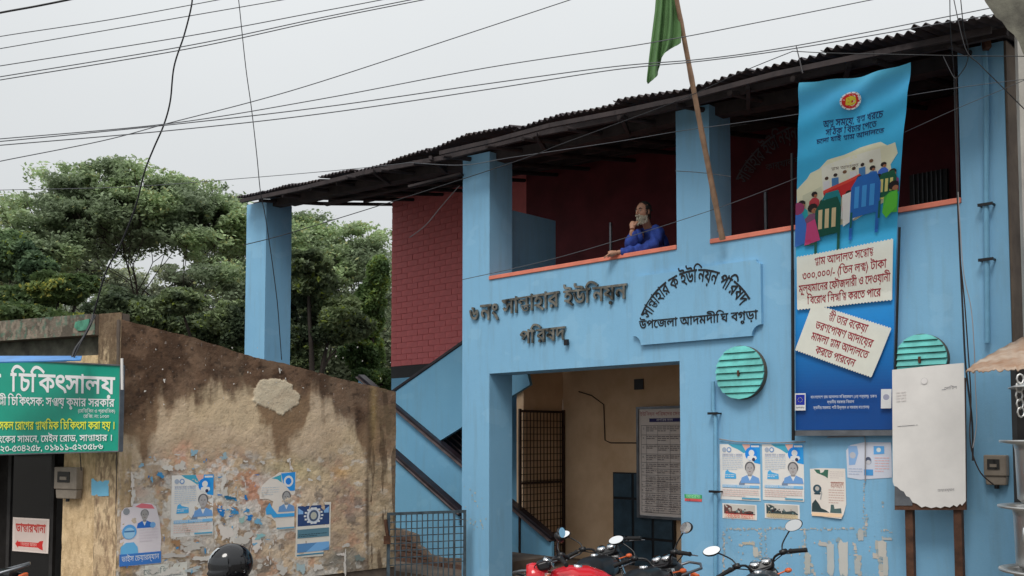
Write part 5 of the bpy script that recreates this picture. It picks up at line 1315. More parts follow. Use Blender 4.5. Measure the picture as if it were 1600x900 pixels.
def art_navy(A):
    A.rect(0.05, 0.05, 0.96, 0.42, (44, 66, 110)); A.disc(0.5, 0.24, 0.2, (190, 196, 210), seg=14)
    A.k += 1
    for k in range(14):
        a_ = k / 14 * 2 * math.pi; A.rect(0.5 + .25 * math.cos(a_) - .03, 0.24 + .14 * math.sin(a_) - .016, 0.5 + .25 * math.cos(a_) + .03, 0.24 + .14 * math.sin(a_) + .016, (206, 210, 220)); A.k -= 1
    A.k += 2; A.disc(0.5, 0.24, 0.14, (70, 84, 110), seg=12); A.disc(0.5, 0.24, 0.09, (170, 170, 160), seg=12); A.poly([(0.06, 0.08), (0.2, 0.15), (0.2, 0.2), (0.06, 0.2)], (120, 160, 205)); A.poly([(0.94, 0.08), (0.8, 0.15), (0.8, 0.2), (0.94, 0.2)], (120, 160, 205))
    A.rect(0.05, 0.48, 0.95, 0.64, (84, 120, 136)); A.lines(0.08, 0.57, 0.9, 2, 0.03, (40, 60, 70), 0.012); A.rect(0.05, 0.74, 0.95, 0.9, (84, 130, 176)); A.poly([(0.3, 0.9), (0.6, 0.74), (0.95, 0.74), (0.95, 0.84), (0.7, 0.9)], (110, 160, 220)); A.rect(0.04, 0.935, 0.8, 0.96, (60, 120, 150))
paper(LS, (462, 787), (516, 867), 0, 'poster', 'poster with a dark navy emblem picture and blue bands, rightmost on the stained wall', 'poster', EG, (206, 200, 190), art_navy, clip=[(0.02, 0), (1, 0.0), (0.99, 0.8), (0.8, 0.86), (0.78, 1), (0, 0.99)])
it = []
blues = [(70, 150, 205), (40, 130, 205), (120, 180, 215)]
whites = [(226, 220, 212), (212, 206, 198), (232, 222, 214), (204, 198, 192)]
for cx, cy, sx, sy_, c_ in ((220, 727, 5, 4, (150, 190, 214)), (302, 707, 6, 7, (150, 186, 205)), (350, 713, 6, 6, (160, 186, 196)), (250, 742, 6, 6, blues[0]), (262, 731, 9, 7, whites[0]), (281, 728, 9, 10, whites[1]), (206, 752, 4, 14, whites[2]), (207, 775, 5, 14, whites[0]), (348, 752, 5, 16, whites[0]), (350, 770, 6, 14, whites[1]), (358, 778, 14, 5, (40, 110, 150)), (345, 800, 10, 9, blues[1]), (365, 799, 8, 6, blues[0]), (388, 808, 12, 6, blues[1]), (385, 798, 5, 4, blues[0]), (402, 815, 8, 5, blues[2]), (378, 812, 6, 7, (160, 196, 190)),
    (352, 832, 16, 20, whites[2]), (362, 835, 16, 22, whites[0]), (380, 842, 20, 16, whites[1]), (400, 850, 14, 16, whites[2]), (300, 853, 32, 10, whites[1]), (270, 868, 30, 6, whites[3]), (318, 872, 22, 8, whites[0]), (405, 838, 9, 5, (150, 200, 205)), (275, 848, 9, 6, (176, 136, 100)), (388, 838, 6, 6, (180, 132, 100)), (240, 890, 16, 8, whites[1]), (265, 893, 26, 8, whites[0]), (300, 890, 20, 6, (196, 204, 206)), (440, 890, 14, 12, whites[1]), (470, 888, 10, 14, (180, 200, 205)), (495, 886, 10, 10, whites[0]), (540, 852, 9, 3, whites[1]), (538, 880, 3, 22, whites[0]), (533, 866, 8, 3, whites[2]), (560, 872, 12, 8, (130, 140, 136)), (205, 695, 0.8, 0.8, whites[0])):
    f_ = .78 if sx > 9 else 1
    it.append((cx, cy, sx * f_, sy_ * f_, c_, random.randint(18, 30), random.randint(1, 5)))
for q in range(420):
    cx = random.gauss(340, 72); cy = random.gauss(805, 55)
    on_ = any(a - 3 < cx < b + 3 and c_ - 3 < cy < e + 3 for a, c_, b, e in ((188, 788, 251, 880), (268, 743, 332, 835), (418, 739, 461, 826), (462, 787, 516, 867)))
    if 195 < cx < 520 and 700 < cy < 895 and not on_: it.append((cx, cy, random.uniform(.5, 1) ** 3 * 5, random.uniform(.5, 1) ** 3 * 6, random.choice(whites + whites + whites + blues + [(160, 136, 112)]), random.randint(6, 12), random.randint(0, 6)))
for q in range(30): it.append((random.uniform(200, 600), random.uniform(540, 640), random.uniform(.6, 1.6), random.uniform(.8, 2.2), random.choice(whites), 6, 1))
it.append((256, 594, 2, 3, whites[0], 8, 0)); it.append((226, 611, 2, 2, whites[0], 8, 0)); it.append((436, 579, 2, 5, whites[0], 8, 0))
scraps(LS, it, 'torn_paper_scraps', 'torn scraps of old white and blue posters clinging to the stained wall', dj=0.012, square=False)
# small bills low on the stained wall
paper(LS, (226, 884), (292, 903), 0, 'poster', 'low white bill with faint lettering under the peeling two face poster', 'poster', EG, (196, 194, 186), lambda A: (A.text('ভোট দিন', 0.3, 0.4, size=0.08, c=(120, 130, 130)), A.lines(0.1, 0.7, 0.9, 2, 0.15, (150, 150, 150), 0.06)))

# ------------------------------------------------------------ iron gate before the stair
g0 = W(605, 801, 11.9); g1 = W(728, 799, 12.35)
GA = math.atan2(g1.y - g0.y, g1.x - g0.x); GF = Frame((g0.x, g0.y), GA); GW = (g1 - g0).to_2d().length
GT = empty('iron_gate', GF.P(GW, 0, 0), 'grey welded mesh gate with a padlock chain between the stained wall and the blue office', 'gate')
zt = g0.z
for n_, q in (('frame_post', (0, 0.035, 0, zt)), ('frame_post', (GW - 0.03, GW, 0, zt)), ('frame_post', (GW - 0.17, GW - 0.15, 0, zt - 0.036)), ('frame_rail', (0.0351, GW - 0.0301, zt - 0.035, zt))):
    mb = MB(); mb.box(GF, q[0], q[1], -0.015, 0.015, q[2], q[3]); mb.build(n_, 'gate', GT)
for k in range(1, 12):
    xx = 0.035 + (GW - 0.2) * k / 12; mb = MB(); mb.box(GF, xx - 0.006, xx + 0.006, -0.006, 0.006, 0.02, zt - 0.0352); mb.build('bar', 'gate', GT)
zz = zt - 0.12; k = 0
while zz > 0.2:
    mb = MB(); mb.box(GF, 0.0352, GW - 0.0302, 0.0062, 0.014, zz - 0.006, zz + 0.006); mb.build('crossbar', 'gate', GT); zz -= 0.088; k += 1
mb = MB(); mb.tube([GF.P(-0.03, -0.03, zt - .08), GF.P(-0.02, -0.04, zt - .2), GF.P(0.0, -0.03, zt - .3)], 0.022, 6); mb.box(GF, -0.05, 0.03, -0.05, -0.02, zt - 0.38, zt - 0.28); mb.build('padlock', 'rustypost', GT)
# ------------------------------------------------------------ neighbour at the right edge
NBR = empty('neighbour_shop', W(1620, 900, 6.8) * 1.0, 'pale plastered shop at the right edge with a mossy concrete canopy above', 'building')
NBR.location.z = 0
def wallquad(name, mat, a, b, z0, z1, th=0.12):
    a = Vector(a); b = Vector(b); t = (b - a).normalized(); nn = Vector((-t.y, t.x)) * th; mb = MB()
    vs = [Vector((p.x, p.y, z)) for z in (z0, z1) for p in (a, b, b + nn, a + nn)]
    mb.add(vs, [(0, 1, 5, 4), (1, 2, 6, 5), (2, 3, 7, 6), (3, 0, 4, 7), (4, 5, 6, 7), (3, 2, 1, 0)]); return mb.build(name, mat, NBR)
pA = W(1597, 300, 7.4); pB = W(1900, 300, 7.0)
M['paleplaster'] = simple('pale_shop_plaster', (0.52, 0.50, 0.46), 0.85, var=0.15, sc_=3, bump=0.3)
wallquad('front_wall', 'paleplaster', pA.to_2d(), pB.to_2d(), 2.55, 6.2); 
pA2 = W(1588, 620, 7.3); wallquad('shutter', 'shopdark', pA2.to_2d(), (pB.x, pB.y + 0.05), 0, 2.54)
# canopy: lumpy mossy slab
mb = MB(); pr = [(1532, -12), (1540, 4), (1550, 18), (1556, 27), (1566, 34), (1574, 46), (1584, 54), (1592, 66), (1597, 80), (1604, 96), (1640, 110), (1720, 110), (1720, -12)]
vs = [W(x, y, 5.6) for x, y in pr] + [W(x, y, 5.6) + Vector((1.5, 1.3, 0.75)) for x, y in pr]; n = len(pr)
mb.add(vs, [list(range(n))[::-1], list(range(n, 2 * n))] + [(i, (i + 1) % n, n + (i + 1) % n, n + i) for i in range(n)]); mb.build('canopy', 'moss', NBR)
# rusty tin awning
AW = [W(1510, 580, 6.2), W(1524, 568, 6.4), W(1545, 556, 6.6), W(1574, 540, 6.8), W(1600, 527, 6.9), W(1720, 470, 7.1)]
AL = [W(1510, 582, 6.2), W(1533, 581, 5.9), W(1556, 580, 5.8), W(1583, 579, 5.7), W(1600, 578, 5.7), W(1720, 574, 5.6)]
rowsP = []
for j in range(7):
    t = j / 6; row = []
    for i in range(41):
        s_ = i / 40 * 5; k = min(4, int(s_)); f = s_ - k
        p = AW[k].lerp(AW[k + 1], f).lerp(AL[k].lerp(AL[k + 1], f), t); p = p + Vector((0, 0, 0.003 * math.sin(i * 1.3) + (random.uniform(-.008, .008) if j == 6 else 0))); row.append(p)
    rowsP.append(row)
mb = MB(); mb.grid(rowsP); AWN = mb.build('tin_awning', 'rust', None); m_ = AWN.modifiers.new('t', 'SOLIDIFY'); m_.thickness = 0.006
place_origin(AWN, AW[4]); tag(AWN, 'rusty corrugated tin awning jutting from the right edge above the aluminium pots', 'awning')
mb = MB(); mb.box(Frame((AW[3].x, AW[3].y), FA.a), 0.35, 0.42, 0.0, 0.06, 0, 2.4); thingmesh(mb, 'awning_post', 'shopdark', 'dark timber post behind the stacked aluminium pots', 'post')
# stacked aluminium pots
for k, (yr, nm) in enumerate(((793, 'middle'), (893, 'lowest'), (690, 'topmost'))):
    zc = 5.0; cx = 1652; rim = W(cx, yr, zc)
    z1 = rim.z; 
    P_ = empty('aluminium_pot', (rim.x, rim.y, z1 - 0.32), 'round aluminium cooking pot with side handles, %s of the stack at the right edge' % nm, 'pot', 'stacked aluminium pots')
    R_ = (cx - (1571 if yr != 793 else 1569)) / FOC * zc - 0.0
    mb = MB(); mb.lathe((rim.x, rim.y, z1 - 0.32), [(0.02, 0), (R_ - .10, 0.0), (R_ - .078, 0.02), (R_ - .072, 0.27), (R_ - .066, 0.305), (R_, 0.315), (R_ + 0.003, 0.322), (R_, 0.328), (R_ - .08, 0.32), (R_ - .085, 0.05), (0.02, 0.03)], 48); mb.build('body', 'alu', P_)
    for sgn in (-1,):
        hx = rim.x + sgn * (R_ - 0.085); mb = MB(); pts = [Vector((hx + .02, rim.y - 0.09, z1 - .08)), Vector((hx - .035, rim.y - .10, z1 - .10)), Vector((hx - .04, rim.y - .10, z1 - .16)), Vector((hx + .02, rim.y - .09, z1 - .19))]
        mb.tube(pts, 0.009, 8); mb.build('handle', 'alu', P_)
R_ = 0.26; rim = W(1652, 594, 5.0)
P_ = empty('hanging_chain', (rim.x - .25, rim.y, rim.z - .3), 'metal hook chain hanging above the aluminium pots', 'chain')
mb = MB()
for k in range(5): a = W(1594, 592 + k * 13, 5.0); mb.tube([a + Vector((0.018 * math.cos(q / 8 * 6.28), 0.01 * math.sin(k), 0.026 * math.sin(q / 8 * 6.28))) for q in range(9)], 0.005, 5)
mb.build('links', 'alu', P_)
mb = MB(); mb.lathe((rim.x, rim.y, rim.z - 0.04), [(0.0, 0.03), (0.17, 0.02), (R_ - .03, 0), (R_ - .03, 0.006), (0.16, 0.03), (0, 0.04)], 40); lid = thingmesh(mb, 'pot_lid', 'alu', 'flat aluminium lid above the stacked pots', 'lid')
# ------------------------------------------------------------ overhead cables
def spline(P_, n=10):
    out_ = []
    for i in range(len(P_) - 1):
        a = P_[max(i - 1, 0)]; b = P_[i]; c_ = P_[i + 1]; d_ = P_[min(i + 2, len(P_) - 1)]
        for k in range(n):
            t = k / n; out_.append(0.5 * ((2 * b) + (c_ - a) * t + (2 * a - 5 * b + 4 * c_ - d_) * t * t + (3 * b - a - 3 * c_ + d_) * t ** 3))
    out_.append(P_[-1]); return out_
def cable(pts, y0, y1, wpx, label, mat='cable_grey', name='overhead_cable', group='cables strung over the street'):
    n = len(pts); L = [0]
    for a, b in zip(pts[:-1], pts[1:]): L.append(L[-1] + math.hypot(b[0] - a[0], b[1] - a[1]))
    P_ = [W(p[0], p[1], y0 + (y1 - y0) * l / L[-1]) for p, l in zip(pts, L)]
    mb = MB(); sp_ = spline(P_, 8); mb.tube(sp_, [max(0.002, wpx * p.y / FOC / 2) for p in sp_], 6)
    return thingmesh(mb, name, mat, label, 'cable', group)
G_ = 'cable_grey'; K_ = 'cable'
cable([(-60, 33), (0, 20), (55, 10), (110, -1), (160, -12)], 5, 5, 3.6, 'thick dark cable crossing the top left corner of the sky', K_)
cable([(-60, 70), (0, 57), (170, 31), (345, -1), (400, -12)], 9, 8, 1.5, 'thin cable just below the thick one at the top left')
cable([(-60, 86), (0, 76), (220, 38), (440, 0), (500, -11)], 9, 8, 1.5, 'second thin cable from the left edge, below the one under the thick cable')
cable([(-60, 112), (0, 103), (290, 57), (500, 18), (605, -2), (660, -13)], 9, 7.6, 1.6, 'cable above the close pair in the left sky')
cable([(-60, 130), (0, 120), (290, 72), (500, 28), (650, -2), (700, -12)], 9, 7.6, 1.7, 'upper cable of the close pair in the left sky')
cable([(-60, 135), (0, 125), (290, 77), (500, 32), (665, -1), (720, -12)], 9.05, 7.6, 1.7, 'lower cable of the close pair in the left sky')
cable([(-60, 222), (0, 217), (265, 193), (500, 155), (760, 106), (1010, 68), (1200, 32), (1365, -1), (1420, -12)], 9, 7, 1.6, 'cable passing behind the green flag and leaving at the top above the roof')
cable([(-60, 225), (0, 221), (265, 195), (500, 168), (760, 131), (960, 104), (1100, 92), (1240, 72), (1480, 26), (1600, 2), (1660, -8)], 8.6, 6.8, 1.7, 'upper of two long parallel cables sweeping above the tin roof')
cable([(-60, 232), (0, 227), (265, 204), (500, 178), (760, 140), (960, 109), (1100, 95), (1240, 76), (1480, 35), (1600, 15), (1660, 6)], 8.6, 6.8, 1.7, 'lower of two long parallel cables sweeping above the tin roof')
cable([(-60, 266), (0, 252), (160, 220), (265, 192), (390, 160), (500, 128), (690, 66), (893, -1), (930, -14)], 8, 6, 1.6, 'cable crossing the long pair low on the left and rising steeply to the top')
cable([(-60, 300), (0, 297), (200, 292), (400, 277), (560, 263), (640, 254)], 14, 11.5, 1.0, 'faint cable over the tree tops reaching the tin roof', name='overhead_cable')
cable([(301, -14), (299, 10), (288, 54), (272, 104), (266, 158), (256, 195), (240, 232), (226, 268), (212, 322), (190, 378), (166, 424), (152, 470), (146, 492)], 8.2, 9.5, 2.7, 'thick black drop cable bending down from the sky to the clinic parapet', K_)
cable([(146, 492), (142, 505), (130, 528), (118, 545), (112, 562)], 9.35, 9.1, 4.0, 'black cable draped over the clinic parapet to the green sign', K_)
cable([(150, 492), (139, 512), (124, 540), (114, 564)], 9.25, 9.05, 2.0, 'thin cable beside the draped one on the clinic parapet', K_)
cable([(371, -14), (374, 10), (384, 105), (393, 170), (401, 240), (407, 300), (414, 335), (424, 400), (433, 470), (437, 520), (440, 562)], 9, 10.8, 1.4, 'thin straight cable dropping in front of the lone blue pillar', K_)
cable([(380, 383), (450, 365), (600, 319), (722, 280), (830, 244), (875, 226), (1000, 180), (1077, 150), (1160, 112), (1239, 80)], 12.5, 8.2, 1.4, 'cable running along under the eave from the lone pillar to the roof edge', K_)
cable([(722, 437), (800, 420), (870, 403), (960, 377), (1055, 347), (1150, 315), (1250, 276), (1350, 235), (1490, 172), (1566, 140), (1640, 108)], 11.6, 7.0, 1.1, 'thin cable crossing the balcony opening and the banner upward to the right')
cable([(640, 254), (722, 258), (800, 246), (960, 222), (1055, 206), (1140, 194), (1250, 178), (1380, 156), (1490, 138), (1600, 124), (1660, 118)], 11.4, 6.9, 1.1, 'thin nearly level cable crossing the tops of the blue pillars')
cable([(1239, 80), (1300, 83), (1400, 85), (1490, 87), (1600, 88), (1660, 88)], 7.9, 7.0, 1.4, 'level dark cable along the roof edge above the banner', K_)
cable([(1484, -12), (1485, 40), (1489, 95), (1491, 120)], 6.6, 7.6, 1.6, 'first of the drop cables hanging above the right pillar', K_)
cable([(1500, -12), (1506, 45), (1513, 78), (1510, 100), (1500, 116), (1492, 122), (1482, 105), (1474, 88)], 6.6, 7.6, 1.6, 'drop cable looping in front of the right pillar top', K_)
cable([(1488, -12), (1508, 74), (1530, 100), (1560, 130), (1598, 168), (1640, 210)], 6.6, 6.4, 1.6, 'drop cable bending away to the lower right across the pillar', K_)
cable([(1055, 267), (1098, 270), (1142, 276)], 9.9, 9.6, 1.2, 'short cable stretched across the middle pillar')
cable([(1491, 118), (1493, 200), (1496, 300), (1500, 400), (1504, 480), (1508, 560), (1512, 600), (1519, 660), (1520, 720)], 7.95, 7.9, 3.2, 'black wall cable running down the left edge of the right pillar', K_, 'wall_cable', 'cables fixed down the right pillar')
cable([(1494, 120), (1497, 250), (1499, 380), (1507, 470), (1512, 540), (1517, 620), (1516, 690), (1530, 735), (1552, 757)], 7.93, 7.88, 2.2, 'brownish wall cable curving down to the right hand meter', 'grille', 'wall_cable', 'cables fixed down the right pillar')
cable([(1497, 300), (1505, 420), (1517, 480), (1522, 540), (1524, 600), (1526, 660), (1520, 700)], 7.9, 7.85, 1.5, 'pale slack wall cable beside the black one', 'cable_pale', 'wall_cable', 'cables fixed down the right pillar')
cable([(640, 371), (665, 352), (690, 322), (718, 290)], 14.2, 13.4, 1.5, 'pale string hanging across the red brick wall', 'cable_pale', 'string', None)
cable([(1244, 72), (1249, 92), (1254, 114)], 8.0, 8.2, 1.8, 'short pale tie wire at the roof edge above the banner', 'cable_pale', 'tie_wire', None)
cable([(125, 708), (126, 722), (127, 735)], 9.0, 9.1, 1.6, 'short feed cable between the green sign and the left meter', K_, 'meter_cable', None)

# ------------------------------------------------------------ flag on a bamboo pole
FG = empty('green_flag', W(1129, 374, 9.75), 'limp green flag on a leaning bamboo pole tied to the parapet', 'flag')
base = W(1129, 374, 9.75); mid = W(1098, 215, 9.35); t1 = W(1064, 35, 8.9); top = W(1046, -60, 8.68)
mb = MB(); ps = spline([base, mid, t1, top], 10); mb.tube(ps, [0.030 - 0.012 * i / len(ps) + (0.003 if i % 5 == 0 else 0) for i in range(len(ps))], 10); mb.build('pole', 'bamboo', FG)
mb = MB(); b_ = W(1126, 362, 9.74); mb.tube([b_ + Vector((.035 * math.cos(k), .035 * math.sin(k), 0.012 * k / 3)) for k in range(12)], 0.006, 5); mb.build('lashing', 'cable_pale', FG)
RT_ = [(1047, -60), (1054, -20), (1060, 10), (1065, 40), (1064, 67)]
LT_ = [(1030, -60), (1026, -20), (1024, 12), (1019, 50), (1012, 100), (1008, 122), (1012, 131)]
bot_ = [(1064, 67), (1050, 75), (1037, 82), (1031, 92), (1029, 108), (1027, 118), (1020, 125), (1012, 131)]
def along(P_, t):
    s_ = t * (len(P_) - 1); i = min(len(P_) - 2, int(s_)); f = s_ - i; return (P_[i][0] * (1 - f) + P_[i + 1][0] * f, P_[i][1] * (1 - f) + P_[i + 1][1] * f)
rowsP = []
nu, nv_ = 40, 60
for j in range(nv_ + 1):
    t = j / nv_; row = []
    pl, pr = along(LT_, t), along(RT_, t)
    for i in range(nu + 1):
        s_ = i / nu
        # ruled between the left edge and the pole, blended to the lower hem
        x = pl[0] * (1 - s_) + pr[0] * s_; y = pl[1] * (1 - s_) + pr[1] * s_
        hb = along(bot_[::-1], s_); wgt = t ** 3
        hx = x * (1 - wgt) + hb[0] * wgt; hy = y * (1 - wgt) + hb[1] * wgt
        yy = 8.88 + (0.05 * math.sin(s_ * 14 + t * 2) + 0.03 * math.sin(s_ * 27 + 1 + t * 5)) * (0.3 + t) * min(1, (1 - s_) * 4 + 0.1)
        row.append(W(hx, hy, yy + 0.05 * (1 - s_)))
    rowsP.append(row)
mb = MB(); mb.grid(rowsP); o = mb.build('cloth', 'flagcloth', FG); m_ = o.modifiers.new('t', 'SOLIDIFY'); m_.thickness = 0.003

# ------------------------------------------------------------ skinned bodies
def skin(name, mat, nodes, edges, parent, sub=2, noise=0.0, extra=None):
    """nodes: {key: (Vector, radius)}; first node is the root"""
    keys = list(nodes); me = bpy.data.meshes.new(name); off = root_loc(parent)
    me.from_pydata([tuple(nodes[k][0] - off) for k in keys], [(keys.index(a), keys.index(b)) for a, b in edges], [])
    o = bpy.data.objects.new(name, me); col.objects.link(o)
    m_ = o.modifiers.new('skin', 'SKIN'); m_.use_smooth_shade = True; m_.branch_smoothing = 0.6
    for i, k in enumerate(keys):
        r_ = nodes[k][1]; o.data.skin_vertices[0].data[i].radius = (r_ if isinstance(r_, tuple) else (r_, r_))
    o.data.skin_vertices[0].data[0].use_root = True
    s_ = o.modifiers.new('sub', 'SUBSURF'); s_.levels = sub; s_.render_levels = sub
    dg = bpy.context.evaluated_depsgraph_get(); me2 = bpy.data.meshes.new_from_object(o.evaluated_get(dg)); bpy.data.objects.remove(o); me2.name = name
    if noise:
        cs = np.empty(len(me2.vertices) * 3); me2.vertices.foreach_get('co', cs); cs = cs.reshape(-1, 3)
        n_ = (fbm(cs[:, 0] * 9 + 40 + cs[:, 1] * 4, cs[:, 2] * 7 + 40, 4, 4) - .5) * noise + np.sin(cs[:, 0] * 60 + cs[:, 2] * 22) * noise * .18
        nn = np.empty(len(me2.vertices) * 3); me2.vertices.foreach_get('normal', nn); nn = nn.reshape(-1, 3)
        me2.vertices.foreach_set('co', (cs + nn * n_[:, None]).ravel())
    if extra:
        bm = bmesh.new(); bm.from_mesh(me2)
        for e in extra:
            t = bpy.data.meshes.new('t'); t.from_pydata([(v[0] - off.x, v[1] - off.y, v[2] - off.z) for v in e.v], [], e.f); bm.from_mesh(t); bpy.data.meshes.remove(t)
        bm.to_mesh(me2); bm.free()
    me2.materials.clear(); me2.materials.append(M[mat]); me2.polygons.foreach_set('use_smooth', np.ones(len(me2.polygons), dtype=bool)); me2.update()
    o = bpy.data.objects.new(name, me2); col.objects.link(o); o.parent = parent; return o
def Q(px, py, dy=0.0): return W(px, py - 5, 10.98 + dy)
MAN = empty('person', Q(1030, 560, 0.35), 'bearded man in a blue kurta leaning on the balcony parapet, one hand at his mouth', 'person')
MAN.location.z = 3.081
fdir = Vector((-0.76, -0.65, -0.02)).normalized(); sdv = fdir.cross(Vector((0, 0, 1))).normalized(); upv = sdv.cross(fdir).normalized()   # sdv: his right
hc = Q(1005, 337)
def H(f, s_, u): return hc + fdir * f + sdv * s_ + upv * u
hd = MB()
def headfn(v):
    # v.x forward, v.y side, v.z up: narrow jaw, flat face, fuller back
    x, y, z = v
    if z < 0: x *= 1 - 0.12 * (-z); y *= 1 - 0.28 * (-z) ** 1.2
    if x > 0: x *= 0.93
    return Vector((x, y, z))
Rm = Matrix((fdir, -sdv, upv)).transposed()
seg, rings = 28, 20; vs = []
for i in range(rings + 1):
    th = math.pi * i / rings
    for k in range(seg):
        ph = 2 * math.pi * k / seg; v = headfn(Vector((math.sin(th) * math.cos(ph), math.sin(th) * math.sin(ph), math.cos(th))))
        p = Vector((v.x * 0.098, v.y * 0.076, v.z * 0.122))
        if v.x > 0.4:
            if abs(p.z - 0.012) < 0.014 and 0.014 < abs(p.y) < 0.05: p.x -= 0.010      # eye sockets
            if 0.024 < p.z < 0.04 and abs(p.y) < 0.055: p.x += 0.005                    # brow
            if -0.035 < p.z < 0.02 and abs(p.y) < 0.012: p.x += 0.022 * (0.03 - p.z) / 0.06  # nose
        vs.append(hc + Rm @ p)
hd.add(vs, [(i * seg + k, (i + 1) * seg + k, (i + 1) * seg + (k + 1) % seg, i * seg + (k + 1) % seg) for i in range(rings) for k in range(seg)])
hd.tube([H(.088, 0, .018), H(.108, 0, -.012), H(.112, 0, -.026), H(.094, 0, -.034)], [.008, .011, .014, .009], 8)
for sg in (-1, 1): hd.ell(H(-.008, sg * .078, -.002), (.011, .018, .032), None, 10, 8)
def hand(mb, wrist, d, palm_n, curl, s_=1.0):
    """palm, four fingers of different length and a thumb; d: pointing direction, palm_n: out of the palm"""
    d = d.normalized(); pn = (palm_n - d * palm_n.dot(d)).normalized(); sd = d.cross(pn)
    c_ = wrist + d * 0.045 * s_
    vs_ = []
    mb.tube([wrist - d * .01, wrist + d * .015, wrist + d * .05 * s_, wrist + d * .085 * s_], [.026, .03, .038, .03], 10)
    for k, (off, ln) in enumerate(((-.028, .068), (-.009, .078), (.010, .072), (.028, .056))):
        p = wrist + d * .08 * s_ + sd * off; dd = d.copy(); pts = [p - d * .02]; rr = [.0095]
        for j in range(3):
            a_ = curl * (0.7 + .2 * k / 3) * (j + 1) / 2; dj = (d * math.cos(a_) + pn * math.sin(a_)); pts.append(pts[-1] + dj * (ln / 2.6)); rr.append(.009 - .0012 * j)
        mb.tube(pts, rr, 7)
    p = wrist + d * .03 + sd * -.03; mb.tube([p, p + d * .02 - sd * .022, p + d * .045 - sd * .028 + pn * .012, p + d * .062 - sd * .022 + pn * .024], [.013, .011, .010, .008], 7)
wR = Q(988, 362, -0.24); wL = Q(962, 400, -0.17)
h1 = MB(); hand(h1, wR, (Q(990, 343, -.16) - wR), (hc - wR) * 1.0, 1.1)
h2 = MB(); hand(h2, wL, (Q(940, 404, -.17) - wL) + Vector((0, 0, -.0)), Vector((0, 0, -1)), 0.5)
fl = 3.12
nodes = {'pel': (Q(1042, 440, .45), .13), 'wai': (Q(1034, 412, .33), .12), 'che': (Q(1024, 380, .14), (.14, .12)), 'nb': (Q(1013, 362, .06), .06), 'nk': (Q(1009, 352, .02), .052), 'hd': (hc + Vector((0, 0, -.03)), .06),
         'sR': (Q(1030, 366, -.02), .062), 'eR': (Q(1016, 392, -.16), .046), 'wR': (wL, .027), 'sL': (Q(1005, 368, .2), .06), 'eL': (Q(985, 395, -.12), .045), 'wL': (wR, .027),
         'hipR': (Q(1050, 452, .38), .09), 'kR': (Q(1050, 500, .36), .06), 'aR': (Vector((Q(1056, 500, .42).x, Q(1056, 500, .42).y, fl + .06)), .04), 'fR': (Vector((Q(1046, 500, .3).x, Q(1046, 500, .28).y, fl + .02)), .035),
         'hipL': (Q(1038, 452, .55), .09), 'kL': (Q(1034, 500, .5), .06), 'aL': (Vector((Q(1036, 500, .56).x, Q(1036, 500, .56).y, fl + .06)), .04), 'fL': (Vector((Q(1026, 500, .45).x, Q(1026, 500, .43).y, fl + .02)), .035)}
E_ = [('pel', 'wai'), ('wai', 'che'), ('che', 'nb'), ('nb', 'nk'), ('nk', 'hd'), ('che', 'sR'), ('sR', 'eR'), ('eR', 'wR'), ('che', 'sL'), ('sL', 'eL'), ('eL', 'wL'), ('pel', 'hipR'), ('hipR', 'kR'), ('kR', 'aR'), ('aR', 'fR'), ('pel', 'hipL'), ('hipL', 'kL'), ('kL', 'aL'), ('aL', 'fL')]
skin('body', 'skin', nodes, E_, MAN, 2, 0, [hd, h1, h2])
kn = {'wai': (Q(1040, 425, .38), (.19, .17)), 'mid': (Q(1028, 398, .2), (.20, .18)), 'che': (Q(1020, 376, .10), (.19, .17)), 'nb': (Q(1014, 360, .06), .075),
      'sR': (Q(1030, 364, -.03), .09), 'mR': (Q(1026, 380, -.1), .085), 'eR': (Q(1012, 393, -.17), .072), 'fR': (Q(985, 397, -.17), .058), 'wR': (Q(966, 401, -.17), .046),
      'sL': (Q(1003, 366, .14), .085), 'eL': (Q(985, 395, -.12), .075), 'fL': (Q(988, 376, -.18), .062), 'wL': (Q(991, 365, -.21), .048), 'hem': (Q(1046, 455, .46), (.2, .19)), 'hem2': (Q(1048, 500, .46), (.2, .2))}
KE = [('wai', 'mid'), ('mid', 'che'), ('che', 'nb'), ('che', 'sR'), ('sR', 'mR'), ('mR', 'eR'), ('eR', 'fR'), ('fR', 'wR'), ('che', 'sL'), ('sL', 'eL'), ('eL', 'fL'), ('fL', 'wL'), ('wai', 'hem'), ('hem', 'hem2')]
skin('kurta', 'kurta', kn, KE, MAN, 3, 0.05)
def strands(mb, pts_dirs, ln, r_):
    for p, d in pts_dirs: mb.tube([p, p + d * ln * .5, p + d * ln + Vector((0, 0, -ln * .1))], [r_, r_ * .8, r_ * .2], 5, cap=False)
bd = MB(); hr = MB(); mo = MB()
for k in range(300):
    a_ = random.uniform(-1.5, 1.5); z = random.uniform(-.112, -.045); s_ = math.sin(a_) * .066; f = math.cos(a_) * .086 * (1 - .2 * (-z - .05) / .07)
    strands(bd, [(H(f - .004, s_, z + .0), (fdir * .3 * math.cos(a_) + sdv * .2 * math.sin(a_) + Vector((0, 0, -1))).normalized())], random.uniform(.03, .055) * (.35 + .65 * math.cos(a_)), .0045)
for k in range(420):
    th = random.uniform(0, 1.35); ph = random.uniform(0, 6.283)
    v = Vector((math.sin(th) * math.cos(ph), math.sin(th) * math.sin(ph), math.cos(th)))
    if v.x > 0.45 and v.z < 0.86: continue
    p = H(v.x * .096, v.y * .077, v.z * .120); d = (fdir * (v.x * .3 - .5) + sdv * v.y * .5 + upv * (v.z * .4 - .3)).normalized()
    strands(hr, [(p, (d + (p - hc).normalized() * .3).normalized())], random.uniform(.02, .04), .007)
for k in range(160):
    ph = random.choice((-1, 1)) * random.uniform(1.2, 3.14); z = random.uniform(-.05, .06)
    p = H(math.cos(ph) * .093, math.sin(ph) * .074, z); strands(hr, [(p, Vector((0, 0, -1)))], random.uniform(.015, .03), .006)
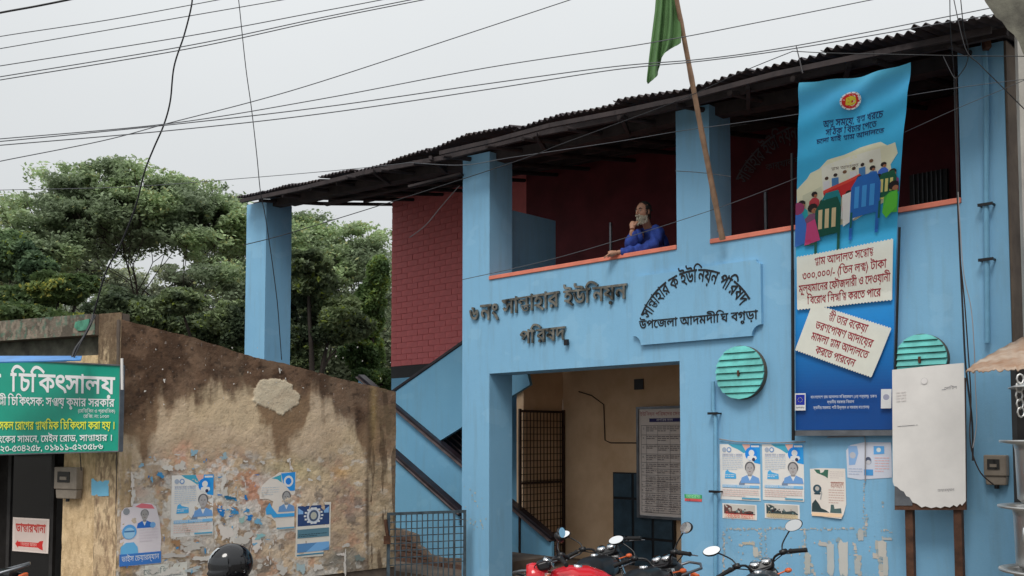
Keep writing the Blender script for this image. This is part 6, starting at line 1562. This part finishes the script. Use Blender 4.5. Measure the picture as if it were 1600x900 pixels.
for k in range(30): s_ = random.uniform(-.03, .03); strands(mo, [(H(.094, s_, -.036), (fdir * .2 + sdv * (s_ * 12) + Vector((0, 0, -1))).normalized())], .02, .004)
bd.build('beard', 'beard', MAN); hr.build('hair', 'hair', MAN); mo.build('moustache', 'beard', MAN)
for sg in (-1, 1):
    eb = MB(); eb.ell(H(.083, sg * .031, .012), (.008, .010, .005), None, 10, 8); eb.build('eye', 'eye', MAN)
    eb = MB(); eb.tube([H(.088, sg * .014, .03), H(.092, sg * .032, .036), H(.078, sg * .052, .03)], [.004, .0055, .003], 6); eb.build('eyebrow', 'hair', MAN)
mbm = MB(); mbm.tube([H(.088, -.02, -.052), H(.094, 0, -.05), H(.088, .02, -.052)], [.003, .006, .003], 6); mbm.build('lips', 'skin', MAN)

# ------------------------------------------------------------ motorbikes
L0 = Frame((0, 0), 0.0)
def motorbike(loc, yaw, lean, steer, paint, label, mirrors=(1, 1), mt=0.9, group='motorbikes parked before the office'):
    R = empty('motorbike', loc, label, 'motorbike', group); R.rotation_euler = Euler((lean, 0, yaw), 'XYZ')
    def b(name, mb, mat, par=R, bev=0): return mb.build(name, mat, par, bev, world=False)
    sh = Vector((0.44, 0, 0.80)); axis = Vector((-0.42, 0, 1)).normalized(); SM = Matrix.Translation(sh) @ Matrix.Rotation(steer, 4, axis) @ Matrix.Translation(-sh)
    def S(x, y, z): return SM @ Vector((x, y, z))
    def wheel(name, c_, ax):
        mb = MB(); prof = [(0.235, -.035), (0.275, -.042), (0.30, -.025), (0.306, 0), (0.30, .025), (0.275, .042), (0.235, .035), (0.235, -.035)]
        mb.lathe(c_, prof, 36, axis=ax); wv = b(name, mb, 'rubber')
        mb = MB(); mb.lathe(c_, [(0.2, -.02), (0.236, -.028), (0.236, .028), (0.2, .02), (0.2, -.02)], 36, axis=ax); b('rim', mb, 'metal', wv)
        mb = MB(); a_ = Vector(ax).normalized(); u_ = a_.orthogonal().normalized(); v_ = a_.cross(u_)
        for k in range(6): an = k / 6 * 6.283; dv = u_ * math.cos(an) + v_ * math.sin(an); mb.beam(Vector(c_) + dv * .03, Vector(c_) + dv * .205, .02, .03)
        mb.lathe(c_, [(0, -.04), (.045, -.04), (.045, .04), (0, .04)], 16, axis=ax); b('spokes', mb, 'metal', wv)
    fc = S(0.68, 0, 0.306); wheel('front_wheel', fc, (SM.to_3x3() @ Vector((0, 1, 0)))); wheel('rear_wheel', Vector((-0.62, 0, 0.306)), (0, 1, 0))
    mb = MB()
    for sg in (-1, 1): mb.tube([S(0.68, sg * .085, .306), S(0.43, sg * .085, .90)], [.024, .018], 10)
    mb.beam(S(0.46, -.1, .80), S(0.46, .1, .80), .05, .03); mb.beam(S(0.425, -.1, .905), S(0.425, .1, .905), .05, .025); b('fork', mb, 'chrome')
    mb = MB(); rr = []
    for k in range(13):
        an = math.radians(-20 + 150 * k / 12); rr.append([S(0.68 + .335 * math.cos(an), y, .306 + .335 * math.sin(an) + z) for y, z in ((-.06, -.02), (-.04, .008), (0, .014), (.04, .008), (.06, -.02))])
    mb.grid(rr); mg = b('front_fender', mb, paint); mo_ = mg.modifiers.new('t', 'SOLIDIFY'); mo_.thickness = .006
    mb = MB()
    for sg in (-1, 1): mb.tube([Vector((.40, 0, .80)), Vector((.30, sg * .08, .72)), Vector((-.1, sg * .12, .62)), Vector((-.35, sg * .13, .66)), Vector((-.75, sg * .1, .76))], .017, 8); mb.tube([Vector((-.15, sg * .1, .6)), Vector((-.2, sg * .12, .35)), Vector((-.62, sg * .1, .306))], .02, 8); mb.tube([Vector((-.62, sg * .12, .31)), Vector((-.48, sg * .14, .7))], .026, 10)
    mb.tube([Vector((.40, 0, .76)), Vector((.22, 0, .32)), Vector((-.1, 0, .26))], .022, 8); b('frame', mb, 'plastic')
    mb = MB(); mb.box(L0, -.12, .2, -.12, .12, .26, .46); mb.lathe((.1, 0, .42), [(0, 0), (.09, 0), (.09, .2), (.06, .24), (0, .24)], 20, axis=(.4, 0, 1))
    for k in range(5): mb.lathe((.1 + .016 * k, 0, .46 + .038 * k), [(0, 0), (.115, 0), (.115, .012), (0, .012)], 20, axis=(.4, 0, 1))
    b('engine', mb, 'metal', bev=.01)
    mb = MB(); mb.tube([Vector((.2, -.08, .5)), Vector((.28, -.12, .35)), Vector((.1, -.15, .2)), Vector((-.3, -.16, .25)), Vector((-.85, -.17, .38))], [.02, .02, .024, .04, .045], 12); b('exhaust', mb, 'chrome')
    # tank: shaped cross sections
    mb = MB(); secs = [(.44, .05, .86, .80), (.36, .13, .93, .74), (.22, .165, .965, .70), (.05, .155, .955, .70), (-.08, .115, .91, .71), (-.16, .07, .86, .74)]; rr = []
    for x, hw, zt_, zb_ in secs:
        row = []
        for k in range(21):
            an = math.radians(-50 + 280 * k / 20); cy = math.cos(an); sy_ = math.sin(an); row.append(Vector((x, hw * (abs(cy) ** .75) * (1 if cy > 0 else -1), (zt_ + zb_) / 2 + (zt_ - zb_) / 2 * (abs(sy_) ** .8) * (1 if sy_ > 0 else -1))))
        rr.append(row)
    # smooth lengthwise
    out_ = []
    for i in range(len(rr) - 1):
        for t in (0, .25, .5, .75): out_.append([rr[max(i - 1, 0)][k] * 0 + rr[i][k].lerp(rr[i + 1][k], t * t * (3 - 2 * t)) for k in range(21)])
    out_.append(rr[-1]); mb.grid(out_); mb.add(rr[0], [list(range(21))]); mb.add(rr[-1], [list(range(21))[::-1]])
    tk = b('tank', mb, paint); mb = MB(); mb.lathe((.16, 0, .955), [(0, .022), (.034, .02), (.04, .006), (.04, -.01), (0, -.01)], 18); b('fuel_cap', mb, 'chrome', tk)
    # seat
    mb = MB(); rr = []
    for x, hw, zt_ in ((-.14, .07, .86), (-.25, .13, .83), (-.45, .15, .84), (-.65, .135, .885), (-.82, .11, .90), (-.86, .08, .88)):
        rr.append([Vector((x, y * hw, zt_ + z)) for y, z in ((-1, -.10), (-1.02, -.04), (-.85, -.008), (-.4, .004), (0, .006), (.4, .004), (.85, -.008), (1.02, -.04), (1, -.10))])
    mb.grid(rr); mb.add(rr[0], [list(range(9))]); mb.add(rr[-1], [list(range(9))[::-1]]); b('seat', mb, 'plastic')
    mb = MB()
    for sg in (-1, 1): mb.prism(L0, [(-.12, .62), (-.16, .76), (-.5, .78), (-.85, .86), (-.95, .84), (-.8, .72), (-.4, .64)], sg * .105 - .015, sg * .105 + .015)
    b('side_panel', mb, paint, bev=.008)
    mb = MB(); mb.box(L0, -.97, -.93, -.06, .06, .80, .86); b('tail_lamp', mb, 'signal', bev=.01)
    mb = MB(); mb.tube([Vector((-.7, -.13, .86)), Vector((-.95, -.12, .93)), Vector((-1.0, 0, .94)), Vector((-.95, .12, .93)), Vector((-.7, .13, .86))], .013, 8); b('grab_rail', mb, 'metal')
    # headlamp, dash
    mb = MB(); mb.lathe(S(.47, 0, .86), [(0, 0), (.07, .01), (.10, .06), (.105, .12), (.095, .14)], 24, axis=(SM.to_3x3() @ Vector((1, 0, -.08)))); hl = b('headlamp', mb, 'plastic')
    mb = MB(); mb.lathe(S(.603, 0, .85), [(0.094, 0), (.07, .02), (0, .03)], 24, axis=(SM.to_3x3() @ Vector((1, 0, -.08)))); b('lens', mb, 'mirror', hl)
    mb = MB(); vs_ = [S(x, y, z) for x, z in ((.40, .95), (.50, .93), (.53, 1.0), (.43, 1.03)) for y in (-.11, .11)]
    mb.add(vs_, [(0, 2, 3, 1), (2, 4, 5, 3), (4, 6, 7, 5), (6, 0, 1, 7), (0, 6, 4, 2), (1, 3, 5, 7)]); ds = b('dash', mb, 'plastic', bev=.02)
    for sg in (-1, 1):
        mb = MB(); mb.lathe(S(.435, sg * .05, 1.005), [(0, 0.03), (.034, .03), (.042, .02), (.042, 0)], 18, axis=(SM.to_3x3() @ Vector((-.6, 0, 1)))); b('gauge', mb, 'chrome', ds)
    mb = MB()
    for x_, r_ in ((0, 0),):
        mb.lathe(S(.46, 0, .875), [(.112, .14), (.125, .09), (.115, .02), (.075, -.03), (.0, -.045)], 24, axis=(SM.to_3x3() @ Vector((1, 0, -.08))))
    cw = b('cowl', mb, paint); m_ = cw.modifiers.new('t', 'SOLIDIFY'); m_.thickness = .004
    # bars
    hb = [S(.27, -.37, 1.015), S(.31, -.24, 1.045), S(.38, -.13, 1.03), S(.41, -.07, .955), S(.41, .07, .955), S(.38, .13, 1.03), S(.31, .24, 1.045), S(.27, .37, 1.015)]
    mb = MB(); mb.tube(spline(hb, 4), .011, 8); HB = b('handlebar', mb, 'plastic')
    for sg in (-1, 1):
        g0_, g1_ = S(.305, sg * .25, 1.044), S(.262, sg * .39, 1.012); mb = MB(); mb.tube([g0_.lerp(g1_, t) for t in (0, .1, .2, .4, .6, .8, .95, 1)], [.016, .022, .017, .018, .018, .017, .02, .018], 12); b('grip', mb, 'rubber', HB)
        mb = MB(); mb.tube([S(.33, sg * .215, 1.035), S(.385, sg * .25, 1.02), S(.385, sg * .32, 1.008), S(.36, sg * .4, .99)], [.009, .008, .006, .005], 8); b('lever', mb, 'metal', HB)
        mb = MB(); mb.lathe(S(.32, sg * .205, 1.05), [(0, -.03), (.022, -.03), (.026, 0), (.022, .03), (0, .03)], 12, axis=(SM.to_3x3() @ Vector((.3, sg, 0)))); b('switch_gear', mb, 'plastic', HB)
        mb = MB(); c_ = S(.36, sg * .155, .94); mb.tube([S(.42, sg * .10, .88), S(.42, sg * .17, .885)], .007, 6); mb.ell(S(.42, sg * .2, .886), (.03, .032, .022), None, 12, 8); b('indicator', mb, 'signal')
        if mirrors[0 if sg < 0 else 1]:
            mb = MB(); st_ = [S(.325, sg * .20, 1.05), S(.35, sg * .22, 1.11), S(.345, sg * .29, 1.18), S(.33, sg * .335, 1.215)]
            mb.tube(spline(st_, 4), .0065, 8); ms_ = b('mirror_stem', mb, 'plastic')
            cR = SM.to_3x3(); n_ = (cR @ Vector((-1, -sg * (.38 if sg < 0 else .1), .15 if sg < 0 else mt))).normalized(); u_ = (cR @ Vector((0, 1, 0))); u_ = (u_ - n_ * u_.dot(n_)).normalized(); v_ = n_.cross(u_); c_ = S(.32, sg * .36, 1.235)
            mb = MB(); K = 24; ring = lambda s_, o_: [c_ + n_ * o_ + u_ * (.076 * s_ * math.cos(k / K * 6.283)) + v_ * (.047 * s_ * math.sin(k / K * 6.283)) for k in range(K)]
            R3 = [ring(1.0, .004), ring(1.04, -.004), ring(.9, -.022), ring(.5, -.034), ring(.02, -.037)]
            vs_ = [p for r_ in R3 for p in r_]; mb.add(vs_, [(i * K + k, (i + 1) * K + k, (i + 1) * K + (k + 1) % K, i * K + (k + 1) % K) for i in range(4) for k in range(K)], 0, None, True); mh = b('mirror_shell', mb, 'plastic', ms_)
            mb = MB(); mb.add(ring(.96, .0045), [list(range(K))[::-1]]); b('mirror_glass', mb, 'mirror', ms_)
    # cables looping before the dash
    mb = MB()
    for sg in (-1, 1): mb.tube(spline([S(.34, sg * .2, 1.03), S(.46, sg * .2, 1.02), S(.54, sg * .08, .96), S(.48, -sg * .03, .86)], 5), .005, 6)
    b('control_cable', mb, 'cable'); return R
nyaw = math.atan2(FA.ed.y, FA.ed.x)
def gnd(px, y): p = W(px, 685, y); return (p.x, p.y, -.25)
def bike_at(px, y, yaw, *a, **k):
    """put the middle of the handlebar at pixel column px, y metres ahead"""
    p = W(px, 685, y); h = Vector((math.cos(yaw), math.sin(yaw))) * 0.36; return motorbike((p.x - h.x, p.y - h.y, -.25), yaw, *a, **k)
bike_at(1226, 8.15, nyaw + 0.32, math.radians(-12), math.radians(18), 'plastic', 'black motorbike parked nose to the blue wall below the torn paper, rightmost of the row')
bike_at(1048, 8.3, nyaw - 0.05, math.radians(-9), math.radians(8), 'plastic', 'black motorbike with chrome parts in front of the porch right jamb, second from the right')
bike_at(966, 9.2, nyaw + 0.12, math.radians(-9), math.radians(20), 'plastic', 'black motorbike in front of the tan porch wall, between the red one and its neighbour', mirrors=(0, 1))
bike_at(862, 8.35, math.radians(196), math.radians(-6), math.radians(-22), 'redtank', 'red motorbike turned sideways at the foot of the stair')
hm = W(361, 868, 6.4); hy_ = nyaw + 0.5
motorbike((hm.x - math.cos(hy_) * .32 + math.sin(hy_) * .36, hm.y - math.sin(hy_) * .32 - math.cos(hy_) * .36, -.25), hy_, 0.0, 0.0, 'plastic', 'black motorbike under the helmet, below the picture edge', mirrors=(0, 1))
motorbike(((47 - 800) / FOC * 8.6 - .95, 8.6, -.25), math.radians(181), math.radians(-4), 0.0, 'plastic', 'black motorbike whose seat end just shows in the lower left corner')

# helmet
hp = W(361, 881, 6.4)
HM = empty('helmet', hp - Vector((0, 0, .13)), 'glossy black full face helmet with a grey visor before the poster wall', 'helmet')
fd = Vector((-.75, -.62, -.12)).normalized(); sd2 = fd.cross(Vector((0, 0, 1))).normalized(); ud = sd2.cross(fd).normalized(); HR = Matrix((fd, -sd2, ud)).transposed()
def shell(fn, seg=40, rings=24, cut=None):
    mb = MB(); vs = []
    for i in range(rings + 1):
        th = math.pi * i / rings
        for k in range(seg): ph = 2 * math.pi * k / seg; vs.append(hp + HR @ fn(Vector((math.sin(th) * math.cos(ph), math.sin(th) * math.sin(ph), math.cos(th)))))
    fs = []
    for i in range(rings):
        for k in range(seg):
            ph = 2 * math.pi * (k + .5) / seg; th = math.pi * (i + .5) / rings
            if cut and cut(math.sin(th) * math.cos(ph), math.sin(th) * math.sin(ph), math.cos(th)): continue
            fs.append((i * seg + k, (i + 1) * seg + k, (i + 1) * seg + (k + 1) % seg, i * seg + (k + 1) % seg))
    mb.add(vs, fs, 0, None, True); return mb
def hf(s_):
    def f(v):
        x, y, z = v; x2 = x * .145 + (0.018 if z < -.2 and x > .3 else 0); return Vector((x2 * s_, y * .125 * s_, z * .135 * s_))
    return f
o = shell(hf(1.0), cut=lambda x, y, z: (x > .45 and -.35 < z < .38 and abs(y) < .85) or z < -.82).build('shell', 'gloss', HM); m_ = o.modifiers.new('t', 'SOLIDIFY'); m_.thickness = .012
M['visor'] = simple('dark_tinted_visor', (0.03, 0.032, 0.036), 0.06, 0.2, var=0.02, bump=0, spec=0.6)
shell(hf(1.03), cut=lambda x, y, z: not (x > .40 and -.38 < z < .46 and abs(y) < .9)).build('visor', 'visor', HM)
M['reflection_streak'] = simple('painted_grey_reflection', (0.42, 0.45, 0.48), 0.3, 0.0, var=0.02, bump=0)  # grey reflection on the helmet, put in as a coloured streak
shell(hf(1.04), 72, 48, cut=lambda x, y, z: not (x > -.2 and -.25 < z < .88 and abs(y + .38 - .55 * (z - .1)) < .16 - .1 * abs(z - .35))).build('reflection_streak', 'reflection_streak', HM)
shell(hf(.90), cut=lambda x, y, z: z < -.86).build('lining', 'rubber', HM)
mb = MB(); c0_ = hp + HR @ Vector((.05, -.125, .02)); mb.lathe(c0_, [(0, .012), (.022, .01), (.026, 0)], 16, axis=(HR @ Vector((0, -1, 0)))); mb.build('visor_pivot', 'metal', HM)
mb = MB(); mb.tube([hp + HR @ Vector((.02, -.09, -.11)), hp + HR @ Vector((.03, -.03, -.155)), hp + HR @ Vector((.03, .05, -.15))], .008, 6); mb.build('strap', 'cable_pale', HM)

# ------------------------------------------------------------ trees
def leaf_mesh(name, cen, size, colors, parent, flat=0.6, seed=0, asp=0.55):
    r_ = np.random.default_rng(seed); n = len(cen)
    nrm = r_.normal(size=(n, 3)); nrm[:, 2] = np.abs(nrm[:, 2]) + flat; nrm /= np.linalg.norm(nrm, axis=1)[:, None]
    a = r_.normal(size=(n, 3)); a -= nrm * (a * nrm).sum(1)[:, None]; a /= np.linalg.norm(a, axis=1)[:, None]; b = np.cross(nrm, a)
    s_ = size * r_.uniform(.6, 1.35, n)[:, None]
    P = np.stack([cen - a * s_, cen + b * s_ * asp - a * s_ * .1, cen + a * s_, cen - b * s_ * asp - a * s_ * .1], 1).reshape(-1, 3)
    off = np.array(root_loc(parent)); P = P - off
    me = bpy.data.meshes.new(name); me.vertices.add(4 * n); me.vertices.foreach_set('co', P.ravel()); me.loops.add(4 * n); me.loops.foreach_set('vertex_index', np.arange(4 * n, dtype=np.int32))
    me.polygons.add(n); me.polygons.foreach_set('loop_start', np.arange(0, 4 * n, 4, dtype=np.int32)); me.polygons.foreach_set('loop_total', np.full(n, 4, dtype=np.int32)); me.update(calc_edges=True)
    at = me.color_attributes.new('Col', 'FLOAT_COLOR', 'POINT'); cc = np.repeat(np.concatenate([colors, np.ones((n, 1))], 1), 4, axis=0); at.data.foreach_set('color', cc.ravel())
    me.materials.append(M['leaf']); o = bpy.data.objects.new(name, me); col.objects.link(o); o.parent = parent; return o
def leafcol(cen, seed, base, light, yel, amt=0.12, scale=.9):
    r_ = np.random.default_rng(seed); n = len(cen); k = fbm(cen[:, 0] * scale + 50 + cen[:, 1] * .3, cen[:, 2] * scale * 1.4 + 50, 4, seed)
    base, light, yel = [np.array(c_) for c_ in (base, light, yel)]
    t = np.clip((k - .38) / .3 + r_.normal(0, .18, n), 0, 1)[:, None]; C = base * (1 - t) + light * t
    y = (r_.random(n) < amt * np.clip((k - .45) * 8, .1, 1))[:, None]; C = np.where(y, yel * r_.uniform(.7, 1.1, (n, 1)), C) * r_.uniform(.75, 1.2, (n, 1)); return C
def grow(rs, p, d, L, r_, lvl, maxl, out_, tips, spread, up=.12):
    pts = [p]; rad = [r_]; n = 4; dd = d.copy()
    for k in range(n):
        dd = (dd + Vector(rs.normal(0, .11, 3)) + Vector((0, 0, up * .35))).normalized(); pts.append(pts[-1] + dd * (L / n)); rad.append(r_ * (1 - .38 * (k + 1) / n))
    out_.append((pts, rad))
    if lvl >= maxl: tips.append((pts[-1], lvl)); return
    nb_ = 3 if rs.random() < .55 else 2
    if lvl >= maxl - 2: tips.append((pts[-1], lvl))
    ph0 = rs.uniform(0, 6.28)
    for k in range(nb_):
        ph = ph0 + k / nb_ * 6.283 + rs.normal(0, .3); o_ = dd.orthogonal().normalized(); o2 = dd.cross(o_); sprd = spread * rs.uniform(.7, 1.25)
        nd = (dd * math.cos(sprd) + (o_ * math.cos(ph) + o2 * math.sin(ph)) * math.sin(sprd)); nd.z = nd.z * .85 + up; nd.normalize()
        grow(rs, pts[-1], nd, L * rs.uniform(.66, .88), rad[-1] * .72, lvl + 1, maxl, out_, tips, spread, up)
def rain_tree(name, px, y, pxw, ytop, ybase, seed, label, base, light, yel, maxl=5, nleaf=160000, group='big trees behind the buildings', spread=.58, trunk=2.6, lean=(0, 0), pad=(.75, .22), lsz=.06, umb=.35):
    rs = np.random.default_rng(seed); c_ = W(px, 685, y); T = empty(name, (c_.x, c_.y, 0), label, 'tree', group)
    br = []; tips = []
    d0 = Vector((lean[0], lean[1], 1)).normalized(); grow(rs, Vector((0, 0, 0)), d0, trunk, .32, 0, maxl, br, tips, spread)
    # fit to the measured crown: half width and height
    tp = np.array([t[0] for t in tips]); hw = pxw / 2 / FOC * y; zt_ = (685 - ytop) / FOC * y + CAMH
    x0, x1 = np.percentile(tp[:, 0], 3), np.percentile(tp[:, 0], 97); sx = 2 * hw / (x1 - x0); ox = -(x0 + x1) / 2 * sx
    zmx = tp[:, 2].max(); sz = (zt_ - .25) / zmx
    def fit(p):
        x, yv, z = p[0] * sx, p[1] * sx, p[2] * sz; q = min(1, z / zt_); x += ox * q
        z -= umb * (x * x + yv * yv) / (hw * hw) * max(0, q - .3); return Vector((c_.x + x, c_.y + yv, z))
    tm = MB(); lm = MB()
    for i, (pts, rad) in enumerate(br):
        (tm if i == 0 else lm).tube([fit(p) for p in pts], [max(.012, q * sx * .7) for q in rad], 7 if rad[0] > .05 else 5, cap=False)
    tm.build('trunk', 'bark', T); lm.build('limbs', 'bark', T)
    F_ = np.array([fit(t[0]) for t in tips]); n = len(F_); per = nleaf // n; idx = np.repeat(np.arange(n), per); N_ = len(idx)
    v = rs.normal(size=(N_, 3)); v /= np.linalg.norm(v, axis=1)[:, None]; rr = rs.random(N_) ** .45
    sc3 = np.array([pad[0], pad[0], pad[1]]) * rs.uniform(.6, 1.25, (n, 1))[idx]; cen = F_[idx] + v * rr[:, None] * sc3 + np.array([0, 0, pad[1] * .4])
    # sub clumps leave gaps
    k = fbm(cen[:, 0] * 2.2 + 90 + cen[:, 1] * 1.1, cen[:, 2] * 4.0 + 90, 3, seed); cen = cen[k > .43]
    leaf_mesh('crown', cen, lsz, leafcol(cen, seed, base, light, yel), T, 0.8, seed); return T
DG, LG, YG = (.23, .29, .18), (.44, .57, .30), (.5, .52, .24)  # rain tree leaf tones lightened so the colour carries the soft haze
rain_tree('rain_tree', 262, 30, 390, 268, 480, 3, 'wide spreading rain tree with dark forking limbs behind the stained wall', DG, LG, YG, 7, 210000, lsz=.065, pad=(.8, .2), umb=.25)
rain_tree('rain_tree', 500, 33, 225, 328, 480, 8, 'spreading rain tree showing between the lone blue pillar and the red wall', DG, LG, YG, 6, 90000, lsz=.065, pad=(.8, .2))
rain_tree('rain_tree', 60, 34, 250, 322, 480, 12, 'thinner tree with greyish twigs at the left edge behind the clinic', (.19, .225, .155), (.38, .44, .28), YG, 6, 50000, lsz=.07, pad=(.6, .15))
rain_tree('rain_tree', 330, 40, 340, 330, 480, 21, 'paler far tree filling the gap behind the lone blue pillar', (.24, .27, .20), (.42, .47, .33), YG, 6, 60000, lsz=.08, pad=(.7, .2))
def bush(name, px, y, blobs, seed, label, base, light, yel, nleaf, lsz, amt=.15):
    rs = np.random.default_rng(seed); c_ = W(px, 685, y); T = empty(name, (c_.x, c_.y, 0), label, 'tree', 'leafy trees close behind the walls')
    tm = MB(); lm = MB(); allc = []
    top_ = Vector((c_.x, c_.y, 2.2)); tm.tube([Vector((c_.x, c_.y, 0)), Vector((c_.x + .05, c_.y, 1.1)), top_], [.16, .13, .1], 8)
    tot = sum(b_[2] * b_[3] for b_ in blobs)
    for bx_, by_, rx, ry in blobs:
        q = W(bx_, by_, y + rs.uniform(-.8, .8)); R1 = rx / FOC * y; R2 = ry / FOC * y
        lm.tube([top_, top_.lerp(q, .5) + Vector((0, 0, .15)), q], [.07, .045, .015], 6, cap=False)
        m = int(nleaf * rx * ry / tot); ncl = 26; cc_ = rs.normal(size=(ncl, 3)); cc_ /= np.linalg.norm(cc_, axis=1)[:, None]; cc_ *= rs.uniform(.55, 1.0, (ncl, 1))
        for k in range(ncl // 2): lm.tube([q, q + Vector(cc_[k] * np.array([R1, R1, R2]) * .9)], [.015, .005], 4, cap=False)
        ci = rs.integers(0, ncl, m); v = rs.normal(size=(m, 3)); v /= np.linalg.norm(v, axis=1)[:, None]
        cen = np.array(q) + (cc_[ci] * .8 + v * (rs.random((m, 1)) ** .5) * .38) * np.array([R1, R1, R2]); allc.append(cen)
    tm.build('trunk', 'bark', T); lm.build('limbs', 'bark', T); cen = np.concatenate(allc); leaf_mesh('crown', cen, lsz, leafcol(cen, seed, base, light, yel, amt, 1.6), T, .35, seed); return T
MD, ML, MY = (.075, .105, .06), (.27, .34, .17), (.32, .40, .07)
bush('leafy_tree', 60, 17, [(20, 470, 70, 34), (95, 452, 52, 26), (130, 446, 30, 18), (50, 500, 90, 24)], 31, 'yellow green leafy tree rising behind the clinic parapet at the left', (.09, .14, .055), (.25, .32, .10), (.55, .52, .12), 42000, .055, .3)
bush('leafy_tree', 490, 19, [(480, 450, 46, 40), (520, 500, 60, 40), (465, 540, 40, 40), (480, 410, 36, 22), (440, 500, 30, 50)], 33, 'dark leafy tree right of the lone blue pillar', MD, ML, MY, 52000, .06, .10)
bush('leafy_tree', 572, 20.5, [(580, 480, 26, 50), (566, 560, 40, 40), (590, 430, 18, 36), (590, 600, 40, 30)], 35, 'bright green leafy tree against the red brick wall', (.08, .14, .05), (.22, .33, .11), MY, 42000, .05, .18)
bush('leafy_tree', 330, 20, [(240, 500, 60, 36), (310, 515, 60, 34), (370, 505, 40, 50), (280, 470, 40, 20), (180, 480, 50, 30), (350, 555, 60, 30)], 37, 'dark broad leafy tree behind the middle of the stained wall', MD, ML, MY, 60000, .06, .08)
bush('leafy_tree', 20, 24, [(15, 400, 50, 40), (60, 425, 40, 30), (-20, 430, 50, 50)], 39, 'deep green tree at the far left edge above the yellow green one', (.07, .12, .065), (.18, .27, .13), MY, 30000, .07, .04)
# far wood as one mass
rs = np.random.default_rng(5); cen = []
for k in range(520):
    px = rs.uniform(-120, 640); yy = 48 + rs.uniform(-3, 8); q = W(px, rs.uniform(500, 660) - 24 * math.sin(px / 70.), yy); cen.append(np.array(q) + rs.normal(size=(170, 3)) * np.array([.9, .9, .5]))
cen = np.concatenate(cen); o = leaf_mesh('far_wood', cen, .16, leafcol(cen, 9, (.13, .16, .11), (.24, .28, .18), YG, .03, .4), None, .5, 9); tag(o, 'dark far wood behind the rain trees', 'wood', None, 'stuff')
